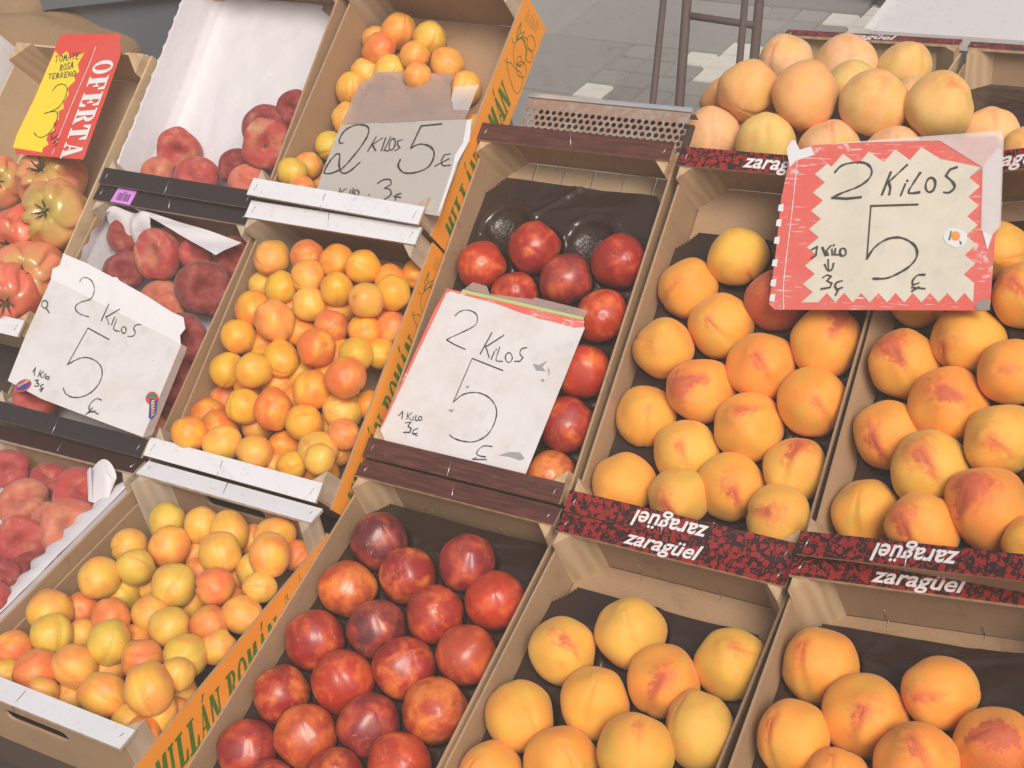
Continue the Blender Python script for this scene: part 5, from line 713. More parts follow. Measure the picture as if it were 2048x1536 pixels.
  ('fruit_sticker','poly','paper_white',[(0.0756,-0.0061),(0.0815,-0.0041),(0.0906,-0.0061),(0.099,-0.0116),(0.0999,-0.0198),(0.0969,-0.0273),(0.0897,-0.0288),(0.079,-0.0248),(0.0734,-0.0186),(0.0728,-0.0117)],0,0.0012),
  ('fruit_sticker','poly','sticker_orange',[(0.0917,-0.0144),(0.0917,-0.0167),(0.0909,-0.0186),(0.0895,-0.02),(0.0876,-0.0204),(0.0855,-0.02),(0.0835,-0.0187),(0.082,-0.0167),(0.0812,-0.0144),(0.0812,-0.0121),(0.082,-0.0101),(0.0835,-0.0088),(0.0854,-0.0083),(0.0875,-0.0088),(0.0894,-0.0101),(0.0909,-0.0121)],0,0.0015),
  ('fruit_sticker','poly','sticker_green',[(0.0917,-0.0192),(0.0955,-0.0232),(0.0948,-0.026),(0.0927,-0.0233)],0,0.0015),
  ('fruit_sticker','poly','sticker_green',[(0.0796,-0.0089),(0.0811,-0.0075),(0.0812,-0.0199),(0.0791,-0.0199)],0,0.0015),
 ],
 'S5': [
  ('red_card','poly','red_print',[(-0.0857,0.1207),(0.0481,0.118),(0.0604,0.1028),(0.0665,0.0857),(0.0822,-0.1117),(-0.0652,-0.1042),(-0.0704,-0.0978)],0,0),
  ('yellow_burst','poly','yellow_print',[(-0.0804,0.098),(-0.0642,0.0869),(-0.0539,0.0975),(-0.0382,0.0832),(-0.0138,0.0925),(-0.017,0.07),(-0.0064,0.0554),(-0.0148,0.0487),(-0.007,0.0384),(-0.0159,0.0233),(-0.0074,0.0106),(-0.0123,-0.004),(-0.005,-0.0165),(-0.0135,-0.0228),(-0.0053,-0.0362),(-0.0127,-0.0455),(-0.0042,-0.0588),(-0.014,-0.0661),(-0.013,-0.0763),(-0.0032,-0.0853),(-0.0123,-0.0926),(-0.0094,-0.1007),(-0.0778,-0.0928),(-0.0816,-0.067),(-0.0788,0.0065),(-0.0806,0.0622)],0,0.0005),
  ('white_line','stroke','white_print',[(0.0059,0.105),(0.0085,0.0654),(0.009,-0.0144),(0.0137,-0.1032)],0.0009,0.0008),
  ('writing','stroke','ink',[(-0.0461,0.0171),(-0.0401,0.0287),(-0.0265,0.0297),(-0.0143,0.0191),(-0.012,0.0002),(-0.0178,-0.0165),(-0.0415,-0.0275)],0.001,0.0012),
  ('writing','stroke','ink',[(-0.0387,-0.026),(-0.0193,-0.0228),(-0.0096,-0.0331),(-0.0086,-0.0537),(-0.0153,-0.0682),(-0.0292,-0.0729),(-0.0451,-0.0644)],0.001,0.0012),
  ('writing','stroke','ink',[(-0.0731,0.0866),(-0.0665,0.0874)],0.0008,0.0012),
  ('writing','stroke','ink',[(-0.0698,0.087),(-0.0658,0.0743)],0.0008,0.0012),
  ('writing','stroke','ink',[(-0.061,0.0881),(-0.0623,0.084),(-0.06,0.0777),(-0.0564,0.0755),(-0.0552,0.0796),(-0.0575,0.0859),(-0.061,0.0881)],0.0008,0.0012),
  ('writing','stroke','ink',[(-0.051,0.0762),(-0.0542,0.089),(-0.0491,0.0804),(-0.0499,0.0895),(-0.0444,0.0771)],0.0008,0.0012),
  ('writing','stroke','ink',[(-0.0423,0.0773),(-0.0435,0.0903),(-0.0358,0.0782)],0.0008,0.0012),
  ('writing','stroke','ink',[(-0.0428,0.0825),(-0.0385,0.0831)],0.0008,0.0012),
  ('writing','stroke','ink',[(-0.0381,0.091),(-0.0315,0.0919)],0.0008,0.0012),
  ('writing','stroke','ink',[(-0.0348,0.0915),(-0.031,0.0788)],0.0008,0.0012),
  ('writing','stroke','ink',[(-0.0229,0.093),(-0.0287,0.0922),(-0.0249,0.0796),(-0.0191,0.0803)],0.0008,0.0012),
  ('writing','stroke','ink',[(-0.0268,0.0859),(-0.022,0.0865)],0.0008,0.0012),
  ('writing','stroke','ink',[(-0.0484,0.0558),(-0.0523,0.069),(-0.0482,0.0678),(-0.0471,0.0632),(-0.0499,0.0618),(-0.0437,0.057)],0.0008,0.0012),
  ('writing','stroke','ink',[(-0.0436,0.0711),(-0.0443,0.0667),(-0.0419,0.0602),(-0.039,0.0582),(-0.0383,0.0625),(-0.0406,0.069),(-0.0436,0.0711)],0.0008,0.0012),
  ('writing','stroke','ink',[(-0.0342,0.072),(-0.0373,0.0726),(-0.0374,0.0691),(-0.0327,0.0653),(-0.0319,0.0606),(-0.0349,0.0599)],0.0008,0.0012),
  ('writing','stroke','ink',[(-0.0279,0.0609),(-0.0299,0.0744),(-0.0228,0.0622)],0.0008,0.0012),
  ('writing','stroke','ink',[(-0.0287,0.0663),(-0.0254,0.0671)],0.0008,0.0012),
  ('writing','stroke','ink',[(-0.0697,0.0505),(-0.0634,0.0511)],0.0008,0.0012),
  ('writing','stroke','ink',[(-0.0666,0.0508),(-0.0634,0.0404)],0.0008,0.0012),
  ('writing','stroke','ink',[(-0.055,0.0519),(-0.0607,0.0514),(-0.0575,0.041),(-0.0519,0.0416)],0.0008,0.0012),
  ('writing','stroke','ink',[(-0.0591,0.0462),(-0.0544,0.0467)],0.0008,0.0012),
  ('writing','stroke','ink',[(-0.0492,0.0419),(-0.052,0.0522),(-0.0473,0.0511),(-0.0466,0.0474),(-0.0502,0.0465),(-0.0435,0.0424)],0.0008,0.0012),
  ('writing','stroke','ink',[(-0.0408,0.0427),(-0.0436,0.0531),(-0.039,0.0519),(-0.0383,0.0483),(-0.0419,0.0474),(-0.0352,0.0433)],0.0008,0.0012),
  ('writing','stroke','ink',[(-0.03,0.0544),(-0.0356,0.0539),(-0.0325,0.0435),(-0.0269,0.0441)],0.0008,0.0012),
  ('writing','stroke','ink',[(-0.034,0.0487),(-0.0294,0.0492)],0.0008,0.0012),
  ('writing','stroke','ink',[(-0.0242,0.0444),(-0.0273,0.0547),(-0.0189,0.0449),(-0.0217,0.0552)],0.0008,0.0012),
  ('writing','stroke','ink',[(-0.0165,0.0558),(-0.0179,0.0524),(-0.016,0.0473),(-0.0128,0.0455),(-0.0115,0.0488),(-0.0133,0.054),(-0.0165,0.0558)],0.0008,0.0012),
  ('writing','stroke','ink',[(-0.0015,-0.0588),(-0.0061,-0.068),(0.0002,-0.0761),(0.0074,-0.0719)],0.0009,0.0012),
  ('writing','stroke','ink',[(-0.0033,-0.0782),(0.0094,-0.0668)],0.0009,0.0012),
  ('writing','stroke','ink',[(0.0065,-0.0842),(0.0152,-0.0739)],0.0009,0.0012),
  ('writing','stroke','ink',[(0.0127,-0.0942),(0.0146,-0.082)],0.0009,0.0012),
 ],
}
OFE = ([0.0197,0.0695],[0.0332,-0.1058],[0.0602,0.0689])
# ---------------------------------------------------------------- the place: pavement
def slab_mat():
    g = G('pavement_slab', .8); P = g.cor(); rnd = g.n('ObjectInfo').outputs['Random']; n = g.noise(P, 5, 5, .65); f = g.noise(P, 120, 3)
    c = g.mix(n, (.27, .265, .25), (.36, .35, .33)); c = g.mix(g.ma('MULTIPLY', g.sm(g.noise(P, 16, 4, .7), .58, .68), .45), c, (.15, .145, .14))
    gr_ = g.sm(g.noise(P, 260, 2), .60, .70); c = g.mix(g.ma('MULTIPLY', gr_, .4), c, (.20, .19, .18)); c = g.mix(g.ma('MULTIPLY', f, .3), c, (.16, .16, .15)); return g.col(g.vm('SCALE', c, g.ma('MULTIPLY_ADD', rnd, .28, .84)))
M['slab'] = slab_mat(); M['slab_sunlit'] = plain('sunlit_patch_tile', (.72, .70, .63), .6, .14, 30); M['joint'] = plain('pavement_bed', (.13, .125, .12), .9, .2, 20)  # the pale tile colour paints sunlit patches onto the ground
b = MB(); b.box(-25, 25, -25, 25, -.30, -.012); pav = link('pavement', b.mesh('pavement', ['joint']), kind='structure')
def slab_mesh(sx, sy, m):
    b = MB(); x, y, h = sx / 2 - .003, sy / 2 - .003, .004
    b.face([(-x + h, -y + h, 0), (x - h, -y + h, 0), (x - h, y - h, 0), (-x + h, y - h, 0)])
    for a, c in (((-x, -y), (x, -y)), ((x, -y), (x, y)), ((x, y), (-x, y)), ((-x, y), (-x, -y))):
        i = lambda p: (p[0] - math.copysign(h, p[0]), p[1] - math.copysign(h, p[1]), 0)
        b.face([(*a, -.011), (*c, -.011), i(c), i(a)])
    return b.mesh('slab', [m])
SL = slab_mesh(.60, .40, 'slab'); ST = slab_mesh(.10, .10, 'slab_sunlit'); SS = slab_mesh(.10, .10, 'slab'); random.seed(5)
PG = Matrix.Rotation(math.radians(-4), 4, 'Z')
def in_sun_patch(x, y):  # areas of ground whose sun patches are laid as pale tiles
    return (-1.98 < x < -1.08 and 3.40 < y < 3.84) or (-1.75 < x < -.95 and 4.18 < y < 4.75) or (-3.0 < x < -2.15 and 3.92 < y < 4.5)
for j in range(-1, 14):
    for i in range(-8, 5):
        x = -1.2 + i * .6 + (.3 if j % 2 else 0); y = 2.6 + j * .4
        if in_sun_patch(x, y): continue
        o = link('slab', SL, pav); o.location = PG @ Vector((x, y, random.uniform(-.0015, .0015))); o.rotation_euler = (random.uniform(-.003, .003), random.uniform(-.003, .003), math.radians(-4))
        o['part_of_row'] = j; del o['part_of_row']
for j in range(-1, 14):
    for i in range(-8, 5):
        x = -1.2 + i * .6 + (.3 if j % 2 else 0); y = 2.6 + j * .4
        if not in_sun_patch(x, y): continue
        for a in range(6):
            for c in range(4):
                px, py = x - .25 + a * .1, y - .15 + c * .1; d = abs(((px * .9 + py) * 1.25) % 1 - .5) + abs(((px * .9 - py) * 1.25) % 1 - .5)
                o = link('sun_patch_tile', ST if (d < .36 or (a + c) % 5 == 0) else SS, pav); o.location = PG @ Vector((px, py, random.uniform(-.001, .001))); o.rotation_euler = (0, 0, math.radians(-4))
# ---------------------------------------------------------------- stall: boards under the crates
random.seed(21)
M['stand'] = plain('dark_stand_board', (.055, .038, .03), .7, .25, 12); M['trim'] = plain('pale_metal_trim', (.62, .63, .64), .35, .15, 30, Metallic=.6)
M['steel'] = plain('stand_steel', (.22, .21, .20), .45, .2, 20, Metallic=.7)
mwB = pose('B3', -.165)
st = thing('market_stand', 'dark stepped market stall stand with pale metal trim, under all the crates', 'stall', Matrix.Translation((-.85, 1.2, 0)))
def stp(name, b, mats, mw=None):
    o = link(name, b.mesh(name, mats)); o.parent = st; o.matrix_parent_inverse = st.matrix_world.inverted(); 
    if mw is not None: o.matrix_world = mw
    return o
st_inv = st.matrix_world.inverted()
b = MB(); b.box(-1.10, .72, -.50, .20, -.022, 0); b.box(-1.10, -.205, .2005, .33, -.022, 0); stp('sloping_board', b, ['stand'], mwB)
b = MB(); b.box(-1.75, .30, .515, 1.06, .29, .315); stp('front_board', b, ['stand'])
b = MB(); b.box(-1.75, .30, .500, .5145, .285, .322); stp('edge_trim', b, ['trim'])
b = MB(); b.box(-1.60, -1.01, .575, .94, .316, .42); stp('riser', b, ['stand'])
for y0, y1, zz in ((.60, .64, .36), (.98, 1.02, .395)):
    b = MB(); b.box(-.96, .05, y0, y1, .316, zz); stp('riser', b, ['stand'])
b = MB(); b.box(-.80, .30, 1.655, 2.20, .635, .657); stp('back_board', b, ['stand'])
for x in (-1.70, -.7, .25):
    for y, h in ((.54, .289), (1.02, .289), (1.70, .634), (2.15, .634)):
        b = MB(); b.box(x - .015, x + .015, y - .015, y + .015, 0, h); stp('leg', b, ['steel'])
# perforated steel sheet behind the upper nectarine crate
def perforated():
    mw = pose('B3', -.10); b = MB(); x0, y0, P_ = -.150, .2915, .0108; nx, ny, R_ = 24, 5, .0040
    for j in range(ny):
        for i in range(nx):
            cx = x0 + (i + .5) * P_ + (P_ / 2 if j % 2 else 0); cy = y0 + (j + .5) * P_ * .92; hx, hy = P_ / 2, P_ * .46
            sq = [(cx + hx * a, cy + hy * c) for a, c in ((1, 0), (1, 1), (0, 1), (-1, 1), (-1, 0), (-1, -1), (0, -1), (1, -1))]
            ci = [(cx + R_ * math.cos(math.pi / 4 * q), cy + R_ * math.sin(math.pi / 4 * q)) for q in range(8)]
            for q in range(8):
                r = (q + 1) % 8; b.face([(*ci[q], 0), (*sq[q], 0), (*sq[r], 0), (*ci[r], 0)]); b.face([(*ci[r], 0), (*ci[r], -.0015), (*ci[q], -.0015), (*ci[q], 0)])
    ye = y0 + ny * P_ * .92; b.face([(x0 - .002, ye, 0), (x0 + nx * P_ + P_ / 2, ye, 0), (x0 + nx * P_ + P_ / 2, .357, 0), (x0 - .002, .357, 0)])
    M['rusty'] = railmat('stained_steel_sheet', (.30, .20, .155), .42, (.36, .33, .31), .5)
    t = thing('perforated_panel', 'stained perforated metal sheet with white top edge, behind upper nectarine crate', 'metal panel', mw)
    link('sheet', b.mesh('sheet', ['rusty']), t)
    b = MB(); b.box(x0 - .002, x0 + nx * P_ + P_ / 2, .3575, .363, -.008, .003); b.box(x0 - .002, x0 + nx * P_ + P_ / 2, .3632, .3645, -.03, .003); link('top_trim', b.mesh('top_trim', ['trim']), t)
    b = MB(); b.box(x0, x0 + nx * P_, .292, .357, -.040, -.034); link('backing_plate', b.mesh('backing_plate', ['stand']), t)
perforated()
# ---------------------------------------------------------------- crates
STY = {  # H depth of floor under the rims, hz drop of the side walls, rail finishes (back, front)
 'A0': dict(H=.105, hz=.020, back=None, front='rail_white', post='wood', brd='board_pale', label='bare wooden crate of pink tomatoes, at the left behind the offer sign'),
 'A1': dict(H=.095, hz=.022, back='rail_black', front='rail_black', post='wood_grey', label='black railed crate lined with white paper, few flat peaches, top row'),
 'A2': dict(H=.122, hz=.042, back='rail_white', front='rail_white', post='wood_grey', orange=1, label='orange sided half empty apricot crate at the top, white rail in front'),
 'A4': dict(H=.100, hz=.022, back='rail_floral', front=None, post='wood', brd='board_pale', text=1, label='floral railed crate heaped with pale peaches at the back right'),
 'A5': dict(H=.100, hz=.022, back='rail_floral', front=None, post='wood', text=1, label='nearly empty floral railed crate in the far right back corner'),
 'B1': dict(H=.100, hz=.022, back='rail_black', front='rail_black', post='wood_grey', label='flat peach crate with a pink barcode sticker on its black back rail'),
 'B2': dict(H=.122, hz=.042, back='rail_white', front='rail_white', post='wood_grey', orange=1, label='full apricot crate in the middle row with orange printed side'),
 'B3': dict(H=.095, hz=.022, back='rail_brown', front='rail_brown', post='wood', slats=1, label='brown railed nectarine crate with two empty tray cups, middle row'),
 'B4': dict(H=.095, hz=.022, back='rail_floral', front='rail_floral', post='wood', text=1, label='floral railed yellow peach crate in the middle row beside the nectarines'),
 'B5': dict(H=.095, hz=.022, back='rail_floral', front='rail_floral', post='wood', text=1, label='floral railed yellow peach crate at the right edge of the middle row'),
 'C1': dict(H=.095, hz=.022, back='rail_darkbrown', front='rail_black', post='wood_grey', label='flat peach crate in the bottom left corner with scalloped white paper'),
 'C2': dict(H=.122, hz=.042, back='rail_white', front='rail_white', post='wood_grey', orange=1, label='front apricot crate with handle slots and orange side lettering'),
 'C3': dict(H=.095, hz=.022, back='rail_brown', front='rail_brown', post='wood', label='front brown railed crate of dark glossy nectarines'),
 'C4': dict(H=.095, hz=.022, back='rail_floral', front='rail_floral', post='wood', text=1, label='front floral railed yellow peach crate right of the dark nectarines'),
 'C5': dict(H=.095, hz=.022, back='rail_floral', front='rail_floral', post='wood', text=1, label='floral railed yellow peach crate in the bottom right corner'),
}
# heavy italic slab letters built from strokes: (x, y) outlines in a unit box
def R4(x0, x1, y0, y1): return [(x0, y0), (x1, y0), (x1, y1), (x0, y1)]
def ring(cx, cy, rx, ry, tx, ty, a0=0, a1=360, n=20):
    out = []
    for k in range(n):
        t0 = math.radians(a0 + (a1 - a0) * k / n); t1 = math.radians(a0 + (a1 - a0) * (k + 1) / n)
        out.append([(cx + (rx - tx) * math.cos(t0), cy + (ry - ty) * math.sin(t0)), (cx + rx * math.cos(t0), cy + ry * math.sin(t0)), (cx + rx * math.cos(t1), cy + ry * math.sin(t1)), (cx + (rx - tx) * math.cos(t1), cy + (ry - ty) * math.sin(t1))])
    return out
SLAB = {
 'O': ring(.5, .5, .47, .52, .26, .10), 'I': [R4(.3, .7, 0, 1), R4(.12, .88, 0, .09), R4(.12, .88, .91, 1)],
 'F': [R4(.16, .50, 0, 1), R4(.02, .66, 0, .08), R4(.02, .95, .92, 1), [(.83, .66), (.95, .66), (.95, .93), (.72, .93)], R4(.5, .66, .47, .55), R4(.64, .74, .36, .66)],
 'E': [R4(.16, .50, 0, 1), R4(.02, .95, 0, .08), R4(.02, .93, .92, 1), [(.83, .68), (.93, .68), (.93, .93), (.70, .93)], R4(.5, .66, .47, .55), R4(.64, .74, .36, .66), [(.70, .07), (.95, .07), (.97, .34), (.86, .34)]],
 'R': [R4(.14, .46, 0, 1), R4(.0, .60, 0, .08), R4(.0, .5, .92, 1)] + ring(.5, .73, .38, .27, .24, .09, -90, 90, 12) + [[(.5, .47), (.72, .47), (.98, .0), (.66, .0)], R4(.62, 1.02, 0, .08)],
 'T': [R4(.33, .67, 0, .95), R4(.17, .83, 0, .08), R4(.02, .98, .91, 1), [(.02, .62), (.11, .62), (.27, .92), (.02, .92)], [(.89, .62), (.98, .62), (.98, .92), (.73, .92)]],
 'A': [[(.12, 0), (.22, 0), (.52, .98), (.44, .98)], [(.40, 1), (.62, 1), (.96, 0), (.60, 0)], R4(.25, .66, .28, .36), R4(.0, .34, 0, .08), R4(.50, 1.04, 0, .08)],
 'M': [R4(.06, .22, 0, 1), [(.06, 1), (.36, 1), (.58, .25), (.44, .12)], [(.44, .12), (.55, .12), (.78, 1), (.66, 1)], R4(.66, .98, 0, 1), R4(-.02, .30, 0, .08), R4(.58, 1.05, 0, .08)],
 'L': [R4(.16, .52, 0, 1), R4(.02, .68, .92, 1), R4(.02, .95, 0, .09), [(.70, .08), (.95, .08), (.97, .36), (.85, .36)]],
 'N': [R4(.08, .24, 0, 1), [(.06, 1), (.38, 1), (.94, 0), (.66, 0)], R4(.78, .92, 0, 1), R4(-.02, .32, 0, .08), R4(.66, 1.02, .92, 1)],
}
SLAB['Á'] = SLAB['A'] + [[(.44, 1.08), (.56, 1.08), (.74, 1.30), (.56, 1.30)]]
def slab_text(b, txt, org, du, dv, adv, shear, to3, z0, k=0, wf=.92):
    """letters from org along du with cap height dv (2-D), advance adv, laid as thin flat pieces"""
    n = 0; x = 0.
    for ch in txt:
        if ch == ' ': x += adv * .55; continue
        w = adv * (.62 if ch == 'I' else wf)
        for q in SLAB[ch]:
            pts = [(org[0] + du[0] * (x + a * w) + dv[0] * c + du[0] * c * shear, org[1] + du[1] * (x + a * w) + dv[1] * c + du[1] * c * shear) for a, c in q]
            if sum(pts[i][0] * pts[(i + 1) % 4][1] - pts[(i + 1) % 4][0] * pts[i][1] for i in range(len(pts))) < 0: pts = pts[::-1]
            n += 1; b.face([to3(*p, z0 + 2.2e-6 * n) for p in pts], k)
        x += adv * (.68 if ch == 'I' else 1.0)
CACHE = {}
def cached(key, fn):
    if key not in CACHE: CACHE[key] = fn()
    return CACHE[key]
def brand_mesh():
    cu = bpy.data.curves.new('lettering', 'FONT'); cu.body = 'zaragüel'; cu.size = .0225; cu.shear = .22; cu.offset = .00042; cu.extrude = .00012; cu.align_x = 'CENTER'; cu.space_character = 1.02
    o = bpy.data.objects.new('tmp', cu); C.objects.link(o); me = bpy.data.meshes.new_from_object(o.evaluated_get(bpy.context.evaluated_depsgraph_get())); bpy.data.objects.remove(o)
    xs = [v.co.x for v in me.vertices]; f = .099 / (max(xs) - min(xs)); cx = (max(xs) + min(xs)) / 2
    for v in me.vertices: v.co.x = (v.co.x - cx) * f; v.co.y = (v.co.y - .0055) * f
    me.materials.clear(); me.materials.append(M['white_ink']); me.name = 'lettering'; return me
BRAND = brand_mesh()
def orange_print():
    """green lettering and fruit outlines on the outer face of the right wall (x = W/2), u = y, v = z"""
    b = MB(); to3 = lambda a, c, z: (W / 2 + z, a, c); r = random.Random(3)
    slab_text(b, 'MILLÁN ROMÁN', (-.186, -.111), (1, 0), (0, .046), .0218, .012, to3, .0004, 0, .94)
    S_ = lambda pts, w=.0011: b.ribbon(pts, w, .0004, to3, 0)
    el = lambda cx, cy, rx, ry, a=0, n=18: [(cx + rx * math.cos(2 * math.pi * i / n + .4) * math.cos(a) - ry * math.sin(2 * math.pi * i / n + .4) * math.sin(a), cy + rx * math.cos(2 * math.pi * i / n + .4) * math.sin(a) + ry * math.sin(2 * math.pi * i / n + .4) * math.cos(a)) for i in range(n + 1)]
    S_([(.094, -.060), (.089, -.070), (.083, -.085), (.077, -.102), (.078, -.116), (.088, -.122), (.101, -.119), (.107, -.108), (.104, -.094), (.102, -.080), (.101, -.069), (.096, -.062)])
    S_([(.094, -.060), (.095, -.054)]); S_([(.097, -.061), (.099, -.055)])
    S_(el(.128, -.083, .020, .021)); S_(el(.112, -.104, .011, .016, .3)); S_(el(.140, -.110, .009, .012)); S_(el(.157, -.103, .010, .014)); S_(el(.118, -.090, .006, .008))
    S_([(.130, -.062), (.126, -.054), (.129, -.049)]); S_([(.134, -.062), (.146, -.055), (.162, -.056), (.150, -.064), (.134, -.062)]); S_([(.135, -.062), (.160, -.056)], .0006); S_([(.132, -.062), (.146, -.072), (.158, -.074), (.147, -.064)])
    S_([(.155, -.089), (.150, -.075), (.144, -.069)]); S_([(.141, -.098), (.146, -.082), (.146, -.070)])
    for i in range(8): S_([(.170 + .0008 * i, -.064 - i * .0055), (.189 + .0008 * i - (i % 3) * .004, -.064 - i * .0055)], .0011)
    return b.mesh('side_print', ['green_ink'])
def make_crate(key):
    s = STY[key]; L = CR[key][2]; H, hz = s['H'], s['hz']; bot = H + .006; brd = s.get('brd', 'board'); post = s['post']; ty = 'a' if s.get('orange') else ('L' if L > .45 else 'S')
    t = thing('fruit_crate', s['label'], 'crate', pose(key, -bot), 'market fruit crates'); T_ = lambda nm, fn, mats, kk: link(nm, cached((nm, kk, H, hz, L, tuple(mats)), lambda: fn().mesh(nm, mats, bot)), t)
    hx = W / 2; hy = L / 2
    if s.get('slats'):
        for i in range(6):
            def sl(i=i):
                b = MB(); w = (W - .012) / 6; b.box(-hx + .006 + i * w + .0012, -hx + .006 + (i + 1) * w - .0012, -hy + .010, hy - .010, -H - .004, -H - (.0012 if i % 2 else 0)); return b
            T_('slat', sl, ['board_pale'], i)
    else:
        def fl(): b = MB(); b.box(-hx + .005, hx - .005, -hy + .010, hy - .010, -H - .004, -H); return b
        T_('floor_panel', fl, [brd], 0)
    for sx in (-1, 1):
        def side(sx=sx):
            b = MB(); x0, x1 = sorted((sx * hx, sx * (hx - .0034))); b.box(x0, x1, -hy + .003, hy - .003, -bot, -hz, 0, kx1=1 if sx > 0 else None); return b
        o = T_('side_panel', side, [brd, 'orange' if s.get('orange') else brd], sx)
        if s.get('orange') and sx > 0: link('side_print', cached('oprint', orange_print), o).location = (0, 0, bot)
        for sy in (-1, 1):
            def pst(sx=sx, sy=sy):
                b = MB(); cx, cy = sx * (hx - .0036), sy * (hy - .0095); b.prism([(cx, cy), (cx - sx * .036, cy), (cx, cy - sy * .036)], -H, -.0048); return b
            o = T_('corner_post', pst, [post], (sx, sy))
            if s.get('orange') or key == 'A0' or key in 'B1':   # the outer face of the post shows between rail and wall
                pass
    for nm, sy in (('back', 1), ('front', -1)):
        def end(sy=sy):
            b = MB(); y0, y1 = sorted((sy * (hy - .0092), sy * (hy - .0055))); z1 = -.0050 if s[nm] else -.014
            if s.get('orange'):
                o_ = [(-hx + .004, -H), (hx - .004, -H), (hx - .004, z1), (-hx + .004, z1)]; zc = -.036; hw, hh = .042, .0095
                i_ = [(-hw + hh * math.cos(a), zc + hh * math.sin(a)) for a in [math.pi / 2 + math.pi * q / 6 for q in range(7)]] + [(hw + hh * math.cos(a), zc + hh * math.sin(a)) for a in [-math.pi / 2 + math.pi * q / 6 for q in range(7)]]
                pl = [[Vector((a, c, 0)) for a, c in o_], [Vector((a, c, 0)) for a, c in i_]]; al = o_ + i_
                for tr in tessellate_polygon(pl):
                    u = [al[i] for i in tr]; ccw = (u[1][0] - u[0][0]) * (u[2][1] - u[0][1]) - (u[2][0] - u[0][0]) * (u[1][1] - u[0][1]) > 0
                    if not ccw: u = u[::-1]
                    b.face([(a, y0, c) for a, c in u]); b.face([(a, y1, c) for a, c in u[::-1]])
                for lp in (o_, i_):
                    for q in range(len(lp)): p, r = lp[q], lp[(q + 1) % len(lp)]; b.face([(p[0], y0, p[1]), (r[0], y0, r[1]), (r[0], y1, r[1]), (p[0], y1, p[1])])
            else: b.box(-hx + .004, hx - .004, y0, y1, -H, z1)
            return b
        ep = T_('end_panel', end, ['board_pale' if (key == 'A0' or brd == 'board_pale') else 'board'], (sy, bool(s[nm])))
        if sy > 0 and not s.get('orange'):
            for x in (-.062, .045):
                def bst(x=x):
                    b = MB(); y = hy - .0094; b.tube([(x, y, -H + .022), (x + .0008, y - .0006, -H + .012), (x + .001, y - .0008, -H + .001), (x + .0012, y - .009, -H + .0006)], .0006, 5); return b
                link('staple', cached(('bst', x, L, H), lambda: bst().mesh('staple', ['staple'], bot)), ep)
        if not s[nm]: continue
        def rail(sy=sy):
            b = MB(); y0, y1 = sorted((sy * (hy), sy * (hy - RW))); b.box(-hx, hx, y0, y1, -.0046, 0, 0, kt=1); return b
        ro = T_('top_rail', rail, [post, s[nm]], sy)
        def cst(sy=sy):
            b = MB(); x = -.004 if sy > 0 else -.012; yi = sy * (hy - RW + .006); yo = sy * (hy + .0008)
            b.tube([(x + .007 * sy * .6, yi, -.002), (x + .007 * sy * .6, yi, .0008), (x - .003, sy * hy - sy * .001, .0009), (x - .0045, yo, -.001), (x - .006, yo, -.011)], .00055, 5); return b
        o = link('staple', cached(('cst', sy, L, bot), lambda: cst().mesh('staple', ['staple'], bot)), ro)
        for sx in (-1, 1):
            def est(sx=sx, sy=sy):
                b = MB(); x = sx * (hx - .011); y = sy * (hy - RW / 2); b.tube([(x - .0012, y - .0045, -.001), (x - .0012, y - .0045, .0006), (x + .0012, y + .0045, .0006), (x + .0012, y + .0045, -.001)], .00055, 5); return b
            link('staple', cached(('est', sx, sy, L, bot), lambda: est().mesh('staple', ['staple'], bot)), ro)
        if s.get('text'):
            o = link('lettering', BRAND, ro); o.location = (-.008, sy * (hy - RW / 2 - .0016), bot + .0005); o.rotation_euler = (0, 0, 0 if sy > 0 else math.pi)
    return t
CRT = {k: make_crate(k) for k in STY}
# the left neighbour of the tomato crate, seen by its printed outer wall
def neighbour():
    mw = pose('A0', -.111) @ Matrix.Translation((-.318, -.01, .040)); t = thing('fruit_crate', 'white printed crate cut off by the left picture edge', 'crate', mw, 'market fruit crates'); L = CR['A0'][2]; b0 = .111
    for sx in (-1, 1):
        b = MB(); x0, x1 = sorted((sx * .15, sx * .1466)); b.box(x0, x1, -L / 2, L / 2, -.111, -.018, 0, kx1=1); o = link('side_panel', b.mesh('side_panel', ['board_pale', 'paper_white'], b0), t)
    b = MB(); to3 = lambda a, c, z: (.15 + z, a, c + b0); slab_text(b, 'ELECCI', (.03, -.062), (1, 0), (0, .017), .0165, 0, to3, .0004); pr = link('side_print', b.mesh('side_print', ['ink']), o)
    b = MB(); b.box(-.145, .145, -L / 2 + .01, L / 2 - .01, -.111, -.105); link('floor_panel', b.mesh('floor_panel', ['board_pale'], b0), t)
    for sy in (-1, 1):
        b = MB(); y0, y1 = sorted((sy * (L / 2 - .003), sy * (L / 2 - .007))); b.box(-.146, .146, y0, y1, -.105, -.006); link('end_panel', b.mesh('end_panel', ['board_pale'], b0), t)
        b = MB(); y0, y1 = sorted((sy * L / 2, sy * (L / 2 - RW))); b.box(-.15, .15, y0, y1, -.0046, 0, 0, kt=1); link('top_rail', b.mesh('top_rail', ['wood', 'rail_white'], b0), t)
SLAB['C'] = ring(.52, .5, .46, .52, .22, .10, 50, 320, 18) + [R4(.78, .9, .62, .9)]
neighbour()
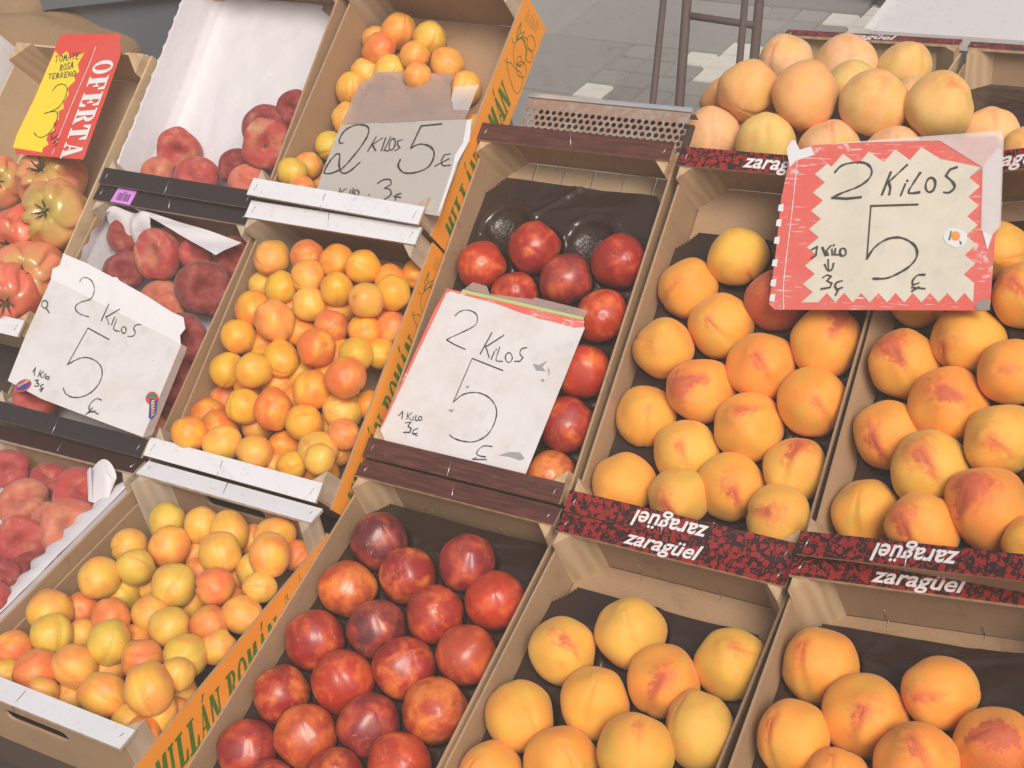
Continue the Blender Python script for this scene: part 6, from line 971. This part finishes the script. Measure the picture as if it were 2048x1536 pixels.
# barcode sticker on the black back rail of the middle flat peach crate
def sticker():
    L = CR['B1'][2]; b = MB(); x0, y0 = -.114, L / 2 - RW + .001; pts = [(x0, y0), (x0 + .040, y0 - .0005), (x0 + .041, y0 + .0245), (x0 + .003, y0 + .025)]; b.prism(pts, .0003, .0006)
    t = thing('barcode_sticker', 'small pink barcode sticker on the black rail', 'sticker', pose('B1')); link('sticker_paper', b.mesh('sticker_paper', ['pink']), t); b = MB(); x = x0 + .008; r = random.Random(2)
    while x < x0 + .034: w = r.choice((.0005, .0009, .0015)); b.box(x, x + w, y0 + .004, y0 + .017 + r.random() * .001, .0007, .0008); x += w + r.choice((.0006, .0011))
    for i in range(5): b.box(x0 + .018 + i * .0012, x0 + .0186 + i * .0012, y0 + .0185, y0 + .0205, .0007, .0008)
    link('barcode', b.mesh('barcode', ['bar']), t)
sticker()
# ---------------------------------------------------------------- trays and paper liners
def tray(key, yb, label, extra=(), zs=-.066, yf=None):
    L = CR[key][2]; H = STY[key]['H']; cups = [(p[0], p[1], p[2], r) for c, k, p, r, *_ in FR if c == key] + list(extra); b = MB(); y0 = -L / 2 + .014 if yf is None else yf; nx = 96; ny = int((yb - y0) / .0032); b0 = H - .0015
    def z_at(x, y):
        z = zs + .0050 * mnoise.noise(Vector((x * 15, y * 15, 3.1))) + .0008 * mnoise.noise(Vector((x * 50, y * 50, 1.)))
        for k_, (m_, c_) in enumerate(((.22, .030), (-.35, .052), (.9, .020), (-1.1, .040))): z += (.0052, .0040, .0046, .0036)[k_] * math.exp(-((y - yb + c_ - m_ * (x + .03 * math.sin(k_ * 2 + len(cups)))) / .0042) ** 2) * max(0., 1 - abs(x * (1 if k_ % 2 else 1) - .05 * math.cos(k_ * 1.7 + len(cups))) * 11)
        e = min(.146 - abs(x), yb - y)
        if e < .012: z += (.012 - e) * .12
        for cx, cy, cz, r in cups:
            d2 = (x - cx) ** 2 + (y - cy) ** 2; rr = r + .0025
            if d2 < rr * rr:
                q = cz - math.sqrt(rr * rr - d2)
                if q < z: z = q + (.0022 * mnoise.noise(Vector((x * 190, y * 190, 4.))) * max(0., 1 - d2 / (rr * rr * .45)))
                elif d2 > (rr * .9) ** 2: pass
            elif d2 < (rr + .006) ** 2: z += .0034 * (1 - (math.sqrt(d2) - rr) / .006)
        return max(z, -H + .002)
    def fn(u, v): x = (u - .5) * 2 * .1455; y = y0 + (yb - y0) * v; return (x, y, z_at(x, y) + b0)
    keep = lambda i, j: abs((i + .5) / 95 - .5) * 2 * .1455 - .118 + max(0, y0 + (yb - y0) * (j + .5) / (ny - 1) - (yb - .030)) < .030
    b.grid(nx, ny, fn, keep=keep); o = link('fruit_tray', b.mesh('fruit_tray', ['tray']), None, pose(key, -b0), label=label, category='tray'); o['group'] = 'black plastic fruit trays'
tray('B3', .205, 'black moulded tray with two empty cups at its back, under the nectarines', [(-.093, .128, -.044, .040), (.044, .122, -.044, .040)])
tray('C3', .236, 'black moulded tray under the dark nectarines of the front row')
tray('B4', .165, 'black moulded tray under the yellow peaches beside the middle nectarines')
tray('B5', .200, 'black moulded tray under the peaches at the right edge')
tray('C4', .193, 'black moulded tray in the front left peach crate')
tray('C5', .212, 'black moulded tray with a bare back corner in the bottom right crate')
tray('A5', .225, 'black empty tray in the far right crate at the back')
def liner_A1():
    L = CR['A1'][2]; b = MB(); sec = [(-.1485, -.0195), (-.1440, -.018), (-.1405, -.040), (-.1330, -.075), (-.124, -.089), (-.110, -.0925), (-.06, -.0915), (.0, -.092), (.06, -.0925), (.11, -.092), (.1455, -.0915)]; y0, y1 = -L / 2 + .014, L / 2 - .011
    def fn(u, v):
        y = y0 + (y1 - y0) * v; f = u * (len(sec) - 1); i = min(int(f), len(sec) - 2); f -= i; x = sec[i][0] * (1 - f) + sec[i + 1][0] * f; z = sec[i][1] * (1 - f) + sec[i + 1][1] * f
        nz = mnoise.noise(Vector((x * 14, y * 11, 5.))) * .0046 + mnoise.noise(Vector((x * 38, y * 26, 2.))) * .0022 - .004 * math.exp(-((x + .06 + .25 * (y + .05)) / .010) ** 2) * max(0, 1 - abs(y + .05) * 6)
        if u < .09: x += (.09 - u) / .09 * (.0050 * abs(math.sin(y * math.pi / .026)) - .0015) ; nz *= .2
        if x > .09 - max(0, y - .13) * .3: x = min(x, .098 - max(0, y - .168) * 1.8 + .004 * mnoise.noise(Vector((y * 60, 0, 0)))) if y > .09 else x
        return (x, y, z + max(nz, -.002) + (.095 if 0 else 0) + .0012 + .094)
    b.grid(80, 110, fn); o = link('paper_liner', b.mesh('paper_liner', ['liner']), None, pose('A1', -.094), label='big white scalloped paper liner sheet in the upper flat peach crate', category='paper liner'); o['group'] = 'paper crate liners'
    sd = o.modifiers.new('thickness', 'SOLIDIFY'); sd.thickness = .0003
liner_A1()
def liner_B1():
    L = CR['B1'][2]; b = MB(); y0, y1 = -L / 2 + .02, L / 2 - .012
    sec = [(-.136, -.016), (-.137, -.035), (-.130, -.070), (-.118, -.094), (-.05, -.0965), (.05, -.0965), (.143, -.096)]
    def fn(u, v):
        y = y0 + (y1 - y0) * v; f = u * (len(sec) - 1); i = min(int(f), len(sec) - 2); f -= i; x = sec[i][0] * (1 - f) + sec[i + 1][0] * f; z = sec[i][1] * (1 - f) + sec[i + 1][1] * f; nz = mnoise.noise(Vector((x * 18, y * 18, 9.))) * .003
        if u < .17: z += .0035 * math.sin(y * 2 * math.pi / .03) * (1 - u / .17) + max(0, y - .12) * .12; x += max(0, y - .12) * .35 * (1 - u / .17)
        return (x, y, z + nz + .0975)
    b.grid(60, 60, fn)
    # crumpled back corner and the flap that hangs from the back edge
    def f2(u, v):
        x = -.128 + .085 * u; y = .176 - .030 * v - .016 * u * v; z = -.018 - .040 * v * v + .007 * math.sin(u * 9 + v * 3) + .003 * math.sin(u * 23) * v; y += .004 * math.sin(u * 2 * math.pi * 2.6) * v; return (x, y, z + .0975)
    b.grid(28, 12, f2)
    P0, P1, P2 = Vector((-.080, .181, -.017)), Vector((.136, .158, -.022)), Vector((.117, .122, -.012))
    def f3(u, v):
        p = P0.lerp(P1, u); q = P0.lerp(P2, u); r = p.lerp(q, v); return (r.x, r.y, r.z + .004 * math.sin(u * 3.1) * (1 - v) + .002 * math.sin(u * 11 + v * 4) + .0975 + .006 * v * u)
    b.grid(24, 10, f3); o = link('paper_liner', b.mesh('paper_liner', ['liner']), None, pose('B1', -.0975), label='white paper liner with a folded down corner flap in the middle flat peach crate', category='paper liner'); o['group'] = 'paper crate liners'
liner_B1()
def liner_C1():
    L = CR['C1'][2]; b = MB(); y0, y1 = -L / 2 + .02, .168
    def fn(u, v):
        y = y0 + (y1 - y0) * v; sc_ = .0042 * math.sin(y * 2 * math.pi / .030) + .002 * math.sin(y * 90); wd = .036 + sc_ - max(0, y - .10) * .14
        x = .1445 - wd * u; z = -.015 + .004 * math.sin(u * 2.2) - .013 * u * u + .001 * mnoise.noise(Vector((x * 40, y * 25, 0))); return (x, y, z + .0925)
    b.grid(14, 110, fn)
    sec = [(.1448, -.016), (.1440, -.05), (.1380, -.085), (.10, -.0915), (-.143, -.0915)]
    def f4(u, v):
        y = y0 + (y1 - y0) * v; f = u * 4; i = min(int(f), 3); f -= i; return (sec[i][0] * (1 - f) + sec[i + 1][0] * f, y, sec[i][1] * (1 - f) + sec[i + 1][1] * f + .0925)
    b.grid(17, 20, f4)
    # curled end standing up in the back corner
    def f5(u, v):
        a = (u - .5) * 5.2; x = .118 - .026 * math.sin(a) * (1 - .35 * v) - .012 * (1 - v); y = .166 - .040 * v + .010 * math.cos(a * 1.5) * (1 - v); z = .006 + .009 * math.cos(a * 2.1) * (1 - v) ** 1.3 - .028 * v; return (x, y, z + .0925)
    b.grid(28, 12, f5); o = link('paper_liner', b.mesh('paper_liner', ['liner']), None, pose('C1', -.0925), label='scalloped white paper liner with a curled end in the bottom left crate', category='paper liner'); o['group'] = 'paper crate liners'
liner_C1()
# ---------------------------------------------------------------- fruit
def sphere_mesh(name, fn, mat, nu=44, nv=30):
    b = MB(); b.v.append(fn(0, 0)); 
    for j in range(1, nv): b.v += [fn(math.pi * j / nv, 2 * math.pi * i / nu) for i in range(nu)]
    b.v.append(fn(math.pi, 0)); e = len(b.v) - 1
    for i in range(nu):
        i2 = (i + 1) % nu; b.f.append((0, 1 + i, 1 + i2)); b.f.append((e, 1 + (nv - 2) * nu + i2, 1 + (nv - 2) * nu + i))
        for j in range(nv - 2): a = 1 + j * nu; b.f.append((a + i, a + nu + i, a + nu + i2, a + i2))
    b.k = [0] * len(b.f); b.sm = [True] * len(b.f); return b.mesh(name, [mat])
def wrap(a): return (a + math.pi) % (2 * math.pi) - math.pi
def lump(seed, th, ph, amp, fr=1.2):
    d = Vector((math.sin(th) * math.cos(ph), math.sin(th) * math.sin(ph), math.cos(th))); return 1 + amp * mnoise.noise(d * fr + Vector((seed * 3.7, seed * 1.9, seed)))
def stone_fruit(seed, crease, cw, tipb, cav, el, amp, tw):
    def fn(th, ph):
        ph2 = ph; g = math.exp(-(wrap(ph) / cw) ** 2) * math.sin(min(th * 1.25, math.pi)) ** .8 if 0 < th < math.pi else 0
        r = (1 - crease * g) * lump(seed, th, ph, amp); r += tipb * math.exp(-(th / tw) ** 2) - .05 * math.exp(-((th - .0) / .10) ** 2) * (1 if crease > .03 else 0)
        r -= cav * math.exp(-((math.pi - th) / .30) ** 2); return (r * math.sin(th) * math.cos(ph), r * math.sin(th) * math.sin(ph), r * math.cos(th) * el)
    return fn
def flat_fn(seed, hole):
    def fn(th, ph):
        s = math.sin(th); c = math.cos(th); R = (s ** .82 if s > 0 else 0) * lump(seed, th, ph, .16, 1.1); z = .52 * (1 if c > 0 else -1) * abs(c) ** .75 * lump(seed + 5, th, ph, .18, 1.)
        dip = math.exp(-(R / .36) ** 2); z *= 1 - .78 * dip; crs = math.exp(-(wrap(ph) / .22) ** 2) * (.10 if th < 1.7 else .02) * s; return (R * (1 - crs) * math.cos(ph), R * (1 - crs) * math.sin(ph), z * (1 - crs * 1.6))
    return fn
def tomato_fn(seed):
    r = random.Random(seed); angs = []; a = r.random()
    while a < 6.1: angs.append(a); a += r.uniform(.55, 1.25)
    dep = [r.uniform(.5, 1.) for _ in angs]
    def fn(th, ph):
        s = math.sin(th); c = math.cos(th); up = max(0., min(1., (c + .75) / 1.2))
        g = sum(d * math.exp(-(wrap(ph - a + .18 * math.sin(3 * th + a)) / .15) ** 2) for a, d in zip(angs, dep))
        R = (s ** .62 if s > 0 else 0) * lump(seed, th, ph, .22, 1.1) * (1 - .20 * g * up * min(1, s * 1.6)); z = (.74 if c > 0 else .70) * (1 if c > 0 else -1) * abs(c) ** .85 * lump(seed + 3, th, ph, .16)
        z -= (.24 * math.exp(-(R / .30) ** 2) + .10 * g * up * s) if th < 1.6 else 0; return (R * math.cos(ph), R * math.sin(ph), z)
    return fn
FM = {'p': [sphere_mesh('yellow_peach', stone_fruit(i, .075 - .010 * i, .13, (.05, .10, .16)[i], .12, (.97, 1.0, 1.05)[i], .11, .30), M['p']) for i in range(3)],
 'n': [sphere_mesh('nectarine', stone_fruit(9 + i, .035, .14, (.02, .05, .07)[i], .16, (.95, .98, 1.0)[i], .09, .25), M['n']) for i in range(3)],
 'a': [sphere_mesh('apricot', stone_fruit(20 + i, (.10, .075, .06, .085)[i], .13, .03, .13, (1.06, 1.13, 1.02, 1.09)[i], .09, .25), M['a'], 36, 24) for i in range(4)],
 'f': [sphere_mesh('flat_peach', flat_fn(40 + i, 0), M['f'], 48, 36) for i in range(3)], 't': [sphere_mesh('tomato', tomato_fn(60 + i), M['t'], 96, 40) for i in range(3)]}
NM = dict(p=('yellow_peach', 'peach'), n=('nectarine', 'nectarine'), f=('flat_peach', 'flat peach'), t=('beef_tomato', 'tomato'), a=('apricot', 'apricot'))
GRP = dict(p='yellow peaches in the crates', n='nectarines in the crates', f='flat peaches in the crates', t='tomatoes in the left crate', a='apricots in the crates')
def calyx_mesh():
    b = MB(); r = random.Random(4)
    b.tube([(0, 0, .34), (.02, 0, .46), (.06, .02, .60)], .07, 7, rads=[.13, .085, .095])
    for i in range(6):
        a = i * 1.05 + r.random() * .4; d = Vector((math.cos(a), math.sin(a), 0)); pts = [d * .05 + Vector((0, 0, .42)), d * .18 + Vector((0, 0, .50)), d * (.30 + .06 * r.random()) + Vector((0, 0, .64 + .08 * r.random())), d * (.40 + .1 * r.random()) + Vector((0, 0, .66 + .16 * r.random()))]; b.tube(pts, .03, 5, rads=[.055, .048, .030, .008])
    return b.mesh('calyx', ['calyx'])
CAL = calyx_mesh()
b = MB(); b.grid(9, 9, lambda u, v: ((u - .5) * .15, (v - .5) * .11, .232 - .02 * math.cos((u - .5) * 3) * math.cos((v - .5) * 3) + .02), 0); HOLE = b.mesh('stem_scar', ['scar'])
random.seed(8)
for c, kind, p, r, q, col, bl, lab, stem in FR:
    if c == 'C1': r *= .94
    k = kind[0]; i = random.randrange(len(FM[k])); mw = pose(c) @ Matrix.Translation(p) @ Quaternion(q).to_matrix().to_4x4() @ Matrix.Diagonal((r * random.uniform(.96, 1.03), r * random.uniform(.96, 1.03), r * random.uniform(.97, 1.04), 1))
    o = link(NM[k][0], FM[k][i], None, mw, label=lab.replace(',', ', '), category=NM[k][1], group=GRP[k]); o.color = (*col, bl / 3)
    if k == 't': q_ = link('calyx', CAL, o); q_.scale = (.68, .68, 1.0); q_.location = (0, 0, .12)
    if stem: link('stem_scar', HOLE, o)
# ---------------------------------------------------------------- price signs
SL_ = dict(S1=('price_sign', 'worn white price card, 2 Kilos 5, in front of the middle flat peaches', 'price sign'), S2=('price_sign', 'grey price card in a frosted sleeve lying on the upper apricots', 'price sign'),
 S3=('price_sign', 'white price card on red backing, lying on the middle nectarines', 'price sign'), S4=('price_sign', 'red price card with a jagged cream star above the peaches', 'price sign'), S5=('price_sign', 'red and yellow OFERTA card hanging over the tomatoes', 'price sign'))
for n, shapes in SH.items():
    o, q = SG[n]; mw = Matrix.Translation(o) @ Quaternion(q).to_matrix().to_4x4(); nm, lab, cat = SL_[n]; t = thing(nm, lab, cat, mw, 'handwritten price signs'); parts = {}
    for part, kind, mat, pts, w, z in shapes: parts.setdefault((part, (mat, len(parts)) if part in ('torn_edge', 'ink_smudge') else mat if part not in ('sticker', 'fruit_sticker') else '*'), []).append((kind, mat, pts, w, z))
    kids = {}
    for (part, _), lst in parts.items():
        b = MB(); mats = []; cnt = 0
        for kind, mat, pts, w, z in lst:
            if mat not in mats: mats.append(mat)
            k = mats.index(mat)
            if kind == 'poly': b.prism(pts, z - (.0006 if z == 0 else .0003), z + cnt * 1.5e-5, 'z', k)
            else: b.ribbon(pts, w * 1.45, z + cnt * 2.5e-5, lambda a, c, h: (a, c, h), k)
            cnt += 1
        o = link(part, b.mesh(part, mats), t)
        if part == 'writing': o['kind'] = 'stuff'
    if n == 'S5':
        a, e, cp = [Vector(x) for x in OFE]; du = (e - a); ln_ = du.length; du = du.normalized(); cv = (cp - a); dv = cv - du * cv.dot(du); b = MB()
        slab_text(b, 'OFERTA', tuple(a - du * .007), tuple(du), tuple(dv), ln_ / 5 * .90, 0, lambda x, y, z: (x, y, z), .0009); link('lettering', b.mesh('lettering', ['white_print']), t)
        b = MB(); p4 = [SH['S5'][0][3][i] for i in (0, 1)]; b.prism([p4[0], p4[1], (p4[1][0] + .001, p4[1][1] + .012), (p4[0][0] + .002, p4[0][1] + .012)], -.0006, 0); link('folded_edge', b.mesh('folded_edge', ['red_print']), t)
# ---------------------------------------------------------------- behind the stall
def from_cam(u, v, d):   # a place on the sight line at distance d (metres), for siting far things
    f = CAM[2] / 36 * 2048; l = m3 @ Vector(((u - 1024) / f, -(v - 768) / f, -1)); return Vector(CAM[0]) + l.normalized() * d
M['red_tube'] = railmat('rusty_red_tube', (.105, .072, .064), .4, (.10, .09, .085), .5)
def frame():
    t = thing('tube_frame', 'rusty red tube stand with a cross rung on the pavement behind the stall', 'metal stand', Matrix.Translation((-1.15, 2.75, 0))); inv = t.matrix_world.inverted()
    def leg(a, c, r, dd):
        p, q = from_cam(*a, dd), from_cam(*c, dd + .10); d = (q - p); lo = p - d * (p.z / d.z); hi = p + d * ((.98 - p.z) / d.z); b = MB(); b.tube([inv @ lo, inv @ hi], r, 12); link('leg', b.mesh('leg', ['red_tube']), t); return p, q, hi
    A = leg((1305, 210), (1327, 0), .0075, 2.95); B = leg((1358, 218), (1374, 0), .0108, 3.15); D = leg((1477, 150), (1490, 0), .0075, 2.95); E = leg((1510, 100), (1519, 0), .0108, 3.15)
    b = MB(); p = B[0].lerp(B[1], .86); q = E[0].lerp(E[1], .48); b.tube([inv @ p, inv @ q], .0085, 10); link('rung', b.mesh('rung', ['red_tube']), t)
    for P_, Q_ in ((A, D), (B, E)): b = MB(); b.tube([inv @ P_[2], inv @ Q_[2]], .0125, 12); link('top_bar', b.mesh('top_bar', ['red_tube']), t)
    for P_, Q_ in ((A, B), (D, E)): b = MB(); b.tube([inv @ P_[2], inv @ Q_[2]], .0125, 12); link('side_bar', b.mesh('side_bar', ['red_tube']), t)
frame()
M['table_white'] = railmat('scuffed_white_table', (.66, .64, .65), .33, (.50, .46, .46), .55)
def table():
    t = thing('folding_table', 'large scuffed white table top behind the back right crates', 'table', Matrix.Translation((.25, 2.9, 0))); b = MB(); b.box(-.90, .8, -.66, .75, .695, .72); link('table_top', b.mesh('table_top', ['table_white']), t)
    b = MB(); b.box(-.912, -.9005, -.66, .75, .690, .7225); link('edge_trim', b.mesh('edge_trim', ['white_ink']), t)
    for x in (-.8, .7):
        for y in (-.6, .65): b = MB(); b.tube([(x, y, 0), (x, y, .694)], .014, 10); link('leg', b.mesh('leg', ['steel']), t)
table()
M['bin'] = plain('dark_grey_plastic', (.05, .052, .055), .5, .1, 20); M['bin2'] = plain('blue_grey_plastic', (.13, .145, .175), .35, .12, 14); M['dark'] = plain('dark_shade_panel', (.030, .027, .027), .7, .3, 9)  # last one: shade behind the crates given as a panel colour
def tub(name, label, mw, sx, sy, h, mat):
    t = thing(name, label, 'plastic bin', mw); b = MB(); x, y = sx / 2, sy / 2
    lo = [(-x * .9, -y * .9), (x * .9, -y * .9), (x * .9, y * .9), (-x * .9, y * .9)]; hi = [(-x, -y), (x, -y), (x, y), (-x, y)]
    for i in range(4):
        j = (i + 1) % 4; b.face([(*lo[i], .01), (*lo[j], .01), (*hi[j], h), (*hi[i], h)]); b.face([(*[c * .97 for c in lo[i]], .012), (*[c * .97 for c in hi[i]], h), (*[c * .97 for c in hi[j]], h), (*[c * .97 for c in lo[j]], .012)])
    b.face([(*p, .01) for p in lo[::-1]]); b.face([(*[c * .97 for c in p], .014) for p in lo]); link('body', b.mesh('body', [mat]), t)
    b = MB(); w = .02; b.box(-x - w, x + w, -y - w, -y * .97, h - .03, h + .005); b.box(-x - w, x + w, y * .97, y + w, h - .03, h + .005); b.box(-x - w, -x * .97, -y * .97, y * .97, h - .03, h + .0045); b.box(x * .97, x + w, -y * .97, y * .97, h - .03, h + .0045); link('rim', b.mesh('rim', [mat]), t)
p = from_cam(1802, 10, 4.6); tub('waste_bin', 'dark grey bin on the pavement left of the white table', Matrix.Translation((p.x + .02, p.y + .1, 0)), .20, .22, max(.2, p.z + .18), 'bin')
# goods behind the tomato crate, and an added dark panel in place of shade
b = MB(); b.box(-3.2, -1.76, 2.75, 2.80, 0, 1.9); o = link('shade_panel', b.mesh('shade_panel', ['dark']), label='added dark panel in place of shade behind the upper left crates', category='shade_panel')
p = from_cam(270, 30, 2.75); tub('grey_tub', 'blue grey plastic tub behind the upper flat peach crate', Matrix.Translation((p.x - .02, p.y + .06, p.z - .22)) @ Matrix.Rotation(.45, 4, 'Z'), .26, .22, .30, 'bin2')
p = from_cam(130, 5, 2.85); tub('grey_tub', 'dark tub half hidden behind the brown sack', Matrix.Translation((p.x - .05, p.y + .10, p.z - .26)) @ Matrix.Rotation(.45, 4, 'Z'), .30, .2, .30, 'bin')
def sack():
    g = G('burlap', .9); P = g.co(); w1 = g.n('TexWave'); g.set(w1.inputs[0], P); w1.inputs['Scale'].default_value = 90; n = g.noise(P, 9, 4); c = g.mix(n, (.22, .14, .075), (.36, .24, .13)); c = g.mix(g.ma('MULTIPLY', w1.outputs[1], .2), c, (.10, .065, .035)); g.bump(w1.outputs[1], .2, .003); M['burlap'] = g.col(c)
    p = from_cam(20, 95, 2.80); b = MB()
    def fn(th, ph): s = math.sin(th); c = math.cos(th); return (.26 * math.copysign(abs(s * math.cos(ph)) ** .7, s * math.cos(ph)) * lump(3, th, ph, .12, 2), .15 * math.copysign(abs(s * math.sin(ph)) ** .8, s * math.sin(ph)), .15 * math.copysign(abs(c) ** .7, c) * lump(7, th, ph, .2, 2.4) - .02 * math.cos(ph))
    me = sphere_mesh('burlap_sack', fn, M['burlap'], 48, 30); o = link('burlap_sack', me, None, Matrix.Translation((p.x - .02, p.y, p.z - .06)) @ Matrix.Rotation(.35, 4, 'Z') @ Matrix.Rotation(.06, 4, 'Y'), label='bulging brown burlap sack behind the tomato crate', category='sack')
sack()
b = MB(); b.box(-2.75, -1.55, 1.98, 2.75, .60, .625)
t = thing('trestle_table', 'dark trestle table carrying the sack behind the tomato crate', 'table', Matrix.Translation((-2.25, 2.45, 0))); 
b = MB(); b.box(-.6, .55, -.36, .36, .62, .645); link('table_top', b.mesh('table_top', ['stand']), t)
for x in (-.55, .5):
    for y in (-.3, .3): b = MB(); b.box(x - .02, x + .02, y - .02, y + .02, 0, .619); link('leg', b.mesh('leg', ['steel']), t)
# ---------------------------------------------------------------- even haze volume added to imitate veiling glare of the lens
hz = bpy.data.materials.new('haze'); hz.use_nodes = True; ht = hz.node_tree; ht.nodes.remove(ht.nodes['Principled BSDF'])
pv = ht.nodes.new('ShaderNodeVolumePrincipled'); pv.inputs['Color'].default_value = (1., .88, .78, 1); pv.inputs['Density'].default_value = .050; pv.inputs['Anisotropy'].default_value = .0
ht.links.new(pv.outputs[0], [x for x in ht.nodes if x.type == 'OUTPUT_MATERIAL'][0].inputs['Volume'])
b = MB(); b.box(-27, 27, -27, 27, -1.3, 2.1); M['haze'] = hz; link('haze', b.mesh('haze', ['haze']), kind='stuff')
